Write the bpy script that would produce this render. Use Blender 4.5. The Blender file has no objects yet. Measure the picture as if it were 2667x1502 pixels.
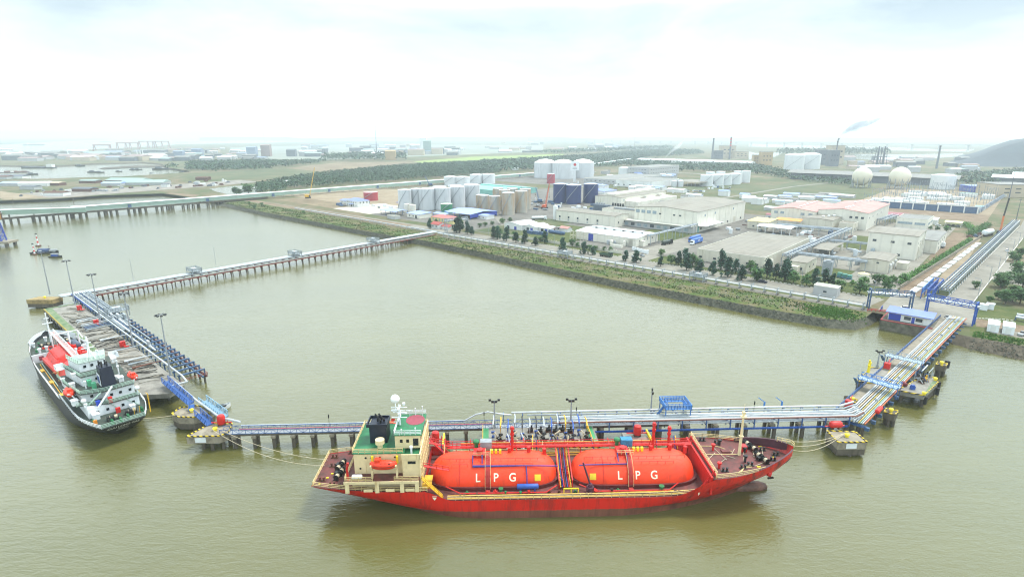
import bpy, bmesh, math, random
from mathutils import Vector, Matrix, noise
random.seed(11)
R = math.radians
SC = bpy.context.scene
LINK = SC.collection.objects.link

# ---------------------------------------------------------------- camera
CAM_H = 75.0
FPX, CX, CY, HZ = 1480.0, 1333.5, 751.0, 352.0
PITCH = math.atan((CY - HZ) / FPX)
cd = bpy.data.cameras.new("camera")
cam = bpy.data.objects.new("camera", cd); LINK(cam)
cam.location = (0, 0, CAM_H)
cam.rotation_euler = (math.pi / 2 - PITCH, 0, 0)
cd.sensor_fit = 'HORIZONTAL'; cd.sensor_width = 36.0; cd.lens = 36.0 * FPX / 2667.0
cd.clip_start = 1.0; cd.clip_end = 120000.0
SC.camera = cam

# ---------------------------------------------------------------- survey frames
ZF = {1:(780,1000,3.68),2:(1400,1000,3.68),3:(50,780,3.627),4:(50,600,3.627),5:(2150,700,2.901),6:(900,420,4.293),
      7:(1400,420,3.818),8:(1950,420,3.593),9:(0,330,3.68),10:(600,330,3.68),11:(1250,330,3.68),12:(1950,250,3.593),
      13:(50,800,4.03),14:(0,440,6.044),15:(1100,1040,4.293),16:(2200,760,5.516),17:(2200,940,5.803),18:(2160,740,5.081),
      19:(1350,400,10.304),20:(2350,400,6.047),21:(440,960,4.954)}
def at(n, x, y, h=0.0):
    """ground position (at height h) surveyed from the aerial view"""
    a, b, s = ZF[n]
    u = (a + x / s - CX) / FPX; v = (CY - b - y / s) / FPX
    d = (u, math.cos(PITCH) + v * math.sin(PITCH), -math.sin(PITCH) + v * math.cos(PITCH))
    t = (h - CAM_H) / d[2]
    return (d[0] * t, d[1] * t, h)

class Frame:
    def __init__(s, ox, oy, deg): s.ox, s.oy, s.deg, s.a = ox, oy, deg, R(deg)
    def w(s, x, y, z=0.0):
        c, n = math.cos(s.a), math.sin(s.a)
        return (s.ox + x * c - y * n, s.oy + x * n + y * c, z)
    def inv(s, p):
        dx, dy = p[0] - s.ox, p[1] - s.oy; c, n = math.cos(s.a), math.sin(s.a)
        return (dx * c + dy * n, -dx * n + dy * c)
BF = Frame(0, 333.5, -42.1)        # shore frame: x along the bank, y inland
EPF = Frame(90, 132, 43.0)         # east pier
EWF = Frame(0, 128.9, 2.6)         # long walkway pier
WJF = Frame(-198.1, 229.8, -42.1)  # west jetty
G0 = 3.0                           # ground level of the shore

# ---------------------------------------------------------------- materials
def lin(c):
    return tuple((x / 12.92 if x <= .04045 else ((x + .055) / 1.055) ** 2.4) for x in c)
def hexc(h):
    return lin((int(h[0:2], 16) / 255, int(h[2:4], 16) / 255, int(h[4:6], 16) / 255))
def new_mat(name):
    m = bpy.data.materials.new(name); m.use_nodes = True
    nt = m.node_tree
    return m, nt, nt.nodes["Principled BSDF"]
def noise_node(nt, scale, detail=4, rough=.6, vec=None, stretch=None):
    n = nt.nodes.new("ShaderNodeTexNoise"); n.inputs["Scale"].default_value = scale
    n.inputs["Detail"].default_value = detail; n.inputs["Roughness"].default_value = rough
    if vec is None:
        tc = nt.nodes.new("ShaderNodeTexCoord"); vec = tc.outputs["Object"]
    if stretch:
        mp = nt.nodes.new("ShaderNodeMapping"); mp.inputs["Scale"].default_value = stretch
        nt.links.new(vec, mp.inputs["Vector"]); vec = mp.outputs["Vector"]
    nt.links.new(vec, n.inputs["Vector"])
    return n
def ramp(nt, fac, stops):
    r = nt.nodes.new("ShaderNodeValToRGB"); els = r.color_ramp.elements
    while len(els) < len(stops): els.new(.5)
    for e, (p, c) in zip(els, stops):
        e.position = p; e.color = (c[0], c[1], c[2], 1) if len(c) == 3 else c
    nt.links.new(fac, r.inputs["Fac"]); return r
def mixc(nt, fac, a, b, mode='MIX'):
    m = nt.nodes.new("ShaderNodeMix"); m.data_type = 'RGBA'; m.blend_type = mode
    if isinstance(fac, (int, float)): m.inputs["Factor"].default_value = fac
    else: nt.links.new(fac, m.inputs["Factor"])
    for k, v in ((6, a), (7, b)):
        if isinstance(v, tuple): m.inputs[k].default_value = (v[0], v[1], v[2], 1)
        else: nt.links.new(v, m.inputs[k])
    return m.outputs[2]
def mat(name, col, rough=.6, var=.12, scale=.6, metal=0, stain=None, streak=False, bump=0, rnd=0, panel=None):
    """painted or bare surface with uneven tone; stain = (hex, coverage 0-1, scale)"""
    m, nt, b = new_mat(name)
    c = hexc(col) if isinstance(col, str) else col
    n = noise_node(nt, scale, 5)
    lo = tuple(x * (1 - var * 1.6) for x in c); hi = tuple(min(1, x * (1 + var)) for x in c)
    out = ramp(nt, n.outputs["Fac"], [(.3, lo), (.7, hi)]).outputs["Color"]
    if stain:
        sc, cov, ss = stain
        n2 = noise_node(nt, ss, 6, .7, stretch=(1, 1, .12) if streak else None)
        f = ramp(nt, n2.outputs["Fac"], [(.62 - cov * .35, (0, 0, 0)), (.80 - cov * .2, (1, 1, 1))])
        out = mixc(nt, f.outputs["Color"], out, hexc(sc))
    if panel:      # sheet joints every few metres: panel = (axis, joints per metre, darkness)
        tc = nt.nodes.new("ShaderNodeTexCoord"); wv = nt.nodes.new("ShaderNodeTexWave"); wv.bands_direction = panel[0]; wv.inputs["Scale"].default_value = panel[1] / 3.18
        nt.links.new(tc.outputs["Object"], wv.inputs["Vector"])
        f = ramp(nt, wv.outputs["Fac"], [(.0, (1 - panel[2],) * 3), (.16, (1, 1, 1))]); out = mixc(nt, 1.0, out, f.outputs["Color"], 'MULTIPLY')
    if rnd:
        oi = nt.nodes.new("ShaderNodeObjectInfo")
        rr = ramp(nt, oi.outputs["Random"], [(0, (1 - rnd,) * 3), (1, (1 + rnd,) * 3)])
        out = mixc(nt, 1.0, out, rr.outputs["Color"], 'MULTIPLY')
    nt.links.new(out, b.inputs["Base Color"])
    b.inputs["Roughness"].default_value = rough; b.inputs["Metallic"].default_value = metal
    if bump:
        bn = nt.nodes.new("ShaderNodeBump"); bn.inputs["Strength"].default_value = bump; bn.inputs["Distance"].default_value = .3
        nt.links.new(noise_node(nt, scale * 4, 4).outputs["Fac"], bn.inputs["Height"]); nt.links.new(bn.outputs[0], b.inputs["Normal"])
    return m

# ---------------------------------------------------------------- mesh builder
class MB:
    def __init__(s): s.v = []; s.f = []
    def add(s, vs, fs):
        n = len(s.v); s.v.extend(vs); s.f.extend([tuple(i + n for i in f) for f in fs]); return s
    def box(s, x0, x1, y0, y1, z0, z1):
        return s.add([(x0,y0,z0),(x1,y0,z0),(x1,y1,z0),(x0,y1,z0),(x0,y0,z1),(x1,y0,z1),(x1,y1,z1),(x0,y1,z1)],
              [(0,3,2,1),(4,5,6,7),(0,1,5,4),(1,2,6,5),(2,3,7,6),(3,0,4,7)])
    def prism(s, poly, z0, z1, shrink=None):
        k = len(poly); top = shrink or poly
        vs = [(p[0], p[1], z0) for p in poly] + [(p[0], p[1], z1) for p in top]
        return s.add(vs, [tuple(range(k - 1, -1, -1)), tuple(range(k, 2 * k))] + [(i, (i + 1) % k, k + (i + 1) % k, k + i) for i in range(k)])
    def bar(s, p, q, w, h=None):
        h = h or w; p, q = Vector(p), Vector(q); d = (q - p)
        if d.length < 1e-6: return s
        d.normalize(); up = Vector((0, 0, 1)) if abs(d.z) < .95 else Vector((0, 1, 0))
        a = d.cross(up).normalized() * (w / 2); b = a.cross(d).normalized() * (h / 2)
        vs = [tuple(o + i * a + j * b) for o in (p, q) for i, j in ((-1,-1),(1,-1),(1,1),(-1,1))]
        return s.add(vs, [(0,3,2,1),(4,5,6,7),(0,1,5,4),(1,2,6,5),(2,3,7,6),(3,0,4,7)])
    def tube(s, pts, r, n=6):
        P = [Vector(p) for p in pts]; rings = []; k = len(P)
        for i, p in enumerate(P):
            d = (P[min(i + 1, k - 1)] - P[max(i - 1, 0)])
            d = d.normalized() if d.length > 1e-6 else Vector((1, 0, 0))
            up = Vector((0, 0, 1)) if abs(d.z) < .9 else Vector((0, 1, 0))
            a = d.cross(up).normalized(); b = a.cross(d).normalized()
            rr = r
            if 0 < i < k - 1:
                d1 = (P[i] - P[i - 1]).normalized(); cs = max(.5, d1.dot(d)); rr = r / cs
            rings.append([tuple(p + rr * (math.cos(t) * a + math.sin(t) * b)) for t in [2 * math.pi * j / n for j in range(n)]])
        vs = [v for g in rings for v in g]; fs = []
        for i in range(k - 1):
            for j in range(n):
                fs.append((i*n+j, i*n+(j+1) % n, (i+1)*n+(j+1) % n, (i+1)*n+j))
        fs += [tuple(range(n - 1, -1, -1)), tuple(range((k - 1) * n, k * n))]
        return s.add(vs, fs)
    def lathe(s, cx, cy, prof, n=16):
        vs = [(cx + r * math.cos(2*math.pi*j/n), cy + r * math.sin(2*math.pi*j/n), z) for r, z in prof for j in range(n)]
        k = len(prof); fs = []
        for i in range(k - 1):
            for j in range(n): fs.append((i*n+j, i*n+(j+1) % n, (i+1)*n+(j+1) % n, (i+1)*n+j))
        fs += [tuple(range(n - 1, -1, -1)), tuple(range((k - 1) * n, k * n))]
        return s.add(vs, fs)
    def cyl(s, x, y, z0, z1, r, n=12, r2=None): return s.lathe(x, y, [(r, z0), (r if r2 is None else r2, z1)], n)
    def hcyl(s, p, q, r, n=12, dome=0):
        """horizontal cylinder, optionally with rounded ends"""
        p, q = Vector(p), Vector(q); d = (q - p).normalized()
        if not dome: return s.tube([p, q], r, n)
        up = Vector((0, 0, 1)); a = d.cross(up).normalized(); b = a.cross(d).normalized()
        rings = []
        for t in (1, .85, .6, .3, 0): rings.append((p - d * dome * math.sin(t * math.pi / 2), max(.02, math.cos(t * math.pi / 2)) * r))
        for t in (0, .3, .6, .85, 1): rings.append((q + d * dome * math.sin(t * math.pi / 2), max(.02, math.cos(t * math.pi / 2)) * r))
        vs = [tuple(c + rr * (math.cos(2*math.pi*j/n) * a + math.sin(2*math.pi*j/n) * b)) for c, rr in rings for j in range(n)]
        fs = [(i*n+j, i*n+(j+1) % n, (i+1)*n+(j+1) % n, (i+1)*n+j) for i in range(len(rings)-1) for j in range(n)]
        return s.add(vs, fs + [tuple(range(n)), tuple(range((len(rings)-1)*n, len(rings)*n))])
    def ball(s, c, r, n=12, m=8, sz=1.0):
        pr = [(max(.01, math.sin(math.pi*i/m)) * r, c[2] - math.cos(math.pi*i/m) * r * sz) for i in range(m + 1)]
        return s.lathe(c[0], c[1], pr, n)
    def quad(s, a, b, c, d): return s.add([a, b, c, d], [(0, 1, 2, 3)])
    def rail(s, pts, h=1.0, r=.035, step=1.8, rows=2):
        """guard rail along a polyline: posts and horizontal bars"""
        for a, b in zip(pts[:-1], pts[1:]):
            A, B = Vector(a), Vector(b); L = (B - A).length; k = max(1, int(round(L / step)))
            for i in range(k + 1):
                p = A.lerp(B, i / k); s.bar(p, p + Vector((0, 0, h)), r * 2)
            for j in range(rows):
                z = Vector((0, 0, h * (j + 1) / rows)); s.bar(A + z, B + z, r * 2)
        return s
    def truss(s, a, b, h, r=.05, step=1.6):
        """flat lattice side between a and b, height h"""
        A, B = Vector(a), Vector(b); k = max(1, int(round((B - A).length / step))); H = Vector((0, 0, h))
        s.bar(A, B, r * 2); s.bar(A + H, B + H, r * 2)
        for i in range(k + 1):
            p = A.lerp(B, i / k); s.bar(p, p + H, r * 1.6)
            if i < k:
                q = A.lerp(B, (i + 1) / k)
                s.bar(p if i % 2 else p + H, q + H if i % 2 else q, r * 1.3)
        return s
    def build(s, name, m, parent=None, smooth=False, fix=True, kind=None):
        me = bpy.data.meshes.new(name); me.from_pydata([tuple(v) for v in s.v], [], s.f)
        if fix and len(s.f) < 60000:
            bm = bmesh.new(); bm.from_mesh(me); bmesh.ops.recalc_face_normals(bm, faces=bm.faces); bm.to_mesh(me); bm.free()
        if isinstance(m, (list, tuple)):
            for x in m: me.materials.append(x)
        else: me.materials.append(m)
        if smooth:
            for p in me.polygons: p.use_smooth = True
            if smooth is not True: me.set_sharp_from_angle(angle=R(smooth))
        o = bpy.data.objects.new(name, me); LINK(o)
        if parent: o.parent = parent
        if kind: o["kind"] = kind
        return o

def thing(name, label, cat, loc=(0, 0, 0), deg=0.0, group=None):
    o = bpy.data.objects.new(name, None); LINK(o); o.empty_display_size = .5
    o.location = loc; o.rotation_euler = (0, 0, R(deg)); o["label"] = label; o["category"] = cat
    if group: o["group"] = group
    return o
def tag(o, label, cat, group=None):
    o["label"] = label; o["category"] = cat
    if group: o["group"] = group
    return o
def kids(o): return [c for c in bpy.data.objects if c.parent is o]
def copy_tree(o, kidmap=None, loc=None, deg=None, label=None, scale=None):
    """copy of a thing with its parts and sub-parts"""
    c = o.copy(); LINK(c)
    for ch in kidmap[o]:
        d = ch.copy(); LINK(d); d.parent = c
        for g in kidmap.get(ch, []):
            e = g.copy(); LINK(e); e.parent = d
    if loc: c.location = loc
    if deg is not None: c.rotation_euler = (0, 0, R(deg))
    if scale: c.scale = scale
    if label: c["label"] = label
    return c
def kmap(o):
    m = {o: kids(o)}
    for c in m[o]: m[c] = kids(c)
    return m
ORD = ["first", "second", "third", "fourth", "fifth", "sixth", "seventh", "eighth", "ninth", "tenth", "eleventh", "twelfth",
       "thirteenth", "fourteenth", "fifteenth", "sixteenth", "seventeenth", "eighteenth", "nineteenth", "twentieth"]
def ordn(i):
    if i < 20: return ORD[i]
    t = {2: "twenty", 3: "thirty", 4: "forty", 5: "fifty"}[(i + 1) // 10]
    u = (i + 1) % 10
    return t[:-1] + "ieth" if u == 0 else t + "-" + ORD[u - 1]
def text_mesh(txt, size, bold=.0, align='CENTER'):
    """flat lettering as (verts, faces), centred on the origin in the xy plane"""
    cu = bpy.data.curves.new("t", 'FONT'); cu.body = txt; cu.size = size; cu.align_x = align; cu.align_y = 'CENTER'; cu.offset = bold
    cu.resolution_u = 4
    ob = bpy.data.objects.new("t", cu); LINK(ob)
    dg = bpy.context.evaluated_depsgraph_get(); me = bpy.data.meshes.new_from_object(ob.evaluated_get(dg))
    v = [tuple(p.co) for p in me.vertices]; f = [tuple(p.vertices) for p in me.polygons]
    bpy.data.objects.remove(ob); bpy.data.curves.remove(cu); bpy.data.meshes.remove(me)
    return v, f
# ---------------------------------------------------------------- light and air
SUN_EL, SUN_AZ = 63.0, 62.0
w = bpy.data.worlds.new("World"); SC.world = w; w.use_nodes = True
nt = w.node_tree; bg = nt.nodes["Background"]
sky = nt.nodes.new("ShaderNodeTexSky"); sky.sky_type = 'NISHITA'; sky.sun_disc = False
sky.sun_elevation = R(SUN_EL); sky.sun_rotation = R(SUN_AZ); sky.dust_density = 3.0
tc = nt.nodes.new("ShaderNodeTexCoord")
skys = mixc(nt, 1.0, sky.outputs["Color"], (.1, .1, .1), 'MULTIPLY')
n1 = noise_node(nt, 2.3, 7, .55, vec=tc.outputs["Generated"], stretch=(1, 1, 3.2))
n1.inputs["Distortion"].default_value = .35
cl = ramp(nt, n1.outputs["Fac"], [(.34, (.50, .63, .71)), (.46, (.68, .80, .845)), (.60, (.84, .92, .94))])
sx = nt.nodes.new("ShaderNodeSeparateXYZ"); nt.links.new(tc.outputs["Generated"], sx.inputs[0])
hz = ramp(nt, sx.outputs["Z"], [(.0, (1, 1, 1)), (.04, (.8, .8, .8)), (.10, (.3, .3, .3)), (.17, (0, 0, 0))])
cover = mixc(nt, hz.outputs["Color"], cl.outputs["Color"], (1.2, 1.28, 1.3))
zen = ramp(nt, sx.outputs["Z"], [(.19, (1, 1, 1)), (.28, (2.9, 2.92, 2.94)), (.45, (2.6, 2.62, 2.64)), (.62, (1.8, 1.82, 1.84)), (.95, (1.3, 1.32, 1.34))])
fin = mixc(nt, 1.0, mixc(nt, .90, skys, cover), zen.outputs["Color"], 'MULTIPLY')
nt.links.new(fin, bg.inputs["Color"]); bg.inputs["Strength"].default_value = 1.0
sd = bpy.data.lights.new("sun", 'SUN'); sun = bpy.data.objects.new("sun", sd); LINK(sun)
sd.energy = 3.3; sd.angle = R(13); sd.color = (1, .97, .92)
dv = Vector((math.sin(R(SUN_AZ)) * math.cos(R(SUN_EL)), math.cos(R(SUN_AZ)) * math.cos(R(SUN_EL)), math.sin(R(SUN_EL))))
sun.rotation_euler = dv.to_track_quat('Z', 'Y').to_euler()
sun.location = (0, 0, 400)

hm, nt, b = new_mat("haze_air")
nt.nodes.remove(b); out = nt.nodes["Material Output"]
pv = nt.nodes.new("ShaderNodeVolumePrincipled"); pv.inputs["Color"].default_value = (.85, .94, 1.0, 1)
pv.inputs["Density"].default_value = .00019; pv.inputs["Anisotropy"].default_value = .5
nt.links.new(pv.outputs[0], out.inputs["Volume"])
MB().box(-33000, 33000, -3000, 52000, -1, 165).build("haze", hm, kind="stuff")

SC.view_settings.view_transform = 'Standard'; SC.view_settings.look = 'None'
SC.view_settings.exposure = 0.33; SC.view_settings.gamma = 1.0
SC.render.engine = 'CYCLES'
cy = SC.cycles
cy.use_denoising = True; cy.filter_width = 1.15; cy.max_bounces = 5; cy.diffuse_bounces = 2; cy.glossy_bounces = 2; cy.volume_bounces = 3
cy.transmission_bounces = 2; cy.caustics_reflective = False; cy.caustics_refractive = False
cy.use_adaptive_sampling = True; cy.adaptive_threshold = .01; cy.sample_clamp_indirect = 6

# ---------------------------------------------------------------- water
wm, nt, b = new_mat("river_water")
geo = nt.nodes.new("ShaderNodeNewGeometry")
big = noise_node(nt, .006, 4, .55, vec=geo.outputs["Position"], stretch=(.6, 1.4, 1))
mid = noise_node(nt, .05, 4, .6, vec=geo.outputs["Position"], stretch=(.5, 1.2, 1))
ca = ramp(nt, big.outputs["Fac"], [(.3, (.078, .077, .022)), (.7, (.128, .123, .042))]).outputs["Color"]
cb = mixc(nt, .35, ca, ramp(nt, mid.outputs["Fac"], [(.3, (.078, .077, .02)), (.7, (.122, .116, .038))]).outputs["Color"])
nt.links.new(cb, b.inputs["Base Color"])
b.inputs["IOR"].default_value = 1.66
rr = ramp(nt, big.outputs["Fac"], [(.35, (.10,) * 3), (.65, (.17,) * 3)])
nt.links.new(rr.outputs["Color"], b.inputs["Roughness"])
w1 = noise_node(nt, .55, 3, .6, vec=geo.outputs["Position"], stretch=(.55, 1.5, 1)); w1.inputs["Distortion"].default_value = .5
w2 = noise_node(nt, 1.9, 3, .6, vec=geo.outputs["Position"], stretch=(.7, 1.4, 1))
ad = nt.nodes.new("ShaderNodeMath"); ad.operation = 'MULTIPLY_ADD'; ad.inputs[1].default_value = .35
nt.links.new(w2.outputs["Fac"], ad.inputs[0]); nt.links.new(w1.outputs["Fac"], ad.inputs[2])
bp = nt.nodes.new("ShaderNodeBump"); bp.inputs["Strength"].default_value = .30; bp.inputs["Distance"].default_value = .42
nt.links.new(ad.outputs[0], bp.inputs["Height"]); nt.links.new(bp.outputs[0], b.inputs["Normal"])
WATER = wm
MB().quad((-32000, -2000, 0), (32000, -2000, 0), (32000, 50000, 0), (-32000, 50000, 0)).build("river", wm, kind="structure")
# ================================================================ ships
def smooth(a, b, x):
    t = min(1, max(0, (x - a) / (b - a))); return t * t * (3 - 2 * t)
def hull_mesh(L, B, ztop, zlow=-.8, aft_cut=9.0, rake=8.0, tr=.72, par_a=.22, par_f=.74, nu=90, nt_=9, zref=7.0, bluff=2.2, ra_w=.30, fwd_w=.66, zt=5.5):
    """lofted hull: returns verts, faces, and a function deck(x) -> half breadth at deck level"""
    def xa(z): return aft_cut * (1 - min(1, max(0, (z + .8) / (zt + .8)))) ** 1.3
    def xf(z): return L - rake * (1 - min(1, max(0, z / zref))) ** 1.25
    def hb(u, z):
        t = min(1, max(0, (z + .5) / (zt + .5)))
        a = 1.0
        ua = ra_w + (par_a - ra_w) * t
        if u < ua:
            k = 1 - u / ua
            a0 = tr * t ** .7
            a = a0 + (1 - a0) * (1 - k ** 2.2)
        f = 1.0; uf = fwd_w + (par_f - fwd_w) * t
        if u > uf:
            k = (u - uf) / (1 - uf)
            p = 1.75 + (bluff - 1.75) * t
            f = max(0, 1 - k ** p) ** (.95 - .3 * t)
        return B / 2 * min(a, f) if u >= ua else B / 2 * a
    us = [i / nu for i in range(nu + 1)]
    us = [u + .012 * math.sin(2 * math.pi * u) * 0 for u in us]
    V = []; F = []
    rows = nt_ + 1
    def top(u): return ztop(u * L)
    for side in (1, -1):
        off = len(V)
        for u in us:
            zt_ = top(u)
            for j in range(rows):
                z = zlow + (zt_ - zlow) * j / nt_
                V.append((xa(z) + u * (xf(z) - xa(z)), side * hb(u, z), z))
        for i in range(nu):
            for j in range(nt_):
                a = off + i * rows + j; q = (a, a + rows, a + rows + 1, a + 1)
                F.append(q if side < 0 else q[::-1])
    o2 = (nu + 1) * rows
    for j in range(nt_): F.append((j, j + 1, o2 + j + 1, o2 + j))
    def deckhb(x, z):
        u = (x - xa(z)) / (xf(z) - xa(z)); return hb(min(1, max(0, u)), z)
    return V, F, deckhb
def deck_sheet(hb, x0, x1, z, inset=.03, n=24, zf=None):
    m = MB(); P = []
    for i in range(n + 1):
        x = x0 + (x1 - x0) * i / n; zz = zf(x) if zf else z
        b = max(.02, hb(x, zz) - inset); P.append([(x, -b, zz), (x, b, zz)])
    for a, c in zip(P[:-1], P[1:]): m.quad(a[0], c[0], c[1], a[1])
    return m
def hull_paint(name, topcol, lowcol, zline, rust, rustcov, bowx=None):
    m, nt, b = new_mat(name)
    tc = nt.nodes.new("ShaderNodeTexCoord"); s = nt.nodes.new("ShaderNodeSeparateXYZ"); nt.links.new(tc.outputs["Object"], s.inputs[0])
    n = noise_node(nt, .35, 6, .7)
    zz = nt.nodes.new("ShaderNodeMath"); zz.operation = 'MULTIPLY_ADD'; zz.inputs[1].default_value = .7; nt.links.new(n.outputs["Fac"], zz.inputs[0])
    nt.links.new(s.outputs["Z"], zz.inputs[2])
    mr = nt.nodes.new("ShaderNodeMapRange"); mr.inputs[1].default_value = zline + .3; mr.inputs[2].default_value = zline + .42
    nt.links.new(zz.outputs[0], mr.inputs[0])
    n2 = noise_node(nt, .5, 5, .7, stretch=(1, 1, .1))
    tcn = ramp(nt, n2.outputs["Fac"], [(.3, tuple(x * .86 for x in hexc(topcol))), (.7, hexc(topcol))]).outputs["Color"]
    lo = ramp(nt, n2.outputs["Fac"], [(.3, tuple(x * .6 for x in hexc(lowcol))), (.7, hexc(lowcol))]).outputs["Color"]
    c = mixc(nt, mr.outputs[0], lo, tcn)
    n3 = noise_node(nt, .75, 8, .72, stretch=(1, 1, .16))
    f = ramp(nt, n3.outputs["Fac"], [(.66 - rustcov * .3, (0, 0, 0)), (.86 - rustcov * .2, (1, 1, 1))]).outputs["Color"]
    if bowx:
        mb = nt.nodes.new("ShaderNodeMapRange"); mb.inputs[1].default_value = bowx[0]; mb.inputs[2].default_value = bowx[1]
        mb.inputs[3].default_value = .75; mb.inputs[4].default_value = 1.5
        nt.links.new(s.outputs["X"], mb.inputs[0]); f = mixc(nt, 1.0, f, mb.outputs[0], 'MULTIPLY')
    c = mixc(nt, f, c, hexc(rust))
    nt.links.new(c, b.inputs["Base Color"]); b.inputs["Roughness"].default_value = .48
    return m

M_RED = mat("tank_orange_red", "EE3E10", .6, .10, .22, stain=("B03418", .34, .35), streak=True)
M_RDECK = mat("oxide_red_deck", "6A3431", .7, .3, .4, stain=("46302A", .5, .6))
M_COAM = mat("dark_red_coaming", "5C2020", .6, .2, .8)
M_REDP = mat("red_paint_steel", "C41F1A", .5, .12, 1.0)
M_CREAM = mat("cream_paint", "E2CFA2", .55, .08, .7, stain=("A8824A", .18, .9), streak=True)
M_GDECK = mat("green_deck_paint", "1F6E45", .6, .18, .6, stain=("2B5A40", .3, .9))
M_MAROON = mat("maroon_paint", "8E3A48", .6, .1, 1)
M_NAVY = mat("dark_navy_paint", "121A2E", .45, .15, .8)
M_BLACK = mat("black_steel", "17181A", .5, .2, 1)
M_WHITE = mat("white_paint", "DDE2E4", .5, .06, .6, stain=("A89A88", .16, .8), streak=True)
M_YEL = mat("yellow_paint", "D8A92A", .5, .15, 1)
M_YBR = mat("bright_yellow_paint", "E8D21E", .5, .1, 1)
M_ORBOAT = mat("lifeboat_orange_red", "E53A18", .4, .08, .8)
M_BLUEP = mat("blue_paint_steel", "1F4E9E", .45, .15, 1)
M_DBLUE = mat("deep_blue_pipe", "27347E", .45, .12, 1)
M_GRN = mat("green_paint", "1C6B3C", .5, .12, 1)
M_GREY = mat("grey_paint", "8C9296", .55, .15, 1)
M_DGLASS = mat("dark_window_glass", "1B2226", .12, .2, 2)
M_RAILC = mat("cream_rail_paint", "CDB782", .55, .1, 2)
M_ROPE = mat("mooring_rope_fibre", "B9AD93", .9, .15, 3)
M_RUST = mat("rusty_steel", "5A3524", .75, .25, 1.2)

OX, OY, S1DEG = -41.4, 108.3, 1.7
S1 = thing("gas_tanker", "large orange-red gas tanker with two orange tanks lettered LPG, moored along the near pier", "ship", (OX * .986, OY * .986, 1.0), S1DEG)
S1.scale = (.986,) * 3
def s1top(x):
    a = 5.5 + (3.3 - 5.5) * smooth(24.2, 28.0, x)
    c = 3.3 + 3.7 * smooth(78.5, 83.8, x) if x > 50 else a
    return c + 2.2 * smooth(86, 102, x) ** 1.3
V, F, hb1 = hull_mesh(103.2, 17.6, s1top, zlow=-1.65, aft_cut=13, rake=9.6, tr=.71, zref=8.0, par_f=.75, bluff=2.15, fwd_w=.60)
hm_ = MB(); hm_.v, hm_.f = V, F
hull = hm_.build("hull", hull_paint("red_hull_paint", "D41A0C", "80503F", .72, "3E2420", .62, (66, 98)), S1, smooth=40)
bb = MB(); prof = [(.05, -3.4), (.8, -2.9), (1.25, -1.6), (1.35, 0), (1.4, 6)]
bv = [(98.6 - 3.4 + (3.4 - z_ - 3.4) , r_ * math.cos(2*math.pi*j/14), -.0 + r_ * .95 * math.sin(2*math.pi*j/14)) for r_, z_ in prof for j in range(14)]
bb.add([(x_, y_, max(-1.6, z_ - .75)) for x_, y_, z_ in bv], [(i*14+j, i*14+(j+1) % 14, (i+1)*14+(j+1) % 14, (i+1)*14+j) for i in range(4) for j in range(14)])
bb.build("bulbous_bow", mat("bulb_antifouling", "6B4A3C", .6, .3, .6, stain=("3A2A24", .4, .8)), S1, smooth=True)
deck_sheet(hb1, .1, 23.0, 5.42).build("poop_deck", M_RDECK, S1)
deck_sheet(hb1, 22.6, 82.4, 3.15, n=40).build("main_deck", M_RDECK, S1)
deck_sheet(hb1, 82.6, 102.0, 6.95).build("forecastle_deck", M_RDECK, S1)
# breaks between decks
m = MB(); b_ = hb1(82.6, 5)
m.box(82.2, 82.6, -b_ + .1, b_ - .1, 3.15, 7.2); m.box(83.2, 83.5, -b_ + .1, b_ - .1, 6.96, 7.5)
m.build("forecastle_bulkhead", M_REDP, S1)
m = MB(); b_ = hb1(23, 4)
m.box(22.72, 23.0, -b_ + .1, b_ - .1, 3.15, 5.40); m.build("poop_bulkhead", M_REDP, S1)
# bulwark round the bow
M_BULW = mat("bulwark_dark_maroon", "4A2430", .6, .2, .8)
m = MB()
xs = [93.0 + i * .5 for i in range(20)]
L_ = [(x, s1top(x), hb1(x, 8.0)) for x in xs]
for sg in (1, -1):
    m = MB()
    for (xa_, ta, ya), (xb_, tb, yb) in zip(L_[:-1], L_[1:]):
        i0, i1 = max(0, ya - .35) * sg, max(0, yb - .35) * sg
        m.add([(xa_ - .15, i0, 6.96), (xb_ - .15, i1, 6.96), (xb_ - .15, i1, tb + .03), (xa_ - .15, i0, ta + .03), (xa_, ya * sg, ta + .03), (xb_, yb * sg, tb + .03)], [(0, 1, 2, 3), (3, 2, 5, 4)])
    m.build("bulwark", M_BULW, S1)

def ship_rail(parent, pts, m_, h=1.05, r=.045, step=1.5, rows=3): MB().rail(pts, h, r, step, rows).build("railing", m_, parent)
e = lambda x, z, s, i=.12: (x, s * (hb1(x, z) - i), z)
for s in (1, -1):
    ship_rail(S1, [e(x, 5.45, s) for x in (.3, 2, 4, 6, 8, 12, 16, 20, 24)], M_RAILC)
    ship_rail(S1, [e(x, 3.3, s) for x in (28, 36, 44, 52, 60, 68, 74, 79.5)], M_RAILC)
    ship_rail(S1, [e(x, 7.0, s) for x in (83, 86, 89, 92, 94.5)], M_RAILC)
ship_rail(S1, [(.35, -hb1(.3, 5.4), 5.45), (.35, hb1(.3, 5.4), 5.45)], M_RAILC)
ship_rail(S1, [(83.3, -hb1(83.3, 7) + .3, 7.5), (83.3, hb1(83.3, 7) - .3, 7.5)], M_RAILC)
# yellow deck-edge pipes
for s in (1, -1):
    m = MB()
    for k, z in enumerate((3.5, 3.8, 3.5)):
        m.tube([(28, s * (8.3 - k * .45), z), (60, s * (8.3 - k * .45), z), (78, s * (7.9 - k * .5), z)], .10, 6)
    m.build("deck_edge_pipe", M_YEL, S1)

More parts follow.
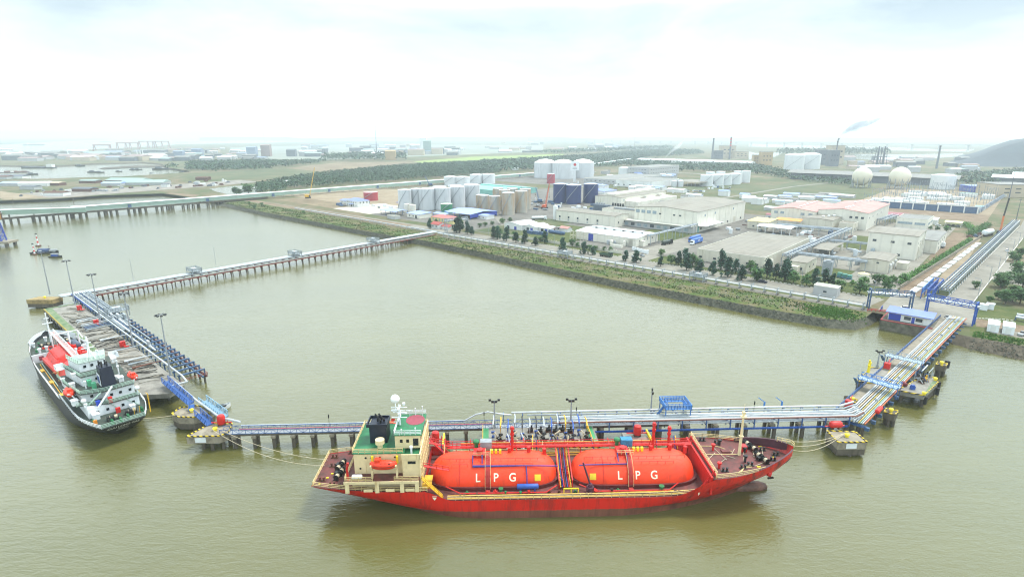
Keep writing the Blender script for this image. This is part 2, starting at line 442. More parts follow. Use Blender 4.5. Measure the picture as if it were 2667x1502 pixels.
# cargo tanks
TC = mat("placard_yellow", "E0C020", .5, .05, 2)
M_LET = mat("lettering_cream", "EFE6C8", .5, .05, 2)
TR, TZ = 4.95, 3.45
letter_glyph = {}
def tank(x0, x1, flip):
    n = 40; k = 30; m = MB(); vs = []; fs = []
    for i in range(k + 1):
        t = i / k; x = x0 + (x1 - x0) * t
        d = min(x - x0, x1 - x); q = min(1, d / 5.6)
        r = TR * max(.02, (1 - (1 - q) ** 2.3)) ** (1 / 2.3)
        for j in range(n):
            a = 2 * math.pi * j / n; vs.append((x, r * math.cos(a), TZ + r * math.sin(a) * 1.02))
    # denser rings at the domed ends
    ts = [0, .004, .012, .025, .045, .07, .1, .14, .18, .22] ; ts = ts + [.22 + (.56) * i / 12 for i in range(1, 12)] + [1 - t for t in ts[::-1]]
    vs = []
    for t in ts:
        x = x0 + (x1 - x0) * t; d = min(x - x0, x1 - x); q = min(1, d / 5.6)
        r = TR * max(.0008, 1 - (1 - q) ** 2.3) ** (1 / 2.3)
        for j in range(n):
            a = 2 * math.pi * j / n; vs.append((x, r * math.cos(a), max(1.0, TZ + r * math.sin(a) * 1.02)))
    k = len(ts) - 1
    for i in range(k):
        for j in range(n): fs.append((i*n+j, i*n+(j+1) % n, (i+1)*n+(j+1) % n, (i+1)*n+j))
    m.add(vs, fs); o = m.build("cargo_tank", M_RED, S1, smooth=True)
    # coaming round the tank where it passes through the deck
    ring = []; 
    for sgn in (1,):
        pts = []
        for i in range(48):
            a = 2 * math.pi * i / 48; cx_ = (x0 + x1) / 2; hx = (x1 - x0) / 2 + .55; hy = TR + .55
            ca, sa = math.cos(a), math.sin(a); p = 4.2
            pts.append((cx_ + hx * abs(ca) ** (2 / p) * (1 if ca > 0 else -1), hy * abs(sa) ** (2 / 2.6) * (1 if sa > 0 else -1)))
    m = MB(); inn = [((p[0] - (x0 + x1) / 2) * .955 + (x0 + x1) / 2, p[1] * .93) for p in pts]; kk = len(pts)
    vs = [(p[0], p[1], 3.16) for p in pts] + [(p[0], p[1], 3.95) for p in pts] + [(p[0], p[1], 3.95) for p in inn] + [(p[0], p[1], 3.16) for p in inn]
    fs = []
    for q in range(3):
        for i in range(kk): fs.append((q*kk+i, q*kk+(i+1) % kk, (q+1)*kk+(i+1) % kk, (q+1)*kk+i))
    m.add(vs, fs); m.build("coaming", M_COAM, o, smooth=40)
    # seams
    def arc(x, a0, a1, off=.05, nn=20, rr=TR):
        return [(x, -(rr + off) * math.cos(R(a0 + (a1 - a0) * i / nn)), TZ + 1.02 * (rr + off) * math.sin(R(a0 + (a1 - a0) * i / nn))) for i in range(nn + 1)]
    m = MB(); xq = x0 + (x1 - x0) * .24
    m.tube(arc(xq, 8, 75), .045, 5); m.build("drain_line", M_REDP, o)
    # lettering bent onto the shell
    dx = 0.0
    L0 = (34.1, 37.9, 41.4) if not flip else (64.1, 67.9, 71.4)
    for ch, lx in zip("LPG", L0):
        if ch not in letter_glyph: letter_glyph[ch] = text_mesh(ch, 2.35, .035)
        v, f = letter_glyph[ch]
        bm = bmesh.new(); vv = [bm.verts.new(p) for p in v]
        for q in f:
            try: bm.faces.new([vv[i] for i in q])
            except ValueError: pass
        bmesh.ops.triangulate(bm, faces=bm.faces)
        bmesh.ops.subdivide_edges(bm, edges=bm.edges, cuts=2, use_grid_fill=True)
        lv = []; 
        for p in bm.verts:
            a = R(25) + p.co.y / TR; rr = TR + .07
            lv.append((lx + p.co.x * .92, -rr * math.cos(a), TZ + 1.02 * rr * math.sin(a)))
        bm.verts.index_update(); lf = [tuple(q.index for q in fc.verts) for fc in bm.faces]; bm.free()
        m = MB().add(lv, lf); m.build("letter", M_LET, o, fix=False)
    px = x1 - 4.4 if not flip else x0 + 4.2
    m = MB(); g = []
    for i in range(5):
        for j in range(5):
            u = -.65 + 1.3 * i / 4; a = R(24) + (-.65 + 1.3 * j / 4) / TR
            xx = px + u; d = min(xx - x0, x1 - xx); q = min(1, d / 5.6); rr = TR * (1 - (1 - q) ** 2.3) ** (1 / 2.3) + .07
            g.append((xx, -rr * math.cos(a), TZ + 1.02 * rr * math.sin(a)))
    m.add(g, [(i*5+j, (i+1)*5+j, (i+1)*5+j+1, i*5+j+1) for i in range(4) for j in range(4)]); m.build("placard", TC, o, fix=False)
    # low rails and sprays on the shell
    for a0, xa_, xb_ in ((52, .18, .30), (52, .48, .80), (66, .1, .9)):
        m = MB(); rr = TR + .0
        A = [(x0 + (x1 - x0) * t, -rr * math.cos(R(a0)), TZ + 1.02 * rr * math.sin(R(a0))) for t in (xa_, xb_)]
        m.rail(A, .6, .03, 1.6, 1); m.build("spray_rail", M_REDP, o)
    return o
T1 = tank(23.7, 51.1, False); T2 = tank(54.2, 81.2, True)
# foundations between tanks
m = MB(); m.box(51.6, 53.8, -5.2, 5.2, 3.16, 3.6); m.build("tank_foundation", M_RDECK, S1)
# walkways over the tanks
for xc in (36.2, 66.3):
    m = MB()
    pts = [(xc, -(TR + .25) * math.cos(R(a)), TZ + 1.02 * (TR + .25) * math.sin(R(a))) for a in range(0, 100, 6)]
    for a, b2 in zip(pts[:-1], pts[1:]): m.bar(a, b2, 1.0, .10)
    m.bar((xc, pts[0][1], TZ), (xc, -7.2, 3.2), 1.0, .1)
    m.build("tank_stair", mat("walkway_red_" + str(int(xc)), "A3211C", .6, .15, 1), S1)
    for sg in (-.55, .55):
        m = MB(); pp = [(xc + sg, p[1] * 1.09, TZ + (p[2] - TZ) * 1.09 + .25) for p in pts]
        m.tube(pp, .045, 5); m.build("stair_handrail", M_RAILC, S1)
# raised fore-and-aft catwalk on the far side of the tanks
m = MB(); m.box(27, 82, 3.9, 5.1, 7.55, 7.7)
for x in range(29, 82, 4): m.bar((x, 4.5, 3.2), (x, 4.5, 7.55), .16)
m.build("catwalk", M_REDP, S1)
m = MB(); m.rail([(27, 3.9, 7.7), (82, 3.9, 7.7)], 1.0, .04, 2.2, 2); m.rail([(27, 5.1, 7.7), (82, 5.1, 7.7)], 1.0, .04, 2.2, 2); m.build("catwalk_rail", M_REDP, S1)
for y_, z_, r_, mm in ((2.9, 8.6, .16, M_REDP), (3.4, 8.3, .12, M_YEL), (5.6, 7.9, .14, M_YEL), (6.0, 7.4, .16, M_RED)):
    MB().tube([(30, y_, z_), (54, y_, z_), (80, y_, z_)], r_, 6).build("cargo_pipe", mm, S1)
# blue loops on top of tanks
for pts in ([(33, -1.5, 9.2), (33, -2.6, 8.3), (33, -3.2, 7.6), (44, -3.2, 7.6), (51, -3.4, 7.5)], [(35, -1.5, 9.3), (35, -2.9, 8.0)],
            [(44.3, -3.3, 7.6), (44.4, -4.6, 6.2), (44.4, -5.6, 4.6)], [(55.5, -3.2, 7.4), (57, -3.3, 7.6), (66, -3.2, 7.6), (66, -1.5, 9.2)], [(64, -1.5, 9.3), (64, -2.9, 8)]):
    MB().tube(pts, .13, 6).build("blue_pipe", M_DBLUE, S1)
# tank domes, platforms and valves
for x0 in (36.5, 67.5):
    m = MB(); m.box(x0 - 3.4, x0 - .8, -1.2, 1.6, 8.5, 9.1); m.cyl(x0 - 2, 0, 8.6, 9.8, .7, 12); m.build("tank_dome", M_REDP, S1)
    m = MB()
    for dx in (-.9, 0, .9): m.box(x0 + 1.2 + dx, x0 + 1.7 + dx, .2, .8, 8.3, 9.3)
    m.build("valve_group", M_YBR, S1)
    m = MB(); m.rail([(x0 - 3.5, -1.4, 8.7), (x0 + .1, -1.4, 8.7)], 1.0, .04, 1, 2); m.build("platform_rail", M_RAILC, S1)
    for dx, h_ in ((4.4, 1.1), (8.6, 1.3), (12, .8)): MB().cyl(x0 + dx, .8, 7.6, 8.4 + h_, .4, 10).build("vent_head", M_REDP, S1)
# tall red vent masts
for x, y, z0, z1 in ((41.5, 2.2, 8.2, 13.4), (72.8, 2.4, 8.2, 13.8), (77.2, 5.2, 6.5, 11.2)):
    m = MB(); m.cyl(x, y, z0 - 1, z1, .30, 10); m.cyl(x, y, z1 - .2, z1 + .35, .5, 12, .35); m.cyl(x, y, z1 - 1.6, z1 - 1.2, .45, 12)
    if x < 77:
        for dx, dy in ((-1, .4), (1, .4), (0, -1)): m.bar((x + dx, y + dy, z0 - .6), (x, y, z1 - 1.8), .12)
    m.build("vent_mast", M_REDP, S1)
# green ventilators and deck boxes beside them
for x, hbx in ((33.6, M_GREY), (64.8, M_BLUEP)):
    m = MB(); m.cyl(x, 2.8, 7.5, 9.6, .42, 12); m.lathe(x, 2.8, [(.42, 9.5), (.72, 9.7), (.72, 10.1), (.5, 10.3), (.05, 10.35)], 12); m.build("ventilator", M_GRN, S1)
    m = MB(); m.box(x + .9, x + 3.4, 2.3, 4.0, 8.4, 10.0); m.build("deck_container", hbx if x < 40 else mat("covered_blue_box", "2C7FA8", .6, .3, 2), S1)
# blue heat exchanger and white fender tank
m = MB(); m.hcyl((42.4, -6.2, 4.6), (46.6, -6.2, 4.6), .55, 14, .2)
for x in (43, 46): m.box(x - .15, x + .15, -6.5, -5.9, 3.16, 4.2)
m.build("heat_exchanger", M_BLUEP, S1, smooth=40)
# pipe thicket between the tanks
rnd = random.Random(3)
for k, mm in enumerate((M_YEL, M_DBLUE, M_REDP, M_RUST, M_DBLUE, M_REDP, M_YEL)):
    x = 51.5 + k * .36; m = MB()
    m.tube([(x, 4.5, 7.4), (x, 2, 6.8 - .2 * k), (x, 0, 5.2), (x, -3, 4.3), (x, -5.5, 3.8)], .13, 6)
    for i in range(3): m.cyl(x, rnd.uniform(-5, 1.5), 3.4, 4.2 + rnd.random() * 1.2, .18, 8)
    m.build("manifold_pipe", mm, S1)
for x in (51.2, 54.0):
    m = MB(); m.bar((x, -5, 3.2), (x, -5, 5.0), .2); m.bar((x, -5, 5.0), (x, 4.4, 8.2), .22); m.bar((x, 0, 3.2), (x, 0, 6.6), .2); m.build("manifold_frame", M_REDP, S1)
m = MB(); m.cyl(57.5, -6.6, 3.16, 4.6, .8, 12); m.cyl(57.5, -6.6, 4.6, 5.2, .45, 10); m.bar((57.5, -6.6, 5), (56.0, -5.6, 9.6), .28); m.build("deck_crane", mat("crane_purple_brown", "4A2638", .6, .2, 1), S1)
m = MB(); m.rail([(52, -6.9, 3.2), (55, -6.9, 3.2)], 1.2, .1, 1.4, 1); m.build("hose_saddle", M_YBR, S1)
# rim pipe along tank flank
for x0, x1 in ((27.4, 50.8), (55.4, 76.5)):
    MB().tube([(x0, -5.2, 4.2), (x0 + 3.2, -7.0, 3.7), (x1 - 2.5, -7.0, 3.7), (x1, -5.0, 4.0)], .13, 6).build("fire_main", M_REDP, S1)

# --- accommodation
H = S1
def box_part(name, dims, m_, parent=S1, **k): return MB().box(*dims).build(name, m_, parent, **k)
bd = MB(); bd.box(7.5, 22.4, -8.75, 8.75, 7.75, 7.98); bdo = bd.build("boat_deck", M_RDECK, S1)
m = MB(); m.box(7.4, 22.4, -8.85, -8.6, 7.5, 8.02); m.box(7.4, 22.4, 8.6, 8.85, 7.5, 8.02)
m.build("boat_deck_edge", M_CREAM, S1)
m = MB()
for x in (8.0, 14.0, 19.0, 22.0):
    for s in (1, -1): m.box(x - .4, x + .4, s * 8.65 - .12, s * 8.65 + .12, 5.42, 7.5)
m.build("boat_deck_post", M_CREAM, S1)
box_part("lower_house", (8.5, 22.5, -6.6, 6.6, 5.43, 7.76), M_CREAM)
mh = box_part("main_house", (9.0, 19.2, -5.8, 5.8, 7.98, 12.55), M_CREAM)
box_part("main_house_deck", (8.7, 19.3, -6.0, 6.4, 12.55, 12.7), M_GDECK)
fh = box_part("forward_house", (19.0, 22.5, -7.1, 7.1, 7.98, 12.1), M_CREAM)
m = MB(); m.box(18.9, 22.5, -7.2, 7.2, 12.1, 12.25); m.build("bridge_deck", M_GDECK, S1)
m = MB()
for y in (-7.3, 7.1): m.box(18.9, 22.6, y, y + .2, 12.0, 13.1)
m.box(22.45, 22.7, -7.3, 7.3, 5.45, 13.0); m.build("bridge_front_screen", M_CREAM, S1)
m = MB()
for y in [-6.6 + i * 1.1 for i in range(13)]: m.box(22.7, 22.78, y - .05, y + .05, 5.5, 12.9)
for z in (7.7, 10, 12.1): m.box(22.7, 22.8, -7.2, 7.2, z - .06, z + .06)
m.build("screen_stiffener", mat("darker_cream_steel", "CDB888", .6, .12, 1), S1)  # stiffeners in a slightly darker cream than the screen
wh = box_part("wheelhouse", (17.2, 22.4, -4.1, 4.6, 12.7, 15.6), M_CREAM)
m = MB()
for y0, y1 in ((-3.7, -2.2), (-1.9, -.4), (-.1, 1.4), (1.7, 3.2), (3.3, 4.3)): m.box(22.41, 22.46, y0, y1, 14.0, 15.0)
m.build("window", M_DGLASS, wh)
for x in (18.5, 19.8): MB().box(x - .28, x + .28, -4.16, -4.09, 14.0, 14.7).build("window", M_DGLASS, wh)
MB().box(20.9, 22.0, -4.16, -4.09, 13.3, 14.9).build("window", M_DGLASS, wh)
MB().box(20.1, 21.7, -7.16, -7.09, 10.9, 11.5).build("window", M_DGLASS, fh)
for x, z in ((11.4, 11.6), (12.6, 11.6), (14.3, 11.7), (17.4, 11.7), (10.2, 9.2), (13.2, 9.3)):
    m = MB(); m.hcyl((x, -5.87, z), (x, -5.79, z), .22, 10); m.build("porthole", M_DGLASS, mh)
for x0, x1 in ((9.2, 11.2), (14.4, 17.2), (19.6, 21.8)): MB().box(x0, x1, -6.66, -6.59, 6.2, 7.0).build("window", M_DGLASS, S1)
wr = MB(); wr.box(17.0, 22.7, -4.3, 4.9, 15.6, 15.75); wro = wr.build("wheelhouse_roof", M_GDECK, S1)
m = MB(); m.prism([(20.6 + 2.0 * math.cos(R(a)) * 1.0, 2.2 + 2.3 * math.sin(R(a))) for a in range(0, 360, 15)], 15.75, 15.79); m.build("roof_marking", M_MAROON, wro)
ship_rail(S1, [(22.6, -4.2, 15.75), (17.1, -4.2, 15.75), (17.1, 4.8, 15.75), (22.6, 4.8, 15.75)], M_WHITE, 1.0, .045, 1.2, 3)
ship_rail(S1, [(19.0, -5.9, 12.7), (8.8, -5.9, 12.7), (8.8, 6.3, 12.7), (17, 6.3, 12.7)], M_RAILC, 1.0, .045, 1.3, 3)
ship_rail(S1, [(22.3, -8.7, 7.98), (17.5, -8.7, 7.98)], M_RAILC); ship_rail(S1, [(13.2, -8.7, 7.98), (7.6, -8.7, 7.98), (7.6, 8.7, 7.98), (22.3, 8.7, 7.98)], M_RAILC)
# funnel
fu = MB(); base = [(11.6, -1.9), (15.2, -1.9), (15.2, 2.0), (11.6, 2.0)]; top = [(11.5, -1.7), (15.0, -1.7), (15.0, 1.9), (11.5, 1.9)]
fu.prism(base, 12.7, 16.6, top); fo = fu.build("funnel", M_NAVY, S1)
m = MB(); m.box(11.2, 15.3, -1.95, -1.75, 16.3, 17.0); m.box(11.2, 15.3, 1.95, 2.15, 16.3, 17.0); m.box(11.0, 11.2, -1.95, 2.15, 16.3, 17.0); m.box(15.1, 15.3, -1.75, 1.95, 16.3, 17.0)
m.build("funnel_rim", M_NAVY, fo)
for x, y, h_ in ((13.0, .2, 18.3), (13.7, -.6, 17.9), (13.6, .9, 18.0), (14.3, .3, 17.6)):
    MB().tube([(x, y, 16.4), (x, y, h_ - .6), (x - .5, y, h_)], .22, 8).build("exhaust_pipe", M_BLACK, fo)
MB().cyl(14.0, -3.6, 12.7, 13.6, .55, 14).cyl(14.0, -3.6, 13.6, 14.5, .95, 16).build("mushroom_vent", M_CREAM, S1)
MB().cyl(20.7, -5.6, 12.25, 13.7, .2, 10).cyl(20.7, -5.6, 13.6, 14.0, .32, 10).build("vent_pipe", M_WHITE, S1)
# radar mast with dome
rm = MB(); rm.cyl(17.6, .2, 12.7, 20.4, .28, 10, .16); rm.bar((17.6, .2, 15.7), (17.2, 1.4, 12.8), .14); rm.bar((17.6, .2, 15.7), (17.2, -1.2, 12.8), .14)
for z, l in ((17.4, 1.6), (18.6, 1.3), (19.7, 1.7)): rm.box(17.4, 17.8, -l * .7 + .2, l * .7 + .2, z, z + .12); rm.box(17.6 - l, 17.6 + l, .1, .3, z, z + .1)
rmo = rm.build("radar_mast", M_WHITE, S1)
MB().cyl(16.9, .2, 18.6, 21.0, .1, 8).ball((16.9, .2, 21.7), .95, 16, 12).build("radome", mat("radome_white", "F2F5F5", .35, .02, 1), rmo, smooth=True)
MB().box(16.0, 17.2, -.1, .3, 19.0, 19.3).box(18.0, 19.2, .1, .4, 18.3, 18.5).box(18.4, 18.9, .0, .5, 20.3, 20.8).build("radar_scanner", M_WHITE, rmo)
for x, y, h_ in ((22.0, 3.8, 18.0), (20.4, 4.2, 17.4), (19.2, 3.9, 17.0), (21.4, -3.6, 16.9), (18.6, -3.9, 16.8)):
    MB().cyl(x, y, 15.7, h_, .05, 6).box(x - .12, x + .12, y - .12, y + .12, h_ - .1, h_ + .15).build("aerial", M_WHITE, S1)
MB().tube([(17.0, .2, 17.2), (16.6, .2, 17.2)], .03, 4).quad((16.6, .2, 17.2), (15.8, .35, 17.1), (15.8, .3, 16.5), (16.6, .2, 16.6)).build("ensign", mat("red_flag_cloth", "D0281C", .8, .1, 2), S1)
# stairs down to the main deck
for s in (-1, 1):
    m = MB(); m.bar((22.9, s * 7.6, 7.8), (27.0, s * 7.6, 3.3), .9, .12); m.rail([(22.9, s * 8.05, 7.8), (27.0, s * 8.05, 3.3)], 1, .05, 1.2, 2); m.build("stair", M_YEL if s < 0 else M_REDP, S1)
    m = MB(); m.bar((80.5, s * 6.6, 3.2), (83.2, s * 6.6, 7.1), .9, .12); m.rail([(80.5, s * 7.05, 3.2), (83.2, s * 7.05, 7.1)], 1, .05, 1.0, 2); m.build("stair", M_REDP, S1)
for s in (-1, 1):
    m = MB(); m.bar((23, s * 4.6, 8.8), (28.2, s * 4.6, 7.7), .7, .1); m.rail([(23, s * 5, 8.8), (28.2, s * 5, 7.7)], 1, .05, 1.2, 2); m.build("gangway_ramp", M_REDP, S1)
MB().box(22.9, 24.6, -7.6, -3, 5.43, 5.6).box(22.9, 24.2, -8.4, -7.0, 6.2, 6.35).build("side_platform", M_YEL, S1)
# mooring gear
def winch(parent, x, y, z, ang, m_=M_BLACK, L=3.4, rope=True):
    o = MB(); c, s_ = math.cos(R(ang)), math.sin(R(ang)); P = lambda u, w, zz: (x + u * c - w * s_, y + u * s_ + w * c, z + zz)
    for u, r in ((-L/2, .55), (-L/2 + .9, .62), (-.1, .55), (.35, .62), (L/2 - .5, .62), (L/2, .5)): o.hcyl(P(u - .07, 0, .75), P(u + .07, 0, .75), r, 14)
    o.hcyl(P(-L/2, 0, .75), P(L/2, 0, .75), .25, 10)
    a, b2 = P(-L/2, -.5, 0), P(L/2, .5, 0)
    for u in (-L/2, 0, L/2): o.bar(P(u, -.55, .1), P(u, .55, .1), .25, .25)
    o.bar(P(-.4, .75, .5), P(.6, .75, .5), .6, .8)
    w_ = o.build("mooring_winch", m_, parent, smooth=40)
    if rope:
        r = MB()
        for u0, u1 in ((-L/2 + .12, -L/2 + .8), (.45, L/2 - .6)): r.hcyl(P(u0, 0, .75), P(u1, 0, .75), .47, 14)
        r.build("rope_drum", M_ROPE, w_, smooth=40)
winch(S1, 4.3, .6, 5.43, 78); winch(S1, 4.9, -2.6, 5.43, 78)
winch(S1, 95.2, 3.2, 6.96, 105, M_BLACK, 3.6); winch(S1, 95.6, -1.6, 6.96, 105, M_BLACK, 3.6)
def bollards(parent, spots, m_=M_BLACK, z=5.43):
    for x, y in spots:
        MB().cyl(x - .4, y, z, z + .75, .2, 10).cyl(x + .4, y, z, z + .75, .2, 10).cyl(x - .4, y, z + .7, z + .85, .28, 10).cyl(x + .4, y, z + .7, z + .85, .28, 10).box(x - .8, x + .8, y - .35, y + .35, z, z + .1).build("mooring_bollard", m_, parent)
bollards(S1, [(1.6, -4.2), (1.9, 4.6), (4.2, -5.9), (6.2, -6.3), (5.4, 6.2), (2.6, 1.0)], M_RUST)
bollards(S1, [(85.5, 6.8), (88.5, 5.6), (90.3, -4.6), (92.2, -3.6), (97.5, 2.2), (98.0, -1.8), (86, -5.6), (99.6, .2)], M_BLACK, 6.96)
bollards(S1, [(31, -7.6), (57, -7.9), (75.5, -7.6), (36, 7.6), (60, 7.6)], M_RUST, 3.16)
for x, y in ((1.2, -5.6), (2.8, -1.9), (2.2, -3.4)): MB().box(x, x + .5, y, y + .3, 5.43, 5.55).build("yellow_fairlead", M_YBR, S1)
for x, y in ((97.4, 3.6), (98.4, -.8), (93.4, -4.4)): MB().box(x, x + .8, y, y + .3, 6.96, 7.08).build("yellow_fairlead", M_YBR, S1)
for x, y, z in ((85.2, -4.4, 8.0), (86.5, 2.6, 8.2), (88.8, 4.8, 8.0), (91.7, -2.2, 8.2), (93.2, 1.6, 7.9)):
    MB().cyl(x, y, 6.96, z, .26, 10).cyl(x, y, z, z + .35, .45, 10).build("deck_vent", M_REDP if x < 87 else M_BLACK, S1)
MB().box(92.6, 93.8, 1.6, 3.0, 6.96, 8.3).build("deck_locker", M_REDP, S1)
MB().box(88.2, 90.0, 1.4, 2.6, 6.96, 7.25).build("hatch", M_RDECK, S1)
for pts in ([(84, 4.4, 7.05), (88, 4.2, 7.05), (90.5, 1.8, 7.05)], [(84.4, .9, 7.05), (92, .7, 7.05)], [(88.5, -6.4, 7.05), (90.5, -4.6, 7.05), (92.3, -4.3, 7.05)], [(89.3, -6.0, 7.05), (91, -4.0, 7.05), (92.3, -3.8, 7.05)]):
    MB().tube(pts, .09, 5).build("deck_pipe", M_RAILC, S1)
# foremast
m = MB(); m.cyl(91.6, .6, 6.9, 16.8, .34, 12, .2); m.box(91.0, 92.2, .0, 1.2, 16.2, 16.4); m.box(91.3, 91.9, .3, .9, 16.8, 17.4); m.cyl(91.6, .6, 17.4, 19.2, .05, 6); m.box(91.2, 92, .2, 1, 11.5, 11.7)
m.build("foremast", M_CREAM, S1)
# anchor and hawse on the near bow
m = MB(); m.hcyl((95.9, -hb1(95.9, 5.4) + .3, 5.5), (96.5, -hb1(96.5, 5.4) - .25, 5.3), .6, 12); m.build("hawse_pipe", M_REDP, S1)
m = MB(); ya = -hb1(96.5, 5) - .3; m.bar((96.5, ya, 5.2), (96.7, ya - .1, 4.2), .25); m.bar((96.1, ya - .1, 4.2), (97.4, ya + .1, 4.2), .32); m.build("anchor", M_BLACK, S1)
MB().rail([(100.6, 2.2, 9.2), (103, .7, 9.3), (103, -.6, 9.3)], 1.0, .05, .9, 2).build("bow_rail", M_RAILC, S1)
# white davit tank and cream boxes by the rail
MB().hcyl((9.0, -7.8, 8.55), (10.8, -7.8, 8.55), .48, 12, .15).build("liferaft_canister", M_WHITE, S1, smooth=40)
MB().tube([(8.1, -8.0, 7.98), (8.1, -8.1, 10.5), (8.4, -8.2, 12.0)], .24, 8).build("store_crane", M_REDP, S1)
for x in (12.2, 16.6, 20.6): MB().box(x - .9, x + .9, -8.9, -8.78, 5.75, 6.35).build("rail_board", M_CREAM, S1)
# draught / load marks
MB().add([(25.0, -8.87, 4.2), (25.9, -8.87, 4.2), (25.45, -8.87, 3.5), (25.0, -8.87, 4.5), (25.9, -8.87, 4.5), (25.9, -8.87, 4.35), (25.0, -8.87, 4.35)], [(0, 1, 2), (3, 4, 5, 6)]).build("hull_mark", M_LET, S1, fix=False)
for ch, x, z in (("F", 79.6, 3.9),):
    v, f = text_mesh(ch, .85, .02); MB().add([(x + p[0], -8.87, z + p[1]) for p in v], f).build("hull_mark", M_LET, S1, fix=False)

rnd = random.Random(44)
for k in range(46):
    x = rnd.uniform(27, 80); s_ = rnd.choice((-1, 1)); y = s_ * rnd.uniform(6.3, 7.6); q = rnd.uniform(.15, .4); mm = rnd.choice((M_RUST, M_REDP, M_GRN, M_BLACK, M_REDP))
    (MB().cyl(x, y, 3.16, 3.6 + q * 2, q, 8).cyl(x, y, 3.6 + q * 2, 3.75 + q * 2, q * 1.5, 8) if k % 2 else MB().box(x, x + q * 3, y, y + q * 1.6, 3.16, 3.3 + q).box(x + q, x + q * 2, y - .1, y + q * 1.6 + .1, 3.3, 3.5 + q)).build("deck_fitting", mm, S1)
for k in range(22):
    x = rnd.uniform(26, 80); MB().bar((x, rnd.uniform(1.5, 6.4), rnd.uniform(6.4, 7.4)), (x + rnd.uniform(-.3, .3), rnd.uniform(2.5, 7), rnd.uniform(8.2, 9.6)), .16).build("deck_post", rnd.choice((M_REDP, M_RAILC, M_YEL, M_DBLUE)), S1)
for k in range(9):
    x = 84 + k * 1.5; MB().tube([(x, rnd.uniform(-5, 5), 7.05), (x + rnd.uniform(1, 3), rnd.uniform(-4, 4), 7.05)], .07, 5).build("mooring_line", M_ROPE, S1)
# lifeboats in davits (boats are things of their own, davits belong to the ship)
def lifeboat(name, label, loc, deg, m_, L=5.4, Wd=2.0):
    t = thing(name, label, "lifeboat", loc, deg, "lifeboats on davits")
    m = MB(); n = 14; vs = []; N = 12
    for i in range(n + 1):
        u = i / n * 2 - 1; wv = max(.03, (1 - abs(u) ** 2.6)) ; k = Wd / 2 * wv ** .8
        for j in range(N):
            a = 2 * math.pi * j / N; y = k * math.cos(a); z = math.sin(a)
            z = (.95 * z * (wv ** .6) + (.35 if abs(u) > .75 else 0) * abs(z)) if z > 0 else 1.0 * z * (wv ** .45)
            vs.append((u * L / 2, y, z))
    m.add(vs, [(i*N+j, i*N+(j+1) % N, (i+1)*N+(j+1) % N, (i+1)*N+j) for i in range(n) for j in range(N)] + [tuple(range(N)), tuple(range(n*N, n*N+N))])
    h_ = m.build("hull", m_, t, smooth=50)
    MB().box(-L*.30, -L*.10, -.5, .5, .6, 1.35).build("canopy", m_, t)
    m = MB(); m.tube([(-L*.46, -.2, .05), (-L*.3, -Wd*.43, -.02), (0, -Wd*.51, -.05), (L*.3, -Wd*.43, -.02), (L*.46, -.2, .05)], .05, 5)
    m.tube([(-L*.46, .2, .05), (-L*.3, Wd*.43, -.02), (0, Wd*.51, -.05), (L*.3, Wd*.43, -.02), (L*.46, .2, .05)], .05, 5); m.build("rubbing_strake", M_BLACK, t)
    for x in (-L*.1, L*.05, L*.2): MB().box(x, x + .35, -Wd*.36, -Wd*.30, .45, .68).build("window", M_DGLASS, t)
    return t
def davit(parent, x, y, z, s, m_, h=3.2):
    m = MB(); m.bar((x, y, z), (x, y - s * .1, z + h * .55), .38, .3); m.bar((x, y - s * .1, z + h * .55), (x, y + s * .5, z + h), .3, .26)
    m.bar((x, y + s * .5, z + h), (x, y + s * 1.2, z + h + .2), .22); m.bar((x + .0, y - s * 1.3, z), (x, y - s * .1, z + h * .55), .2); m.build("davit", m_, parent)
class ShipFrame(Frame):
    def w(s, x, y, z=0.0):
        p = Frame.w(s, x * .986, y * .986); return (p[0], p[1], 1.0 + z * .986)
F1 = ShipFrame(OX * .986, OY * .986, S1DEG)
lifeboat("lifeboat", "orange-red enclosed lifeboat hanging on the camera side of the cream tanker house", F1.w(15.3, -7.6, 11.1), S1DEG, M_ORBOAT)
lifeboat("lifeboat", "orange-red enclosed lifeboat on the pier side of the cream tanker house", F1.w(15.3, 7.6, 11.1), S1DEG, M_ORBOAT)
for s in (-1, 1):
    for x in (12.9, 17.9): davit(S1, x, s * 7.5, 7.98, s, M_CREAM)
    for x in (12.9, 17.9): MB().box(x - .2, x + .2, s * 6.5 - .2, s * 6.5 + .2, 10.8, 12.4).build("davit_winch", M_YBR, S1)
# ================================================================ black-hulled tanker at the west jetty
OX2, OY2, S2DEG = -97.5, 129.2, 137.9
F2 = Frame(OX2, OY2, S2DEG)
S2 = thing("gas_tanker", "smaller black-hulled gas tanker with white house and red tanks, berthed at the concrete jetty", "ship", (OX2, OY2, 0), S2DEG)
def s2top(x):
    a = 5.3 + (4.0 - 5.3) * smooth(28, 33, x)
    c = 4.0 + 2.8 * smooth(69, 73, x) if x > 50 else a
    return c + 1.2 * smooth(74, 92, x)
V, F, hb2 = hull_mesh(92.0, 15.4, s2top, aft_cut=8, rake=7, tr=.62, zref=7.5, par_f=.72, bluff=2.3, par_a=.16, zt=5.3)
hm_ = MB(); hm_.v, hm_.f = V, F
hm_.build("hull", hull_paint("black_hull_paint", "14171D", "5A2A26", .05, "2E2A2A", .3), S2, smooth=40)
M_GD2 = mat("dull_green_deck", "34423A", .65, .25, .5, stain=("4E4A3E", .4, .8))
M_GLT = mat("pale_green_steel", "A3BFAE", .55, .12, 1)
M_R2 = mat("bright_red_tank", "D62414", .45, .12, .5, stain=("8E1B12", .25, .7))
deck_sheet(hb2, .1, 31, 5.15).build("poop_deck", M_GD2, S2)
deck_sheet(hb2, 30.5, 71, 3.6, n=36).build("main_deck", M_GD2, S2)
deck_sheet(hb2, 71.2, 91.3, 6.0).build("forecastle_deck", M_GD2, S2)
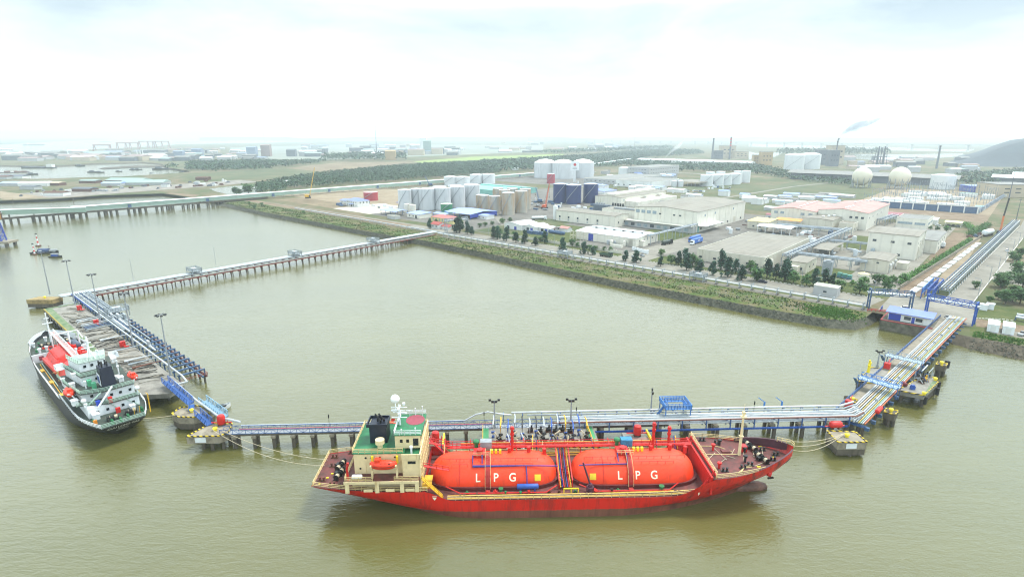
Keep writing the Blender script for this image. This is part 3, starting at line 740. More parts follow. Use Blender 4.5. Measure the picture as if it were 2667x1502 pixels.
m = MB(); b_ = hb2(71.2, 5); m.box(70.8, 71.2, -b_ + .1, b_ - .1, 3.6, 6.3); m.build("forecastle_bulkhead", M_WHITE, S2)
for y in (5.0, 2.2, -3): MB().box(70.68, 70.79, y - .6, y + .6, 4.2, 5.6).build("door", M_MAROON, S2)
m = MB(); b_ = hb2(31, 4); m.box(30.7, 31.0, -b_ + .1, b_ - .1, 3.6, 5.15); m.build("poop_bulkhead", M_WHITE, S2)
xs = [80 + i * .6 for i in range(21)]
for s in (1, -1):
    m = MB()
    for a, c in zip(xs[:-1], xs[1:]):
        ya, yc = s * hb2(a, 7), s * hb2(c, 7)
        m.quad((a, ya, 6), (c, yc, 6), (c, yc * 1.02, 8.2), (a, ya * 1.02, 8.2)); m.quad((a, ya * .97, 6), (c, yc * .97, 6), (c, yc * .99, 8.2), (a, ya * .99, 8.2))
    m.build("bulwark", M_WHITE, S2)
for s in (1, -1):
    f = lambda x, z: (x, s * (hb2(x, z) - .12), z)
    ship_rail(S2, [f(x, 5.2) for x in (.4, 2, 4, 7, 10, 15, 20, 25, 30)], M_WHITE)
    ship_rail(S2, [f(x, 3.9) for x in (32, 40, 50, 60, 69)], M_WHITE)
    ship_rail(S2, [f(x, 6.1) for x in (72, 75, 78, 80)], M_WHITE)
    for k, (z, mm) in enumerate(((3.8, M_YEL), (4.0, M_GLT), (3.8, M_RUST))):
        MB().tube([(33, s * (6.5 - k * .5), z), (68, s * (6.0 - k * .5), z)], .12, 6).build("deck_pipe", mm, S2)
ship_rail(S2, [(.4, -hb2(.4, 5), 5.2), (.4, hb2(.4, 5), 5.2)], M_GLT)
for x in (34, 47, 60): MB().box(x, x + 2.2, 6.0, 7.0, 3.65, 4.0).build("gangway_board", M_YEL, S2)
# red tanks amidships
def tank2(x0, x1, r, zc, yo=0):
    m = MB(); n = 28; vs = []
    ts = [0, .01, .03, .06, .1, .15, .2] + [.2 + .6 * i / 8 for i in range(1, 8)] + [1 - t for t in (.2, .15, .1, .06, .03, .01, 0)]
    for t in ts:
        d = min(t, 1 - t); q = min(1, d / .2); rr = r * max(.003, 1 - (1 - q) ** 2.2) ** (1 / 2.2)
        for j in range(n):
            a = 2 * math.pi * j / n; vs.append((x0 + (x1 - x0) * t, yo + rr * math.cos(a), zc + rr * math.sin(a)))
    m.add(vs, [(i*n+j, i*n+(j+1) % n, (i+1)*n+(j+1) % n, (i+1)*n+j) for i in range(len(ts)-1) for j in range(n)])
    return m.build("cargo_tank", M_R2, S2, smooth=True)
for x0, x1 in ((36.5, 52.0), (53.0, 69.5)):
    o = tank2(x0, x1, 4.6, 4.6)
    m = MB()
    for k in range(5): m.rail([(x0 + 3 + k * 2, -2.2, 8.6), (x0 + 4.6 + k * 2, -2.2, 8.6)], .7, .05, .8, 1)
    m.rail([(x0 + 1.5, 3.2, 7.9), (x1 - 2, 3.2, 7.9)], .9, .05, 1.4, 2); m.build("tank_rail", M_R2, o)
    m = MB()
    for k in range(6): m.cyl(x0 + 2 + k * 1.9, -2.6 + .5 * (k % 3), 8.0, 9.6 + .4 * (k % 2), .4, 8)
    for k in range(4): m.box(x0 + 2 + k * 2.6, x0 + 3.4 + k * 2.6, -4.6, -3.4, 7.2, 8.6 + .3 * (k % 2))
    m.build("tank_fitting", M_R2, o)
MB().prism([(50, 4.9), (66, 5.4), (66.5, 4.0), (50, 3.6)], 5.2, 6.3).build("tank_shoulder", M_R2, S2)
M_PINKG = mat("pale_catwalk", "C9A8A2", .6, .15, 1)
m = MB(); m.box(33, 82, -.9, .3, 9.75, 9.9)
for x in range(35, 82, 5): m.bar((x, -.3, 6), (x, -.3, 9.75), .18)
m.build("catwalk", M_PINKG, S2)
m = MB(); m.rail([(33, -.9, 9.9), (82, -.9, 9.9)], 1, .05, 2.2, 2); m.rail([(33, .3, 9.9), (82, .3, 9.9)], 1, .05, 2.2, 2); m.build("catwalk_rail", M_WHITE, S2)
m = MB(); m.hcyl((62.5, -3.6, 9.0), (67.5, -3.6, 9.0), 1.0, 14, .3); m.build("grey_vessel", mat("slate_grey_vessel", "4A5568", .5, .1, 1), S2, smooth=40)
for x, y, h_ in ((56, -5.2, 13.0), (66, -2.4, 13.5), (70, -5.5, 12), (48, 4.6, 8.6)): 
    m = MB(); m.cyl(x, y, 3.6, h_, .26, 8); m.bar((x, y, h_ - 2), (x, y + 1.2, h_ - 2), .15); m.build("derrick_post", M_WHITE if x > 50 else M_RAILC, S2)
m = MB(); m.bar((70, -5.5, 12), (70, 1.5, 12), .3); m.bar((70, 1.5, 6), (70, 1.5, 12), .3); m.bar((63, -5.5, 11), (70, -5.5, 12), .24); m.build("goalpost_frame", M_WHITE, S2)
# foremast
m = MB(); m.cyl(83.6, 0, 6, 16.5, .32, 10, .16); m.box(83.4, 83.8, -1.4, 1.4, 12.6, 12.8); m.box(83.4, 83.8, -.7, .7, 14.4, 14.6); m.build("foremast", M_WHITE, S2)
winch(S2, 79.0, 2.6, 6.0, 95, M_BLACK, 3.2); winch(S2, 79.3, -2.6, 6.0, 95, M_BLACK, 3.2)
MB().box(76.6, 77.2, -3.6, 3.6, 6.0, 6.5).build("windlass_bed", M_R2, S2)
bollards(S2, [(75, 5.4), (77, 4.6), (82.5, 3.6), (84.5, -2.8), (75.6, -5)], M_GRN, 6.0)
for x, y in ((73, 4.8), (74, 2.8), (81, 5.2), (85.5, 1.2)): MB().cyl(x, y, 6, 7.4, .35, 8).cyl(x, y, 7.2, 7.6, .55, 8).build("deck_vent", M_WHITE, S2)
# accommodation: three tiers stepping up
h1 = MB().box(9.0, 30.6, -6.0, 5.4, 5.16, 7.85).build("lower_house", M_WHITE, S2)
MB().prism([(8.4, -6.3), (31.5, -7.3), (31.5, 7.3), (12, 7.0), (12, 5.8), (8.4, 1.0)], 7.85, 8.0).build("boat_deck", M_GD2, S2)
h2 = MB().prism([(11.2, -5.8), (31.0, -5.8), (31.0, 5.2), (13.6, 5.2), (13.6, 1.2), (11.2, .6)], 8.0, 10.5).build("middle_house", M_WHITE, S2)
MB().prism([(10.8, -6), (31.3, -7.2), (31.3, 7.2), (22, 6.6), (13, 5.6), (10.8, .8)], 10.5, 10.64).build("upper_deck", M_GD2, S2)
h3 = MB().prism([(18.5, -3.2), (30.6, -5.2), (30.6, 5.2), (18.5, 3.8)], 10.64, 13.2).build("upper_house", M_WHITE, S2)
MB().prism([(18.2, -3.4), (31, -5.4), (31, 5.4), (18.2, 4.0)], 13.2, 13.34).build("navigation_deck", M_GD2, S2)
h4 = MB().prism([(22.4, -2.6), (30, -4.2), (30, 4.2), (22.4, 3.2)], 13.34, 15.7).build("wheelhouse", M_WHITE, S2)
MB().prism([(22.2, -2.8), (30.3, -4.5), (30.3, 4.5), (22.2, 3.4)], 15.7, 15.84).build("wheelhouse_roof", mat("pale_grey_green_roof", "9CAAA2", .6, .15, .8), S2)
for s in (1, -1): MB().box(21, 31.2, s * 6.2 - .15, s * 6.2 + .15, 5.16, 10.5).build("house_side", M_WHITE, S2)
for s in (1, -1):
    MB().box(28.5, 31.2, s * 5.3, s * 7.3, 13.2, 13.34).box(28.5, 31.2, s * 7.2 - .05, s * 7.2 + .05, 13.3, 14.4).box(31.1, 31.2, s * 5.3, s * 7.3, 13.3, 14.4).build("bridge_wing", M_WHITE, S2)
for par, rows in ((h1, [(8.9, y, 6.4) for y in (-4.6, -2.2, 1.2, 3.4)]), (h2, [(11.1, y, 9.2) for y in (-4.8, -2.6, -.6)] + [(13.5, 3.2, 9.3)]), (h3, [(18.4, y, 12) for y in (-1.6, .6, 2.4)]), (h4, [(22.3, y, 14.7) for y in (-1.4, .4, 2)])):
    for x, y, z in rows: MB().box(x - .02, x + .03, y - .32, y + .32, z - .35, z + .35).build("window", M_DGLASS, par)
for pts in ([(8.5, -6.2, 8.0), (8.5, .9, 8.0), (12, 5.7, 8.0), (12, 6.9, 8.0)], [(10.9, -5.9, 10.64), (10.9, .8, 10.64), (13.1, 5.5, 10.64), (21.9, 6.5, 10.64), (31, 7.1, 10.64)], [(18.3, -3.3, 13.34), (18.3, 3.9, 13.34), (30.9, 5.3, 13.34)], [(22.3, -2.7, 15.84), (22.3, 3.3, 15.84), (30.2, 4.4, 15.84)]):
    ship_rail(S2, pts, M_GLT, 1.0, .05, 1.3, 3)
m = MB(); m.bar((9.0, -5.6, 5.3), (9.0, -2.8, 7.9), .7, .1); m.bar((9, -1.6, 5.3), (9, .6, 7.9), .7, .1); m.bar((11.1, 4.6, 8.1), (11.1, 1.6, 10.6), .7, .1); m.build("stair", M_GLT, S2)
MB().bar((8.2, 3.2, 7.9), (9.6, -.8, 12.0), .32).build("derrick_boom", M_WHITE, S2)
for x, y, z, q in ((14.5, -4.6, 10.64, 1.2), (17, -4.2, 10.64, .9), (19.6, 5.2, 10.64, 1.1), (26, 6.2, 10.64, .8), (24, -5.6, 13.34, 1.0), (13.2, 6.2, 8, 1.3), (20, 4.6, 13.34, .8), (7.0, 3.4, 5.16, 1.4), (6.6, -4.4, 5.16, 1.1)): MB().box(x, x + q * 1.3, y, y + q, z, z + q).box(x - .1, x + q * 1.3 + .1, y - .1, y + q + .1, z + q, z + q + .1).build("deck_locker", M_WHITE, S2)
for x, y, z, h in ((16.4, 3.6, 10.64, 1.8), (21, -5, 10.64, 2.2), (27.5, -6.2, 10.64, 1.6), (8.0, 5.6, 8, 1.5), (28, 2.2, 15.84, 2.4), (24, -1.6, 15.84, 1.8)): MB().cyl(x, y, z, z + h, .16, 8).cyl(x, y, z + h, z + h + .35, .32, 8).build("vent_pipe", M_WHITE, S2)
# funnel
fo = MB().prism([(11.6, -2.4), (15.6, -2.4), (15.6, .9), (11.6, .9)], 10.64, 16.6, [(12.2, -2.0), (15.6, -2.0), (15.6, .7), (12.2, .7)]).build("funnel", M_NAVY, S2)
m = MB()
for x, y in ((13, -1.2), (13.8, -.2), (14.6, -1.1), (14.8, .2), (13, 0)): m.cyl(x, y, 16.4, 17.9, .18, 8)
m.build("exhaust_pipe", M_BLACK, fo)
MB().prism([(12.4, .93), (15.2, .93), (15.2, 1.0), (12.4, 1.0)], 11.6, 14.8).build("funnel_emblem", M_WHITE, fo)
MB().prism([(12.9, 1.0), (14.8, 1.0), (14.8, 1.05), (12.9, 1.05)], 12.3, 14.2).build("funnel_emblem", M_DBLUE, fo)
m = MB(); m.cyl(25.6, 0, 15.8, 22.0, .2, 8); m.box(25.4, 25.8, -1.4, 1.4, 18.6, 18.75); m.box(25.4, 25.8, -.9, .9, 20, 20.15); m.box(24.8, 26.2, -.2, .2, 20.8, 21.0); m.bar((25.6, 0, 18.6), (23.2, -.9, 15.8), .14); m.bar((25.6, 0, 18.6), (23.2, 1.1, 15.8), .14); m.build("radar_mast", M_WHITE, S2)
MB().cyl(10.2, 5.6, 8, 9.8, .18, 8).ball((10.2, 5.6, 9.9), .6, 12, 8).cyl(8.8, -5.9, 8, 9.9, .18, 8).ball((8.8, -5.9, 10.0), .6, 12, 8).build("white_float", M_WHITE, S2, smooth=40)
MB().box(9.0, 9.9, 2.4, 3.3, 8.0, 9.2).build("blue_drum", mat("blue_plastic_drum", "1F3FA8", .45, .1, 1), S2)
MB().box(8.7, 9.6, -.2, .7, 8.0, 9.4).build("red_locker", M_REDP, S2)
MB().box(7.4, 8.1, -1.2, -.2, 5.16, 6.5).build("red_locker", M_REDP, S2)
MB().box(4.4, 5.0, 4.6, 5.4, 5.16, 6.2).build("orange_drum", mat("orange_yellow_drum", "D8841C", .5, .2, 1), S2)
for x, y in ((14.4, 1.6), (17.2, 2.0)): MB().box(x, x + 1.2, y, y + .9, 10.64, 12.3).build("green_vent", mat("mint_green_vent" + str(int(x)), "58B085", .5, .1, 1), S2)
winch(S2, 4.2, 1.4, 5.16, 80, M_BLACK, 2.4); winch(S2, 4.8, -2.8, 5.16, 80, M_BLACK, 2.4)
bollards(S2, [(2.2, 2.0), (2.6, -1.6), (5.6, 5.2), (4.6, -5.2), (2, .2)], M_GRN, 5.16)
for y in (-3.2, -4.4): MB().bar((3.4, y, 5.16), (3.0, y, 7.2), .14).build("fairlead_post", M_YEL, S2)
m = MB(); m.cyl(1.8, -6.4, 5.2, 10.4, .14, 8); m.bar((1.8, -6.4, 10.2), (3.2, -6.4, 10.2), .12); m.build("yellow_post", M_YEL, S2)
# name on the stern
for txt, sz, z, dx in (("CUU LONG GAS", .95, 4.45, 0), ("SAI GON", .55, 3.6, .1), ("IMO 9045792", .5, 2.85, .1)):
    v, f = text_mesh(txt, sz, .02); out = []
    for p in v:
        yy = -p[0] + .1; zz = z + p[1]
        u = 0; t_ = min(1, max(0, (zz + .5) / 5.8)); xa_ = 8 * (1 - min(1, (zz + .8) / 6.1)) ** 1.3
        out.append((xa_ - .06, yy, zz))
    MB().add(out, f).build("stern_lettering", mat("stern_letter_white", "DADCD8", .5, .02, 1) if sz > .9 else M_WHITE, S2, fix=False)
lifeboat("lifeboat", "red enclosed lifeboat on the river side of the black tanker's white house", F2.w(18.2, 7.0, 10.2), S2DEG, M_ORBOAT, 5.2, 2.4)
lifeboat("lifeboat", "red enclosed lifeboat on the jetty side of the black tanker's white house", F2.w(17.4, -7.2, 10.4), S2DEG, M_ORBOAT, 5.2, 2.4)
for s, x0 in ((1, 18.2), (-1, 17.4)):
    for x in (x0 - 2.4, x0 + 2.4): davit(S2, x, s * 6.6, 8.0, s, M_WHITE, 2.4)

# mooring lines (each a thing: slung between ship and bollard)
def rope(label, a, b, sag=1.0, r=.06):
    P = [Vector(a).lerp(Vector(b), i / 14) - Vector((0, 0, sag * 4 * (i / 14) * (1 - i / 14))) for i in range(15)]
    o = MB().tube(P, r, 5).build("mooring_rope", M_ROPE); tag(o, label, "rope", "mooring ropes")
rope("pale mooring rope from the black tanker's stern to the eight-sided concrete dolphin", F2.w(1.6, -1.8, 5.2), (-83.5, 137.2, 4.8), .8)
a0 = F1.w(.6, 3.5, 5.6)
rope("upper pale rope from the red tanker's stern to the sharp-cornered dolphin", a0, (-73.4, 127.4, 4.8), 1.6)
rope("lower pale rope from the red tanker's stern to the sharp-cornered dolphin", F1.w(.6, 1.2, 5.6), (-73.8, 126.4, 4.7), 2.4)
for k, (lab, y, tx) in enumerate((("farthest", 3.2, 80.6), ("middle", 1.2, 81.0), ("nearest", -1.0, 81.4))):
    rope(lab + " of three pale ropes from the red tanker's bow to the corner dolphin", F1.w(102.2, y, 9.0), (tx, 124.6 + .2 * k, 4.7), 1.2 + .4 * k)
# ================================================================ shared pier bits
M_CONC = mat("weathered_concrete", "8E8676", .85, .16, .35, stain=("5E5648", .3, .5))
M_CONC2 = mat("dark_wet_concrete", "5A5348", .8, .2, .5, stain=("3A352C", .4, .7), streak=True)
M_DECKC = mat("jetty_deck_concrete", "8A877E", .85, .2, .18, stain=("625F58", .45, .25))
M_PIPEW = mat("pale_pipe_cladding", "B9C0C4", .5, .14, .35, .15, stain=("8A8C8A", .3, .5))
M_PIPEG = mat("grey_pipe", "8D979C", .5, .12, .5)
M_PIPEB = mat("brown_pipe", "6A3E2C", .6, .15, .6)
M_RACKB = mat("blue_grey_rack_steel", "3D5A7C", .55, .18, .6, stain=("5A4638", .15, .8))
M_RACKR = mat("red_oxide_beam", "6E322C", .7, .2, .6)
M_HAZ = None
def hazard_mat():
    m, nt, b = new_mat("hazard_stripe_paint")
    tc = nt.nodes.new("ShaderNodeTexCoord"); wv = nt.nodes.new("ShaderNodeTexWave"); wv.bands_direction = 'DIAGONAL'; wv.inputs["Scale"].default_value = .45
    nt.links.new(tc.outputs["Object"], wv.inputs["Vector"])
    r = ramp(nt, wv.outputs["Fac"], [(.48, hexc("20201C")), (.52, hexc("D6B81E"))]); nt.links.new(r.outputs["Color"], b.inputs["Base Color"]); b.inputs["Roughness"].default_value = .6
    return m
M_HAZ = hazard_mat()
M_FENDER = mat("black_rubber_fender", "1E1E1F", .8, .2, 1)
M_GSTRIP = mat("worn_green_deck_strip", "5C7A52", .85, .25, .5, stain=("827E66", .55, .5))
M_GWALK = mat("green_gangway_mesh", "3F8F5C", .6, .1, 1)

# -------------------------------- west jetty platform (frame: x along berth towards the stern end, y away from the ship)
JX0, JX1 = 0.0, 124.0
WJ = thing("jetty_platform", "long weathered concrete berth platform beside the black tanker, with green edge strip", "jetty", WJF.w(0, 0), WJF.deg)
MB().prism([(0, 0), (40, 0), (42, -1.6), (54, -1.6), (56, 0), (84, 0), (124, 1.0), (129, 7), (126, 12), (0, 12)], 2.6, 4.0).build("deck_slab", M_DECKC, WJ)
m = MB(); m.box(1, 83, .3, 2.6, 4.0, 4.03); m.build("edge_strip", M_GSTRIP, WJ)
MB().box(86, 122, 1.3, 1.75, 4.0, 4.25).build("kerb", M_HAZ, WJ); MB().box(.2, 1.4, .2, 11.8, 4.02, 4.2).build("kerb", M_GSTRIP, WJ)
MB().box(0, 84, -.05, .22, 3.6, 4.15).build("kerb", mat("faded_yellow_kerb", "A8923E", .8, .2, 1), WJ)
for i in range(21):
    x = 2 + i * 6.0
    MB().box(x - .45, x + .45, -.25 if x < 84 else .4, .25 if x < 84 else 1.0, .4, 3.4).build("fender", M_FENDER, WJ)
    for y in ((1.4, 6, 10.8) if x < 84 else (2.4, 8)): MB().cyl(x + 2, y, -.7, 2.6, .45, 10).build("pile", M_CONC2, WJ)
for x in (45, 51): MB().box(x - 1.2, x + 1.2, -2.0, -1.5, .6, 3.9).build("fender", M_FENDER, WJ)
# pale hose and pipe clutter on the jetty deck
rnd = random.Random(21)
M_HOSES = [mat("black_rubber_hose", "26241F", .8, .2, 2), mat("grey_hose", "7A776C", .8, .2, 2), mat("pale_hose", "A8A090", .8, .2, 2), mat("brown_hose", "5A4634", .85, .2, 2)]
zones = [(8, 26, 4, 9.5), (28, 56, 4, 10.8), (60, 84, 3.6, 10.8), (86, 118, 4, 10)]
hosewords = ["black", "grey", "pale", "brown"]
zwords = ["at the far end of the jetty deck", "beside the second red monitor on the jetty deck", "abreast the black tanker's funnel on the jetty deck", "at the near end of the jetty deck"]
cnt = {}
for k in range(104):
    zi = rnd.choice([0, 1, 1, 1, 2, 2, 2, 3, 3, 3]); x0, x1, y0, y1 = zones[zi]
    x, y = rnd.uniform(x0, x1), rnd.uniform(y0, y1); L = rnd.uniform(6, 15); a = R(rnd.uniform(60, 120)) if zi != 0 else R(rnd.uniform(0, 60))
    if zi == 3: a = R(rnd.uniform(55, 80))
    P = []
    for i in range(11):
        t = (i / 10 - .5) * L; wob = math.sin(i * rnd.uniform(.5, .9) + k) * rnd.uniform(.12, .5)
        px = min(x1 + 2, max(x0 - 2, x + t * math.cos(a) - wob * math.sin(a))); py = min(y1 + .8, max(y0 - .6, y + t * math.sin(a) * .8 + wob * math.cos(a)))
        P.append((px, py, 4.12 + .1 * (k % 3)))
    c = rnd.choice([0, 0, 1, 1, 2, 2]); o = MB().tube(P, .11, 5).build("cargo_hose", M_HOSES[c])
    o.location = WJF.w(0, 0); o.rotation_euler = (0, 0, R(WJF.deg))
    tag(o, hosewords[c] + " cargo hose lying loose " + zwords[zi], "hose", hosewords[c] + " hoses " + zwords[zi])
# pipes fanning from the rack to the berth
for k, (x, c) in enumerate(((33, M_PIPEW), (35.5, M_PIPEW), (41, M_PIPEW), (43, M_PIPEG), (45, M_RACKB), (47, M_RACKB), (49, M_PIPEG), (66, M_PIPEW), (82, M_PIPEG), (95, M_PIPEW), (99, M_PIPEG), (103, M_PIPEB))):
    MB().tube([(x, 4.6 if x < 60 else 6, 4.5), (x, 5, 5.0), (x, 10.6, 5.0), (x + 1, 12.8, 5.3)], .17, 6).build("manifold_branch", c, WJ)
# red fire monitors
def fire_monitor(label, loc, deg):
    t = thing("fire_monitor", label, "fire monitor", loc, deg, "red fire monitors")
    MB().box(-1.3, 1.3, -.9, .9, .0, .25).build("base_plate", M_CONC, t)
    MB().box(-1.1, .2, -.8, .8, .25, 2.1).build("cabinet", M_REDP, t)
    MB().tube([(.2, 0, .8), (2.4, 0, .8), (2.4, 1.2, .8)], .22, 8).tube([(.9, 0, .8), (.9, 0, 2.2)], .15, 8).tube([(.5, 0, 2.2), (1.9, 0, 2.7)], .12, 8).build("pipework", M_REDP, t)
for lab, x, y in (("red fire monitor on the jetty near its far end", 14, 9.8), ("red fire monitor beside the third jetty lamp mast", 42, 9.4), ("red fire monitor beside the fourth jetty lamp mast, abreast the red tanks", 77, 9.2)):
    fire_monitor(lab, WJF.w(x, y, 4.0), WJF.deg)
# tall floodlight masts
def lamp_mast(label, loc, h, deg=0, ring=True, nl=8, group="floodlight masts"):
    t = thing("floodlight_mast", label, "lamp post", loc, deg, group)
    MB().cyl(0, 0, 0, .5, .42, 8).cyl(0, 0, .5, h, .26, 10, .13).build("pole", M_GREY, t)
    if ring:
        m = MB()
        for j in range(nl):
            a = 2 * math.pi * j / nl; c, s = math.cos(a), math.sin(a)
            m.bar((0, 0, h - .1), (c * 1.3, s * 1.3, h + .05), .08)
        hd = m.build("lamp_ring", M_GREY, t)
        for j in range(nl):
            a = 2 * math.pi * j / nl; c, s = math.cos(a), math.sin(a)
            m = MB(); m.bar((c * .95, s * .95, h - .05), (c * 1.6, s * 1.6, h - .2), .5, .28); m.build("floodlight", M_BLACK, hd)
    else:
        m = MB(); m.bar((-1.1, 0, h), (1.1, 0, h), .1); hd = m.build("cross_arm", M_BLACK, t)
        for x in (-1.1, -.45, .45, 1.1): MB().box(x - .3, x + .3, -.3, .1, h + .05 - .5 * (abs(x) < .6), h + .5 - .5 * (abs(x) < .6)).build("floodlight", M_BLACK, hd)
    return t
for lab, n, bx, by in (("tall floodlight mast on the square dolphin beyond the jetty", 4, 290, 600), ("floodlight mast at the far corner of the concrete jetty", 4, 528, 700), ("floodlight mast on the jetty beside the pipe rack loop", 4, 770, 870), ("thick floodlight mast on the jetty abreast the red tanks", 3, 1080, 450), ("floodlight mast at the near end of the concrete jetty", 3, 1430, 715)):
    lamp_mast(lab, at(n, bx, by, 4.0), 19.5)
# far dolphin
def dolphin(label, poly, loc, deg=0, h=4.0, hz=True, mat_=None, npile=6, board=False, skirt=True):
    t = thing("mooring_dolphin", label, "dolphin", loc, deg, "concrete mooring dolphins")
    MB().prism(poly, h - 1.9, h).build("cap", mat_ or M_CONC, t)
    xs = [p[0] for p in poly]; ys = [p[1] for p in poly]
    if skirt: MB().prism([(p[0] * .97 + .03 * sum(xs) / len(xs), p[1] * .97 + .03 * sum(ys) / len(ys)) for p in poly], .5, h - 1.9).build("skirt", M_CONC2, t)
    if hz:
        for i in range(len(poly)):
            a, b = poly[i], poly[(i + 1) % len(poly)]
            MB().bar((a[0], a[1], h + .12), (b[0], b[1], h + .1), .24, .24).build("kerb", M_HAZ, t)
    cx, cy_ = sum(xs) / len(xs), sum(ys) / len(ys)
    for i in range(npile):
        a = 2 * math.pi * i / npile
        MB().cyl(cx + (max(xs) - min(xs)) * .36 * math.cos(a), cy_ + (max(ys) - min(ys)) * .36 * math.sin(a), -.7, h - 1.9, .42, 10).build("pile", M_CONC2, t)
    MB().cyl(cx, cy_, h, h + .55, .4, 12).lathe(cx, cy_, [(.35, h + .5), (.62, h + .65), (.5, h + .9), (.05, h + 1.0)], 12).build("bollard", M_YBR, t)
    if board:
        MB().box(min(xs) + 2, min(xs) + 4.6, min(ys) - .12, min(ys) - .02, h - 1.6, h - .3).build("sign_board", M_WHITE, t)
    return t
dolphin("yellowed square concrete dolphin beyond the far end of the jetty", [(-6, -2.6), (5.6, -2.6), (6.6, 2.2), (-4.6, 3.0)], at(4, 235, 640, 4)[:2] + (0,), 0, hz=False, mat_=mat("ochre_stained_concrete", "9A865A", .85, .2, .4, stain=("6A5A36", .4, .5)))
dolphin("eight-sided concrete dolphin with yellow kerb beneath the blue footbridge", [(-4.6, -2.0), (-1.6, -3.4), (2.4, -3.0), (5.0, -.6), (4.6, 2.4), (-1.5, 3.2), (-4.8, 1.4)], (-85.0, 137.6, 0), -8)
dolphin("sharp-cornered concrete dolphin with yellow kerb and red fire tank", [(-5.0, -3.4), (2.8, -3.4), (4.4, -1.8), (3.4, 2.8), (-2.2, 3.0)], (-74.6, 128.0, 0), 2, board=True, npile=8, skirt=False)
# red fire tank on the dolphin
def red_tank(label, loc, deg, vert=True):
    t = thing("foam_tank", label, "tank", loc, deg, "red foam tanks")
    if vert: MB().lathe(0, 0, [(.1, .3), (.8, .45), (.95, .9), (.95, 2.3), (.8, 2.75), (.1, 2.95)], 16).build("vessel", M_REDP, t, smooth=40)
    else: MB().hcyl((-1.2, 0, 1.2), (1.2, 0, 1.2), .85, 16, .35).build("vessel", M_REDP, t, smooth=40)
    MB().tube([(-2.6, .2, .7), (0, .2, .7), (2.4, .2, .7)], .16, 8).tube([(1.4, .2, .7), (1.4, .2, 1.6)], .1, 6).build("pipework", M_REDP, t)
    m = MB()
    for x in (-.7, .7): m.box(x - .1, x + .1, -.5, .5, 0, .6)
    m.build("saddle", M_RUST, t)
red_tank("red upright foam tank on the sharp-cornered dolphin by the footbridge", (-73.6, 130.2, 4.0), 3)

# -------------------------------- pipe rack along the jetty
RK = thing("pipe_rack", "blue-grey steel pipe rack with pale pipes running along the back of the jetty", "pipe rack", WJF.w(0, 0), WJF.deg)
def rackw(x): return 24.5 + 0 * x
for i in range(32):
    x = -14 + i * 4.3; wdt = 7.8 if x > 30 else 7.2
    m = MB(); m.bar((x, 12.5, 4.6), (x, 12.5 + wdt, 4.6), .5, .45)
    for y in (12.9, 12.3 + wdt): m.bar((x, y, 2.4), (x, y, 4.6), .35)
    m.build("cross_beam", M_RACKB, RK)
    for y in (13.2, 12.1 + wdt): MB().cyl(x, y, -.7, 2.4, .32, 8).build("pile", M_CONC2, RK)
for y, z0 in ((12.7, 2.5), (19.2, 2.5), (20.2, 2.5)):
    xx = -14 if y < 20 else 32; MB().bar((xx, y, z0), (120.5, y, z0), .4, .5).build("long_beam", M_RACKR if y > 20 else M_RACKB, RK)
MB().rail([(-14, 12.4, 4.8), (22, 12.4, 4.8)], 1.0, .06, 2.2, 2).build("railing", M_BLUEP, RK)
MB().rail([(32, 20.5, 2.7), (120.5, 20.5, 2.7), (120.5, 12.5, 2.7)], 1.0, .05, 3, 2).build("railing", mat("red_brown_rail", "8A3A30", .6, .15, 1), RK)
pw = [(13.2, .28, M_PIPEW, 121), (14.1, .2, M_PIPEG, 60), (14.9, .24, M_PIPEW, 92), (15.7, .18, M_RACKB, 112), (16.5, .26, M_PIPEW, 56), (17.3, .22, M_PIPEG, 78), (18.2, .28, M_PIPEG, 52), (19.0, .22, M_PIPEG, 46)]
for k, (y, r, mm, xe) in enumerate(pw):
    pts = [(-15, y, 5.15), (38 + k, y, 5.15), (38 + k, y, 7.0), (40.5 + k, y, 7.0), (40.5 + k, y, 5.15)] if k in (2, 4, 6) else [(-15, y, 5.15)]
    if k == 2: pts += [(84, y, 5.15), (84, y, 6.6), (86, y, 6.6), (86, y, 5.15)]
    pts += [(xe, y, 5.15)]
    MB().tube(pts, r, 8).build("pipe", mm, RK, smooth=40)
MB().tube([(121, 13.2, 5.15), (127, 12.6, 5.15), (127.0, 8.6, 5.2)], .28, 8).build("pipe", M_PIPEW, RK, smooth=40)
# pipe that leaves the rack across the footbridge
MB().tube([WJF.inv(p) + (5.6,) for p in ((-98.5, 153), (-86.2, 141.5), (-73.6, 130.6), (-71.9, 130.4), (-68.2, 129.0))], .28, 8).build("pipe", M_PIPEW, RK, smooth=40)
def valve_kiosk(label, loc, deg):
    t = thing("valve_platform", label, "valve platform", loc, deg, "grey valve platforms on the pipe trestle")
    m = MB()
    for x in (-2.3, 2.3):
        for y in (-3.6, 3.6): m.box(x - .14, x + .14, y - .14, y + .14, 0, 4.2)
    m.build("frame", M_PIPEG, t)
    MB().box(-2.4, 2.4, -3.8, 3.8, 2.4, 2.55).build("floor", M_PIPEG, t)
    MB().rail([(-2.4, -3.8, 2.5), (2.4, -3.8, 2.5), (2.4, 3.8, 2.5), (-2.4, 3.8, 2.5), (-2.4, -3.8, 2.5)], 1.7, .07, 1.0, 3).build("railing", M_PIPEG, t)
    MB().bar((2.6, -3.4, .2), (2.6, .4, 2.5), .7, .12).build("stair", M_PIPEG, t)
    MB().box(-1.2, .9, -1.6, 1.4, 2.55, 3.9).build("control_box", M_PIPEW, t)
valve_kiosk("grey valve platform on the rack where the trestle meets the jetty", WJF.w(33, 18.6, 3.6), WJF.deg)
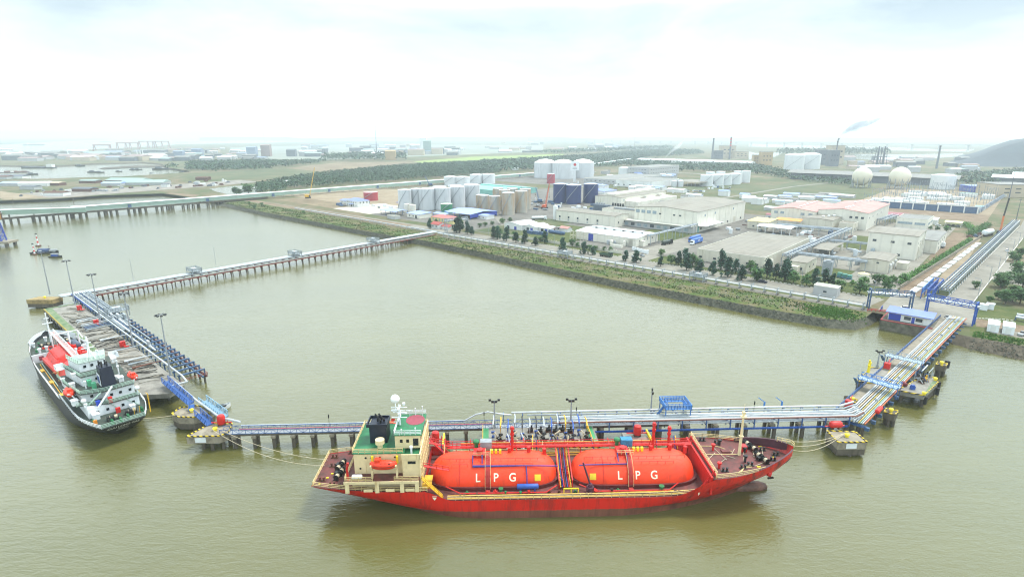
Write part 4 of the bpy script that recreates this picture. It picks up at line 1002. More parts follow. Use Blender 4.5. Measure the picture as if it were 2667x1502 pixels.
# -------------------------------- trestle from the jetty to the shore
A, B = Vector((-201, 249.5)), Vector((-60, 421.5))
dT = (B - A); LT = dT.length; angT = math.degrees(math.atan2(dT.y, dT.x))
TF = Frame(A.x, A.y, angT)
TR_ = thing("pipe_trestle", "long piled trestle carrying pale pipelines from the jetty to the bank", "trestle", TF.w(0, 0), angT)
nB = 50
for i in range(nB + 1):
    x = 2 + (LT - 8) * i / nB
    MB().bar((x, -4.6, 2.9), (x, 4.4, 2.9), .55, .6).build("cross_beam", M_RACKR, TR_)
    m = MB(); m.tube([(x, -3.9, 2.7), (x - .1, -4.4, -.75)], .26, 8); m.build("pile", M_CONC2, TR_)
    if i % 2 == 0: MB().tube([(x + .6, -1.6, 2.7), (x + 1.0, -1.9, -.75)], .26, 8).build("pile", M_CONC2, TR_)
    if i < 48: MB().tube([(x, 3.6, 2.7), (x, 4.0, -.75)], .26, 8).build("pile", M_CONC2, TR_)
for y, mm in ((-4.2, M_RACKR), (-2.8, M_CONC), (4.0, M_RACKR)):
    MB().bar((0, y, 3.4), (LT, y, 3.4), .5, .45).build("long_beam", mm, TR_)
MB().box(0, LT, -2.6, -1.5, 3.5, 3.6).build("walkway", M_PIPEG, TR_)
MB().rail([(0, -2.6, 3.6), (LT, -2.6, 3.6)], 1.0, .05, 3.5, 2).build("railing", M_PIPEG, TR_)
for i in range(25):
    x = 3 + i * 8.9
    if x < LT: MB().bar((x, -1.2, 4.3), (x, 4.2, 4.3), .25).bar((x, -1.1, 3.2), (x, -1.1, 4.3), .22).bar((x, 4.1, 3.2), (x, 4.1, 4.3), .22).build("pipe_support", M_PIPEG, TR_)
for y, r, mm in ((-.7, .30, M_PIPEW), (.3, .22, M_PIPEG), (1.2, .32, M_PIPEW), (2.2, .24, M_PIPEW), (3.2, .34, M_PIPEW), (4.0, .2, M_PIPEG)):
    MB().tube([(-4, y, 4.75), (LT + 4, y, 4.75)], r, 8).build("pipe", mm, TR_, smooth=40)
for d, lab in ((.225, "valve platform on the trestle closest to the jetty"), (.485, "valve platform halfway along the pipe trestle"), (.745, "valve platform on the trestle closest to the bank")):
    valve_kiosk(lab, TF.w(LT * d + 4, 1.4, 3.6), angT)
for d, y in ((.12, 4.6), (.30, 4.6)):
    o = MB().cyl(0, 0, 0, 13, .09, 6).build("lightning_rod", M_GREY); o.location = TF.w(LT * d, y, 3.0)
    tag(o, "thin bare pole on the trestle, " + ("nearer the jetty" if d < .2 else "beside the first valve platform"), "pole", "thin poles on the trestle")
# -------------------------------- blue footbridges
def footbridge(label, a, b, wd, m_, h=1.6):
    A, B = Vector(a), Vector(b); L = (B - A).length; ang = math.degrees(math.atan2(B.y - A.y, B.x - A.x)); dz = b[2] - a[2]
    t = thing("footbridge", label, "footbridge", a, ang, "lattice footbridges")
    m = MB(); vs = [(0, -wd/2, 0), (L, -wd/2, dz), (L, wd/2, dz), (0, wd/2, 0)]
    m.add(vs + [(v[0], v[1], v[2] - .2) for v in vs], [(0,1,2,3),(7,6,5,4),(0,4,5,1),(1,5,6,2),(2,6,7,3),(3,7,4,0)]); m.build("floor", m_, t)
    for s in (-1, 1): MB().truss((0, s * wd/2, 0), (L, s * wd/2, dz), h, .07, 1.3).build("side_truss", m_, t)
M_BBR = mat("footbridge_blue", "2E5A9C", .55, .12, 1)
footbridge("blue lattice footbridge from the jetty down to the eight-sided dolphin", (-101.6, 153.6, 5.4), (-86.8, 140.0, 5.2), 1.7, M_BBR)
footbridge("short blue lattice footbridge between the two dolphins", (-82.6, 135.6, 4.3), (-76.6, 130.0, 4.3), 1.5, M_BBR)
footbridge("pale blue lattice bridge beside the white pipe", (-84.8, 142.4, 4.6), (-74.4, 133.2, 4.6), 2.0, mat("pale_blue_lattice", "7FA2B8", .55, .12, 1))
MB_ = MB(); MB_.bar((0, 0, 0), (.9, -2.2, -1.6), 1.3, .12); st = MB_.rail([(-.6, 0, 0), (.3, -2.2, -1.6)], 1, .06, .6, 2).build("stair", M_BBR); st.location = (-86.0, 139.2, 5.3); tag(st, "small blue stair landing on the eight-sided dolphin", "stair")

# -------------------------------- boats
M_BOATD = mat("dark_weathered_hull", "2A2C2C", .7, .2, 1)
M_BOATW = mat("pale_boat_gelcoat", "C8CCCC", .4, .08, 1)
M_WOOD = mat("weathered_wood", "5A4A38", .85, .25, 1.5)
def boat_hull(L, Wd, H, bow=.35, sheer=.4, stern=.8):
    m = MB(); n = 12; rows = []
    for i in range(n + 1):
        u = i / n; wv = stern + (1 - stern) * min(1, u * 3); 
        if u > 1 - bow: wv *= max(.02, 1 - ((u - 1 + bow) / bow) ** 1.8)
        b = Wd / 2 * wv; z = H + sheer * (max(0, u - .5) * 2) ** 2
        rows.append([(u * L - L/2, -b, z), (u * L - L/2, -b * .75, -.3), (u * L - L/2, b * .75, -.3), (u * L - L/2, b, z), (u * L - L/2, b * .88, z), (u * L - L/2, b * .7, .2), (u * L - L/2, -b * .7, .2), (u * L - L/2, -b * .88, z)])
    vs = [v for r in rows for v in r]
    fs = [(i*8+j, i*8+(j+1) % 8, (i+1)*8+(j+1) % 8, (i+1)*8+j) for i in range(n) for j in range(8)]
    fs += [tuple(range(8)), tuple(range(n*8, n*8+8))]
    return m.add(vs, fs)
t = thing("motor_boat", "white motor boat with dark canopy tied behind the pale lattice bridge", "boat", (-82.4, 145.9, 0), 60)
boat_hull(6.6, 2.2, .9, .4).build("hull", M_BOATW, t); MB().prism([(-2.6, -.9), (.6, -.9), (.6, .9), (-2.6, .9)], 1.5, 1.62).build("canopy", mat("dark_green_canvas", "2C3A36", .8, .15, 1), t)
m = MB()
for x in (-2.5, .5):
    for y in (-.8, .8): m.cyl(x, y, .8, 1.5, .04, 6)
m.build("canopy_frame", M_GREY, t); MB().box(.9, 1.6, -.8, .8, .8, 1.35).build("windscreen", M_DGLASS, t); MB().box(-3.6, -3.2, -.3, .3, .4, 1.4).build("outboard_motor", M_BLACK, t)
t = thing("rowing_boat", "narrow wooden boat tied left of the pier between two yellow-capped piles", "boat", (100.6, 153.6, 0), -4)
boat_hull(4.6, 1.2, .5, .45).build("hull", M_WOOD, t); MB().box(-1.2, -.9, -.5, .5, .35, .45).box(.4, .7, -.5, .5, .35, .45).build("thwart", M_WOOD, t)
hb_ = at(14, 710, 1330, 0)
t = thing("house_boat", "long dark houseboat with rounded blue-grey roofs near the beacon buoys", "boat", hb_, 12)
boat_hull(16, 4, 1.3, .3, .6).build("hull", M_BOATD, t)
m = MB()
for x0, x1 in ((-3.4, 2.6),):
    pr = [(-1.7, 1.2), (-1.6, 2.6), (-.8, 3.2), (.8, 3.2), (1.6, 2.6), (1.7, 1.2)]
    m.add([(x0, y, z) for y, z in pr] + [(x1, y, z) for y, z in pr], [(i, i+1, 7+i, 6+i) for i in range(5)] + [tuple(range(6)), tuple(range(6, 12))])
m.build("cabin", mat("blue_tarp_roof", "32486E", .7, .2, 1), t)
MB().box(3.2, 6.6, -1.5, 1.5, 1.1, 2.5).build("wheelhouse", M_GREY, t); MB().cyl(2.9, 0, 2, 5, .06, 6).box(2.6, 3.2, -.2, .2, 4.4, 4.9).build("mast", M_RUST, t); MB().box(-2.6, -.8, -1.72, -1.66, 1.9, 2.5).build("window", M_WHITE, t)
p_ = at(14, 880, 1392, 0)
t = thing("small_motor_boat", "little dark boat with blue cabin beside the houseboat", "boat", p_, 2)
boat_hull(8, 2.3, .9, .35, .5).build("hull", M_BOATD, t); MB().box(-2.2, 1.2, -.9, .9, .8, 1.9).build("cabin", M_BLUEP, t); MB().box(-2.6, 2.4, -1.05, 1.05, 2.4, 2.5).cyl(-2.4, .9, .8, 2.4, .05, 6).cyl(2.2, .9, .8, 2.4, .05, 6).cyl(-2.4, -.9, .8, 2.4, .05, 6).cyl(2.2, -.9, .8, 2.4, .05, 6).build("awning", M_GREY, t)
def beacon(label, loc, k):
    t = thing("beacon_buoy", label, "buoy", loc, 0, "red and white beacon buoys")
    MB().lathe(0, 0, [(.2, -.5), (1.3 * k, -.3), (1.4 * k, .5), (1.0 * k, .8)], 14).build("float", M_RUST, t)
    for i in range(5): MB().cyl(0, 0, .8 + i * 1.2 * k, .8 + (i + 1) * 1.2 * k, .5 * k * (1 - i * .14), 10, .5 * k * (1 - (i + 1) * .14)).build("band", M_REDP if i % 2 else M_WHITE, t)
    MB().box(-.35 * k, .35 * k, -.35 * k, .35 * k, .8 + 6 * k, 1.5 + 6 * k).build("lantern", M_BLACK, t)
beacon("taller red and white beacon buoy behind the houseboat", at(14, 605, 1215, 0), 1.25)
beacon("shorter red and white beacon buoy at the houseboat's left end", at(14, 548, 1350, 0), 1.0)
# ================================================================ long walkway pier behind the red tanker
M_BTR = mat("walkway_truss_blue", "33588F", .55, .2, 1, stain=("7A8088", .25, 1))
EW = thing("walkway_pier", "long blue-railed walkway and pipe pier running behind the red tanker on concrete piles", "pier", EWF.w(0, 0), EWF.deg)
MB().box(-72, 40, .2, 2.1, 3.75, 3.95).build("walkway_deck", M_GREY, EW)
MB().box(-72, 40, .1, .3, 3.35, 3.75).box(-72, 40, 2.0, 2.2, 3.35, 3.75).build("girder", M_CONC2, EW)
for y in (.15, 2.15): MB().truss((-72, y, 3.95), (40, y, 3.95), 1.15, .055, 1.55).build("side_truss", M_BTR, EW)
MB().tube([(-68, 2.8, 4.3), (-9, 2.8, 4.3)], .13, 6).build("pipe", M_PIPEG, EW)
MB().tube([(-68, 3.15, 4.6), (-12, 3.15, 4.6), (-9, 3.15, 6.3), (-6, 3.15, 6.9), (-3, 3.15, 6.3), (0, 3.15, 5.9)], .2, 8).build("pipe", M_PIPEW, EW, smooth=40)
MB().tube([(-68, 1.8, 4.3), (-5, 1.8, 4.3)], .1, 6).build("pipe", M_REDP, EW)
px = -68.6; pile_x = []
while px < 90: pile_x.append(px); px += 4.75 if px < -8 else 7.4
for i, x in enumerate(pile_x):
    MB().box(x - .55, x + .55, -.3, 2.6, 2.7, 3.35).build("pile_cap", M_CONC, EW)
    for y in ((.2, 2.2) if x < -8 else (-.9, 1.6, 4.0)):
        MB().prism([(x - .36, y - .36), (x + .36, y - .36), (x + .36, y + .36), (x - .36, y + .36)], -.7, 2.8).build("pile", M_CONC2, EW)
# steel frames and pipes on the right part
for i in range(13):
    x = 12 + i * 6.2
    m = MB(); m.bar((x, -1.3, 4.3), (x, 4.4, 4.3), .28); m.bar((x, -1.3, 5.4), (x, 4.4, 5.4), .22)
    for y in (-1.2, 1.4, 4.3): m.bar((x, y, 2.9), (x, y, 5.4), .24)
    m.build("pipe_frame", M_BTR, EW)
for i in range(18):
    x = -2 + i * 4.9; MB().bar((x, 4.2, 3.4), (x, 4.2, 6.1), .16).bar((x, 2.6, 6.0), (x, 4.4, 6.0), .16).build("pipe_support", M_BTR, EW)
MB().bar((18, -1.4, 3.1), (86, -1.4, 3.1), .35, .4).build("front_beam", M_BLUEP, EW)
MB().bar((12, 4.3, 3.1), (88, 4.3, 3.1), .3, .4).build("back_beam", M_BTR, EW)
for y, z, r, mm, x0 in ((3.6, 6.35, .25, M_PIPEW, 0), (2.7, 6.0, .2, M_PIPEG, 4), (2.1, 5.7, .16, M_PIPEW, 12), (1.4, 5.7, .22, M_PIPEG, 12), (.7, 5.7, .2, M_PIPEW, 14), (0, 5.65, .16, M_PIPEG, 10), (-.5, 5.6, .18, M_PIPEW, 12), (-1.0, 5.6, .2, M_PIPEB, 10), (-.7, 4.55, .2, M_PIPEW, 10), (-.1, 4.55, .18, M_PIPEW, 14)):
    MB().tube([(x0, y, z), (88 - y * .35, y, z), (91.5, y + 2.0, z)] if y > -2 else [(x0, y, z), (88, y, z)], r, 8).build("pipe", mm, EW, smooth=40)
MB().box(10, 84, .9, 1.9, 4.05, 4.12).build("walkway_deck", M_PIPEW, EW)
# berth platform with loading gear
BP = thing("berth_platform", "concrete loading platform hidden behind the red tanker, crowded with black hoses and arms", "jetty", EWF.w(0, 0), EWF.deg)
MB().prism([(-7.5, -8.6), (20.5, -10), (20.5, .1), (-7.5, .1)], 2.6, 4.0).build("deck_slab", M_DECKC, BP)
MB().prism([(-7.5, -8.75), (20.5, -10.15), (20.5, -9.9), (-7.5, -8.5)], 3.7, 4.25).build("kerb", M_HAZ, BP)
for x in (-5, 2, 9, 16):
    for y in (-7, -2): MB().cyl(x, y, -.7, 2.6, .5, 10).build("pile", M_CONC2, BP)
for s in (0, 1):
    m = MB(); m.box(-7.4 + s * 26, -5.9 + s * 26, -8.2, .0, 4.02, 4.08); m.build("gangway_strip", M_GWALK, BP)
    MB().rail([(-7.3 + s * 26.2, -8.2, 4.05), (-7.3 + s * 26.2, 0, 4.05)], 1, .06, 1.4, 2).build("gangway_rail", M_YEL, BP)
rnd = random.Random(5)
def loading_arm(label, x, y, col, kind, k):
    t = thing("loading_arm", label, "loading arm", EWF.w(x, y, 4.0), EWF.deg, "loading arms on the near berth")
    h = 3.0 + .9 * rnd.random()
    MB().tube([(0, 0, 0), (0, 0, h), (.2, 2.2, h + .3), (.2, 4.4 - y * 0, h)], .16, 8).build("riser", col, t)
    MB().box(-.3, .3, -.3, .3, 0, .5).box(-.45, .45, -.2, .2, 1.2, 1.6).build("valve_block", M_BLACK if k % 2 else M_BLUEP, t)
    P = [(0, 0, 1.0), (.4, -.8, 1.8), (.9 * (-1) ** k, -1.6, 1.4), (.5, -2.0, .4), (.8 * (-1) ** k, -1.2, .2), (1.2, -.4, .2)]
    MB().tube(P, .14, 6).build("hose", kind, t)
arm_w = ["white", "yellow", "blue", "white", "black", "white", "black", "white", "blue", "white", "yellow", "blue", "blue", "yellow"]
arm_c = {"white": M_PIPEW, "yellow": M_YEL, "blue": M_BLUEP, "black": M_BLACK}
for k, c in enumerate(arm_w):
    x = -4.8 + k * 1.75
    loading_arm(c + " riser, " + ordn(k) + " from the left on the berth behind the red tanker", x, -4.5 - (k % 3) * 1.1, arm_c[c], M_FENDER if k % 3 else M_ROPE, k)
for k in range(6):
    t = thing("white_hose" if k < 2 else "black_hose", ("white" if k < 2 else "black") + " loading hose sagging from the berth to the deck, " + ordn(k) + " from the left", "hose", EWF.w(-1.5 + k * 3.4, -8.5, 4.0), EWF.deg, "hanging loading hoses")
    P = [(0, 2, 2.2), (.4, .6, 1.7), (.6, -.8, .5), (.3, -2.2, .2), (-.2, -3.4, 1.4)]
    MB().tube(P, .16, 7).build("hose", M_PIPEW if k < 2 else M_FENDER, t, smooth=40)
M_BLKT = M_BLACK
for k, (x, y) in enumerate(((4.5, -2.4), (6.8, -3), (8.9, -2.3), (10.6, -2.9), (12.3, -2.4), (14.2, -3.2))):
    t = thing("pump_skid", "black pump and valve skid on the berth, " + ordn(k) + " counted from the white hoses", "pump", EWF.w(x, y, 4.0), EWF.deg, "pump skids on the berth")
    MB().box(-.7, .7, -.5, .5, 0, .25).build("base", M_RUST, t); MB().hcyl((-.6, 0, .7), (.6, 0, .7), .4, 10).cyl(.2, 0, .9, 1.9, .22, 8).build("pump", M_BLACK, t, smooth=40); MB().hcyl((-.9, .2, 1.2), (.9, .2, 1.2), .14, 8).build("pipe", M_PIPEW, t)
# small platforms with red tanks at both ends of the berth
def small_plat(label, poly, rail_m):
    t = thing("fender_platform", label, "platform", EWF.w(0, 0), EWF.deg, "fender platforms of the near berth")
    MB().prism(poly, 2.6, 4.0).build("deck_slab", M_DECKC, t)
    for i in (0, len(poly) - 1): MB().cyl(*[(poly[i][j] * .8 + poly[2][j] * .2) for j in (0, 1)], -.7, 2.6, .5, 10).build("pile", M_CONC2, t)
    x = poly[1][0]; MB().box(x - .1, x + .25, poly[1][1], poly[2][1], 4.0, 4.9).build("edge_rail", rail_m, t)
small_plat("small concrete platform with a red tank left of the berth, by the tanker's house", [(-22, -9.2), (-16.8, -9.2), (-16.4, -3.4), (-22, -3.0)], M_YBR)
small_plat("small concrete platform with a red tank right of the berth, behind the forward tank", [(27, -9.4), (33, -9.4), (32.4, -3.8), (27, -3.6)], M_YBR)
red_tank("red upright foam tank on the platform beside the tanker's house", EWF.w(-18.6, -6.2, 4.0), EWF.deg)
red_tank("red upright foam tank on the platform behind the tall red vent mast", EWF.w(30.4, -5.4, 4.0), EWF.deg)
for x, lab in ((-4.4, "left"), (14.8, "middle")): lamp_mast("floodlight post with four lamps rising " + ("beside the white pipe loop" if x < 0 else "behind the gap between the orange tanks"), EWF.w(x, .2 if x < 0 else -.2, 4.0), 7.4, 3, ring=False, group="four-lamp posts on the near pier")
lamp_mast("dark floodlight post beside the blue stair tower", EWF.w(36.3, 3.8, 3.6), 7.6, 80, ring=False, group="four-lamp posts on the near pier")
for k, (x, h, lab) in enumerate(((-46, 3.4, "over the walkway right of the footbridge"), (-7, 3.2, "behind the white pipe loop"), (16.6, 4.0, "right of the second floodlight post"), (63, 4.6, "behind the foremast of the red tanker"))):
    o = MB().cyl(0, 0, 0, h, .05, 6).box(-.12, .12, -.12, .12, h - .9, h).build("signal_post", M_BLACK); o.location = EWF.w(x, 2.6, 4.0); tag(o, "slim dark signal post " + lab, "post", "slim signal posts")
# blue stair tower over the pipes
t = thing("stair_tower", "blue steel stair and platform loop standing over the pipes of the near pier", "stair tower", EWF.w(42.5, 2.4, 0), EWF.deg)
M_BLL = mat("light_blue_steel", "3F78B8", .5, .12, 1)
m = MB()
for x in (-3.2, 3.2):
    for y in (-1.4, 3.6): m.bar((x, y, 2.6), (x, y, 7.6), .22)
m.build("frame", M_BLL, t)
MB().box(-3.4, 3.4, -1.6, -.6, 7.5, 7.62).box(-3.4, -2.4, -.6, 3.8, 7.5, 7.62).box(2.4, 3.4, -.6, 3.8, 7.5, 7.62).box(-2.4, 2.4, 2.8, 3.8, 7.5, 7.62).build("platform", M_BLL, t)
MB().rail([(-3.4, -1.6, 7.6), (3.4, -1.6, 7.6), (3.4, 3.8, 7.6), (-3.4, 3.8, 7.6), (-3.4, -1.6, 7.6)], 1.15, .07, .8, 3).rail([(-2.4, -.6, 7.6), (2.4, -.6, 7.6), (2.4, 2.8, 7.6), (-2.4, 2.8, 7.6), (-2.4, -.6, 7.6)], 1.1, .05, .9, 2).build("railing", M_BLL, t)
MB().bar((-5.6, .2, 4.2), (-3.4, .2, 7.5), .9, .15).rail([(-5.6, -.3, 4.2), (-3.4, -.3, 7.5)], 1, .06, .7, 2).build("stair", M_BLL, t)
for k, x in enumerate((66.5, 71.2)):
    o = MB().bar((0, 0, 0), (0, 0, 1.6), .35).bar((0, 0, 1.5), (-1.6, .4, 2.6), .16).build("monitor_crane", M_BLL); o.location = EWF.w(x, 4.2, 6.0); tag(o, ("left" if k == 0 else "right") + "-hand pale blue swing jib standing on the pipes near the pier corner", "jib", "swing jibs on the near pier")

# ================================================================ east pier from the corner to the gate
EP = thing("pipe_pier", "broad piled pier carrying many pale and yellow pipes from the gate to the pier corner", "pier", EPF.w(0, 0), EPF.deg)
LE = 121.0
MB().box(-3, LE, 4.6, 6.9, 3.6, 3.8).build("walkway_deck", M_CONC, EP)
MB().rail([(-3, 6.9, 3.8), (LE, 6.9, 3.8)], 1.1, .06, 2.2, 3).build("railing", M_BTR, EP)
MB().tube([(60, 7.2, 4.1), (LE, 7.2, 4.1)], .28, 8).build("pipe", mat("slate_pipe", "4A5060", .5, .2, 1), EP)
for i in range(24):
    x = -1 + i * 5.25
    MB().bar((x, -1.2, 3.2), (x, 7.2, 3.2), .5, .6).build("cross_beam", M_BTR, EP)
    for y in (-.6, 3.2, 6.4) if i % 2 == 0 else (): MB().cyl(x, y, -.7, 3.0, .38, 8).build("pile", M_CONC2, EP)
    MB().box(x - .5, x + .3, -2.0, -1.0, 2.5, 3.4).build("bracket", M_RACKB, EP)
for i in range(34):
    x = .5 + i * 3.55; MB().bar((x, -1.0, 4.1), (x, 4.4, 4.1), .2).bar((x, -.9, 3.3), (x, -.9, 4.1), .18).bar((x, 4.3, 3.3), (x, 4.3, 4.1), .18).build("pipe_support", M_PIPEG if i % 2 else M_BTR, EP)
M_PIPEY = mat("dull_yellow_pipe", "B7A458", .5, .12, .6); M_PIPET = mat("tan_pipe", "AE9A80", .5, .12, .6); M_PIPEO = mat("orange_brown_pipe", "A85A30", .55, .15, .6); M_PIPET2 = mat("pale_teal_pipe", "8FB0A4", .5, .1, .6)
for k, (y, r, mm) in enumerate(((4.2, .20, M_PIPEW), (3.7, .14, M_PIPEW), (3.1, .22, M_PIPET), (2.5, .16, M_PIPEW), (1.95, .14, M_PIPEY), (1.4, .24, M_PIPEW), (.85, .2, M_PIPEG), (.35, .16, M_PIPEY), (-.1, .14, M_PIPET2), (-.5, .16, M_PIPEW), (-1.0, .2, M_PIPEO))):
    MB().tube([(-2 - y * .25, y, 4.4), (LE + 3, y, 4.4)], r, 8).build("pipe", mm, EP, smooth=40)
for i in range(11):
    x = 4 + i * 11; MB().cyl(x, 1.0, 4.4, 5.1, .3, 8).box(x - .3, x + .3, .5, 1.5, 4.4, 4.7).build("valve", M_PIPEG, EP)
def pipe_bridge(label, x0):
    t = thing("access_bridge", label, "access bridge", EPF.w(x0, 2.4, 3.6), EPF.deg, "access bridges over the pipes")
    m = MB()
    for x in (-1.6, 1.6):
        for y in (-4.4, 5.4): m.bar((x, y, 0), (x, y, 3.6), .2)
    m.build("frame", M_BTR, t)
    MB().box(-1.7, 1.7, -4.6, 5.6, 3.0, 3.15).build("floor", mat("pale_grating_" + str(int(x0)), "8FA3B5", .6, .15, 1), t)
    for x in (-1.7, 1.7): MB().truss((x, -4.6, 3.15), (x, 5.6, 3.15), 1.1, .07, 1.3).build("side_truss", M_BLL if x0 < 40 else M_PIPEG, t)
    MB().bar((2.0, 6.4, .2), (-1.5, 6.4, 3.0), .8, .12).build("stair", M_BLL, t)
pipe_bridge("blue lattice access bridge over the pipes beside the pump platform", 23.5); pipe_bridge("grey lattice access bridge over the pipes halfway to the gate", 49.5)
def platform(label, poly, h=4.0, piles=6, strip=None):
    t = thing("pier_platform", label, "platform", EPF.w(0, 0), EPF.deg, "concrete platforms beside the pipe pier")
    MB().prism(poly, h - 1.3, h).build("deck_slab", M_DECKC, t)
    for i in range(len(poly)):
        a, b = poly[i], poly[(i + 1) % len(poly)]; MB().bar((a[0], a[1], h + .05), (b[0], b[1], h + .05), .22, .3).build("kerb", M_HAZ, t)
    cx, cy_ = sum(p[0] for p in poly) / len(poly), sum(p[1] for p in poly) / len(poly)
    for p in poly: MB().cyl(p[0] * .82 + cx * .18, p[1] * .82 + cy_ * .18, -.7, h - 1.3, .5, 10).build("pile", M_CONC2, t)
    if strip: MB().prism(strip, h + .02, h + .06).build("deck_strip", M_GSTRIP, t)
    return t
pl = [EPF.inv(at(17, x, y, 4)) for x, y in ((170, 300), (250, 235), (400, 95), (690, 135), (560, 330), (360, 330))]
platform("concrete platform with yellow fender column left of the pipe pier", pl)
pr_ = [EPF.inv(at(17, x, y, 4)) for x, y in ((800, 440), (1200, 520), (1410, 320), (1330, 240), (1050, 300))]
st = [EPF.inv(at(17, x, y, 4)) for x, y in ((1205, 490), (1250, 500), (1395, 320), (1330, 300))]
pp = platform("concrete pump platform with green strip right of the pipe pier", pr_, strip=st)
MB().prism([(p[0] * .9 + .1 * sum(q[0] for q in pr_) / 5, p[1] * .9 + .1 * sum(q[1] for q in pr_) / 5) for p in pr_[1:4]], .4, 2.7).build("skirt", M_CONC2, pp)
for x, y in ((1215, 600), (1400, 460), (1420, 370)): 
    c = EPF.inv(at(17, x, y, 2)); MB().cyl(c[0], c[1], 1.0, 3.2, .5, 10).build("fender", M_FENDER, pp)
def bollard(label, loc, g="yellow bollards"):
    o = MB().cyl(0, 0, 0, .5, .4, 12).lathe(0, 0, [(.3, .45), (.6, .6), (.5, .9), (.05, 1.0)], 12).build("bollard", M_YBR); o.location = loc; tag(o, label, "bollard", g)
bollard("yellow bollard at the back edge of the pump platform", at(17, 1365, 290, 4)); bollard("yellow bollard at the front corner of the pump platform", at(17, 1195, 510, 4)); bollard("yellow bollard on the corner of the left-hand concrete platform", at(17, 245, 275, 4))
t = thing("fender_column", "bright yellow steel column standing on the platform left of the pipe pier", "column", at(17, 355, 180, 4), EPF.deg)
MB().bar((0, 0, 0), (0, 0, 3.6), .9, .6).build("column", M_YBR, t); MB().bar((-.9, 0, 2.6), (.9, 0, 3.2), .5).bar((0, 0, 3.4), (-.5, 0, 4.4), .4).build("arm", M_YBR, t)
for k, (x, y) in enumerate(((1120, 230), (1180, 260), (1230, 300), (1160, 330), (1250, 240), (1110, 290))):
    t = thing("pump_skid", "dark pump cluster on the pump platform, " + ordn(k) + " counting from the pipe pier", "pump", at(17, x, y, 4), 30 + 20 * k, "pumps on the pump platform")
    MB().box(-.7, .7, -.5, .5, 0, .25).build("base", M_RUST, t); MB().hcyl((-.6, 0, .7), (.6, 0, .7), .4, 10).cyl(.2, 0, .9, 1.8, .2, 8).build("pump", M_BLACK if k != 2 else M_YEL, t, smooth=40); MB().tube([(-.9, .3, .3), (-.4, .8, 1.2), (.5, .9, .9), (1, .4, .2)], .1, 6).build("pipe", M_PIPEW if k % 2 else M_BTR, t)
t = thing("pipe_gantry", "pale steel pipe gantry over the pumps on the pump platform", "gantry", at(17, 1180, 270, 4), 43); m = MB()
for x in (-2.6, 2.6):
    for y in (-1.6, 1.6): m.bar((x, y, 0), (x, y, 3.4), .18)
m.bar((-2.8, -1.6, 3.4), (2.8, -1.6, 3.4), .2).bar((-2.8, 1.6, 3.4), (2.8, 1.6, 3.4), .2); m.build("frame", M_PIPEG, t); MB().tube([(-3, 0, 3.6), (3, 0, 3.6)], .18, 8).build("pipe", M_PIPEW, t)
o = MB().hcyl((0, -.8, .7), (0, .8, .7), .5, 12, .2).box(-.5, .5, -.6, .6, 0, .3).build("dark_red_pump", mat("dark_red_machine", "6E1E28", .5, .15, 1)); o.location = at(17, 895, 370, 4.0); tag(o, "dark red pump on the pump platform against the orange pipe", "pump")
o = MB().box(-.55, .55, -.45, .45, 0, 1.1).box(-.4, .4, -.3, .3, 1.1, 1.4).build("blue_cabinet", M_BLUEP); o.location = at(17, 1022, 425, 4.0); tag(o, "small blue cabinet standing on the pump platform", "cabinet")
# corner dolphins
corner = [(-3.6, -2.9), (3.4, -3.0), (3.6, 1.8), (-3.2, 2.6)]
dolphin("square concrete dolphin with striped kerb at the pier corner", corner, (81.6, 124.8, 0), 2, board=True, npile=8)
red_tank("red horizontal foam tank between the pier corner and its dolphin", (81.0, 128.4, 4.0), 4, vert=False)
for lab, (x, y), s in (("small yellow-topped pile cap beside the pipe pier near its corner", (700, 760), 1), ("small yellow-topped pile cap right of the pipe pier near the grey bridge", (1465, 45), 1), ("small yellow-topped pile cap left of the pipe pier near the wooden boat", (110, 590), .8)):
    p = at(17, x, y, 4)
    dolphin(lab, [(-1.6 * s, -1.3 * s), (1.6 * s, -1.3 * s), (1.6 * s, 1.3 * s), (-1.6 * s, 1.3 * s)], (p[0], p[1], 0), EPF.deg, npile=4, skirt=False, mat_=M_CONC2)
o = MB().box(-.5, .5, -.5, .5, .8, 3.2).build("tyre_fender", M_FENDER); o.location = at(17, 1545, 70, 2)[:2] + (0.5,); tag(o, "black fender block hung on the pile cap near the grey bridge", "fender")
o = MB().hcyl((-1.6, 0, .9), (1.6, 0, .9), .6, 12, .25).box(-1, 1, -.3, .3, 0, .5).build("red_foam_skid", M_REDP); o.location = at(17, 510, 780, 4); o.rotation_euler = (0, 0, R(43)); tag(o, "red foam skid hung at the right edge of the pipe pier near the corner", "tank")
lamp_mast("slim floodlight post on the platform with the yellow column", at(17, 490, 85, 4), 5.2, 0, ring=False, group="four-lamp posts on the near pier")
for k, (x, y) in enumerate(((640, 115), (60, 690))): fire_monitor("red fire monitor " + ("left of the grey access bridge" if k == 0 else "left of the pier near the corner"), at(17, x, y, 4.0), 43)
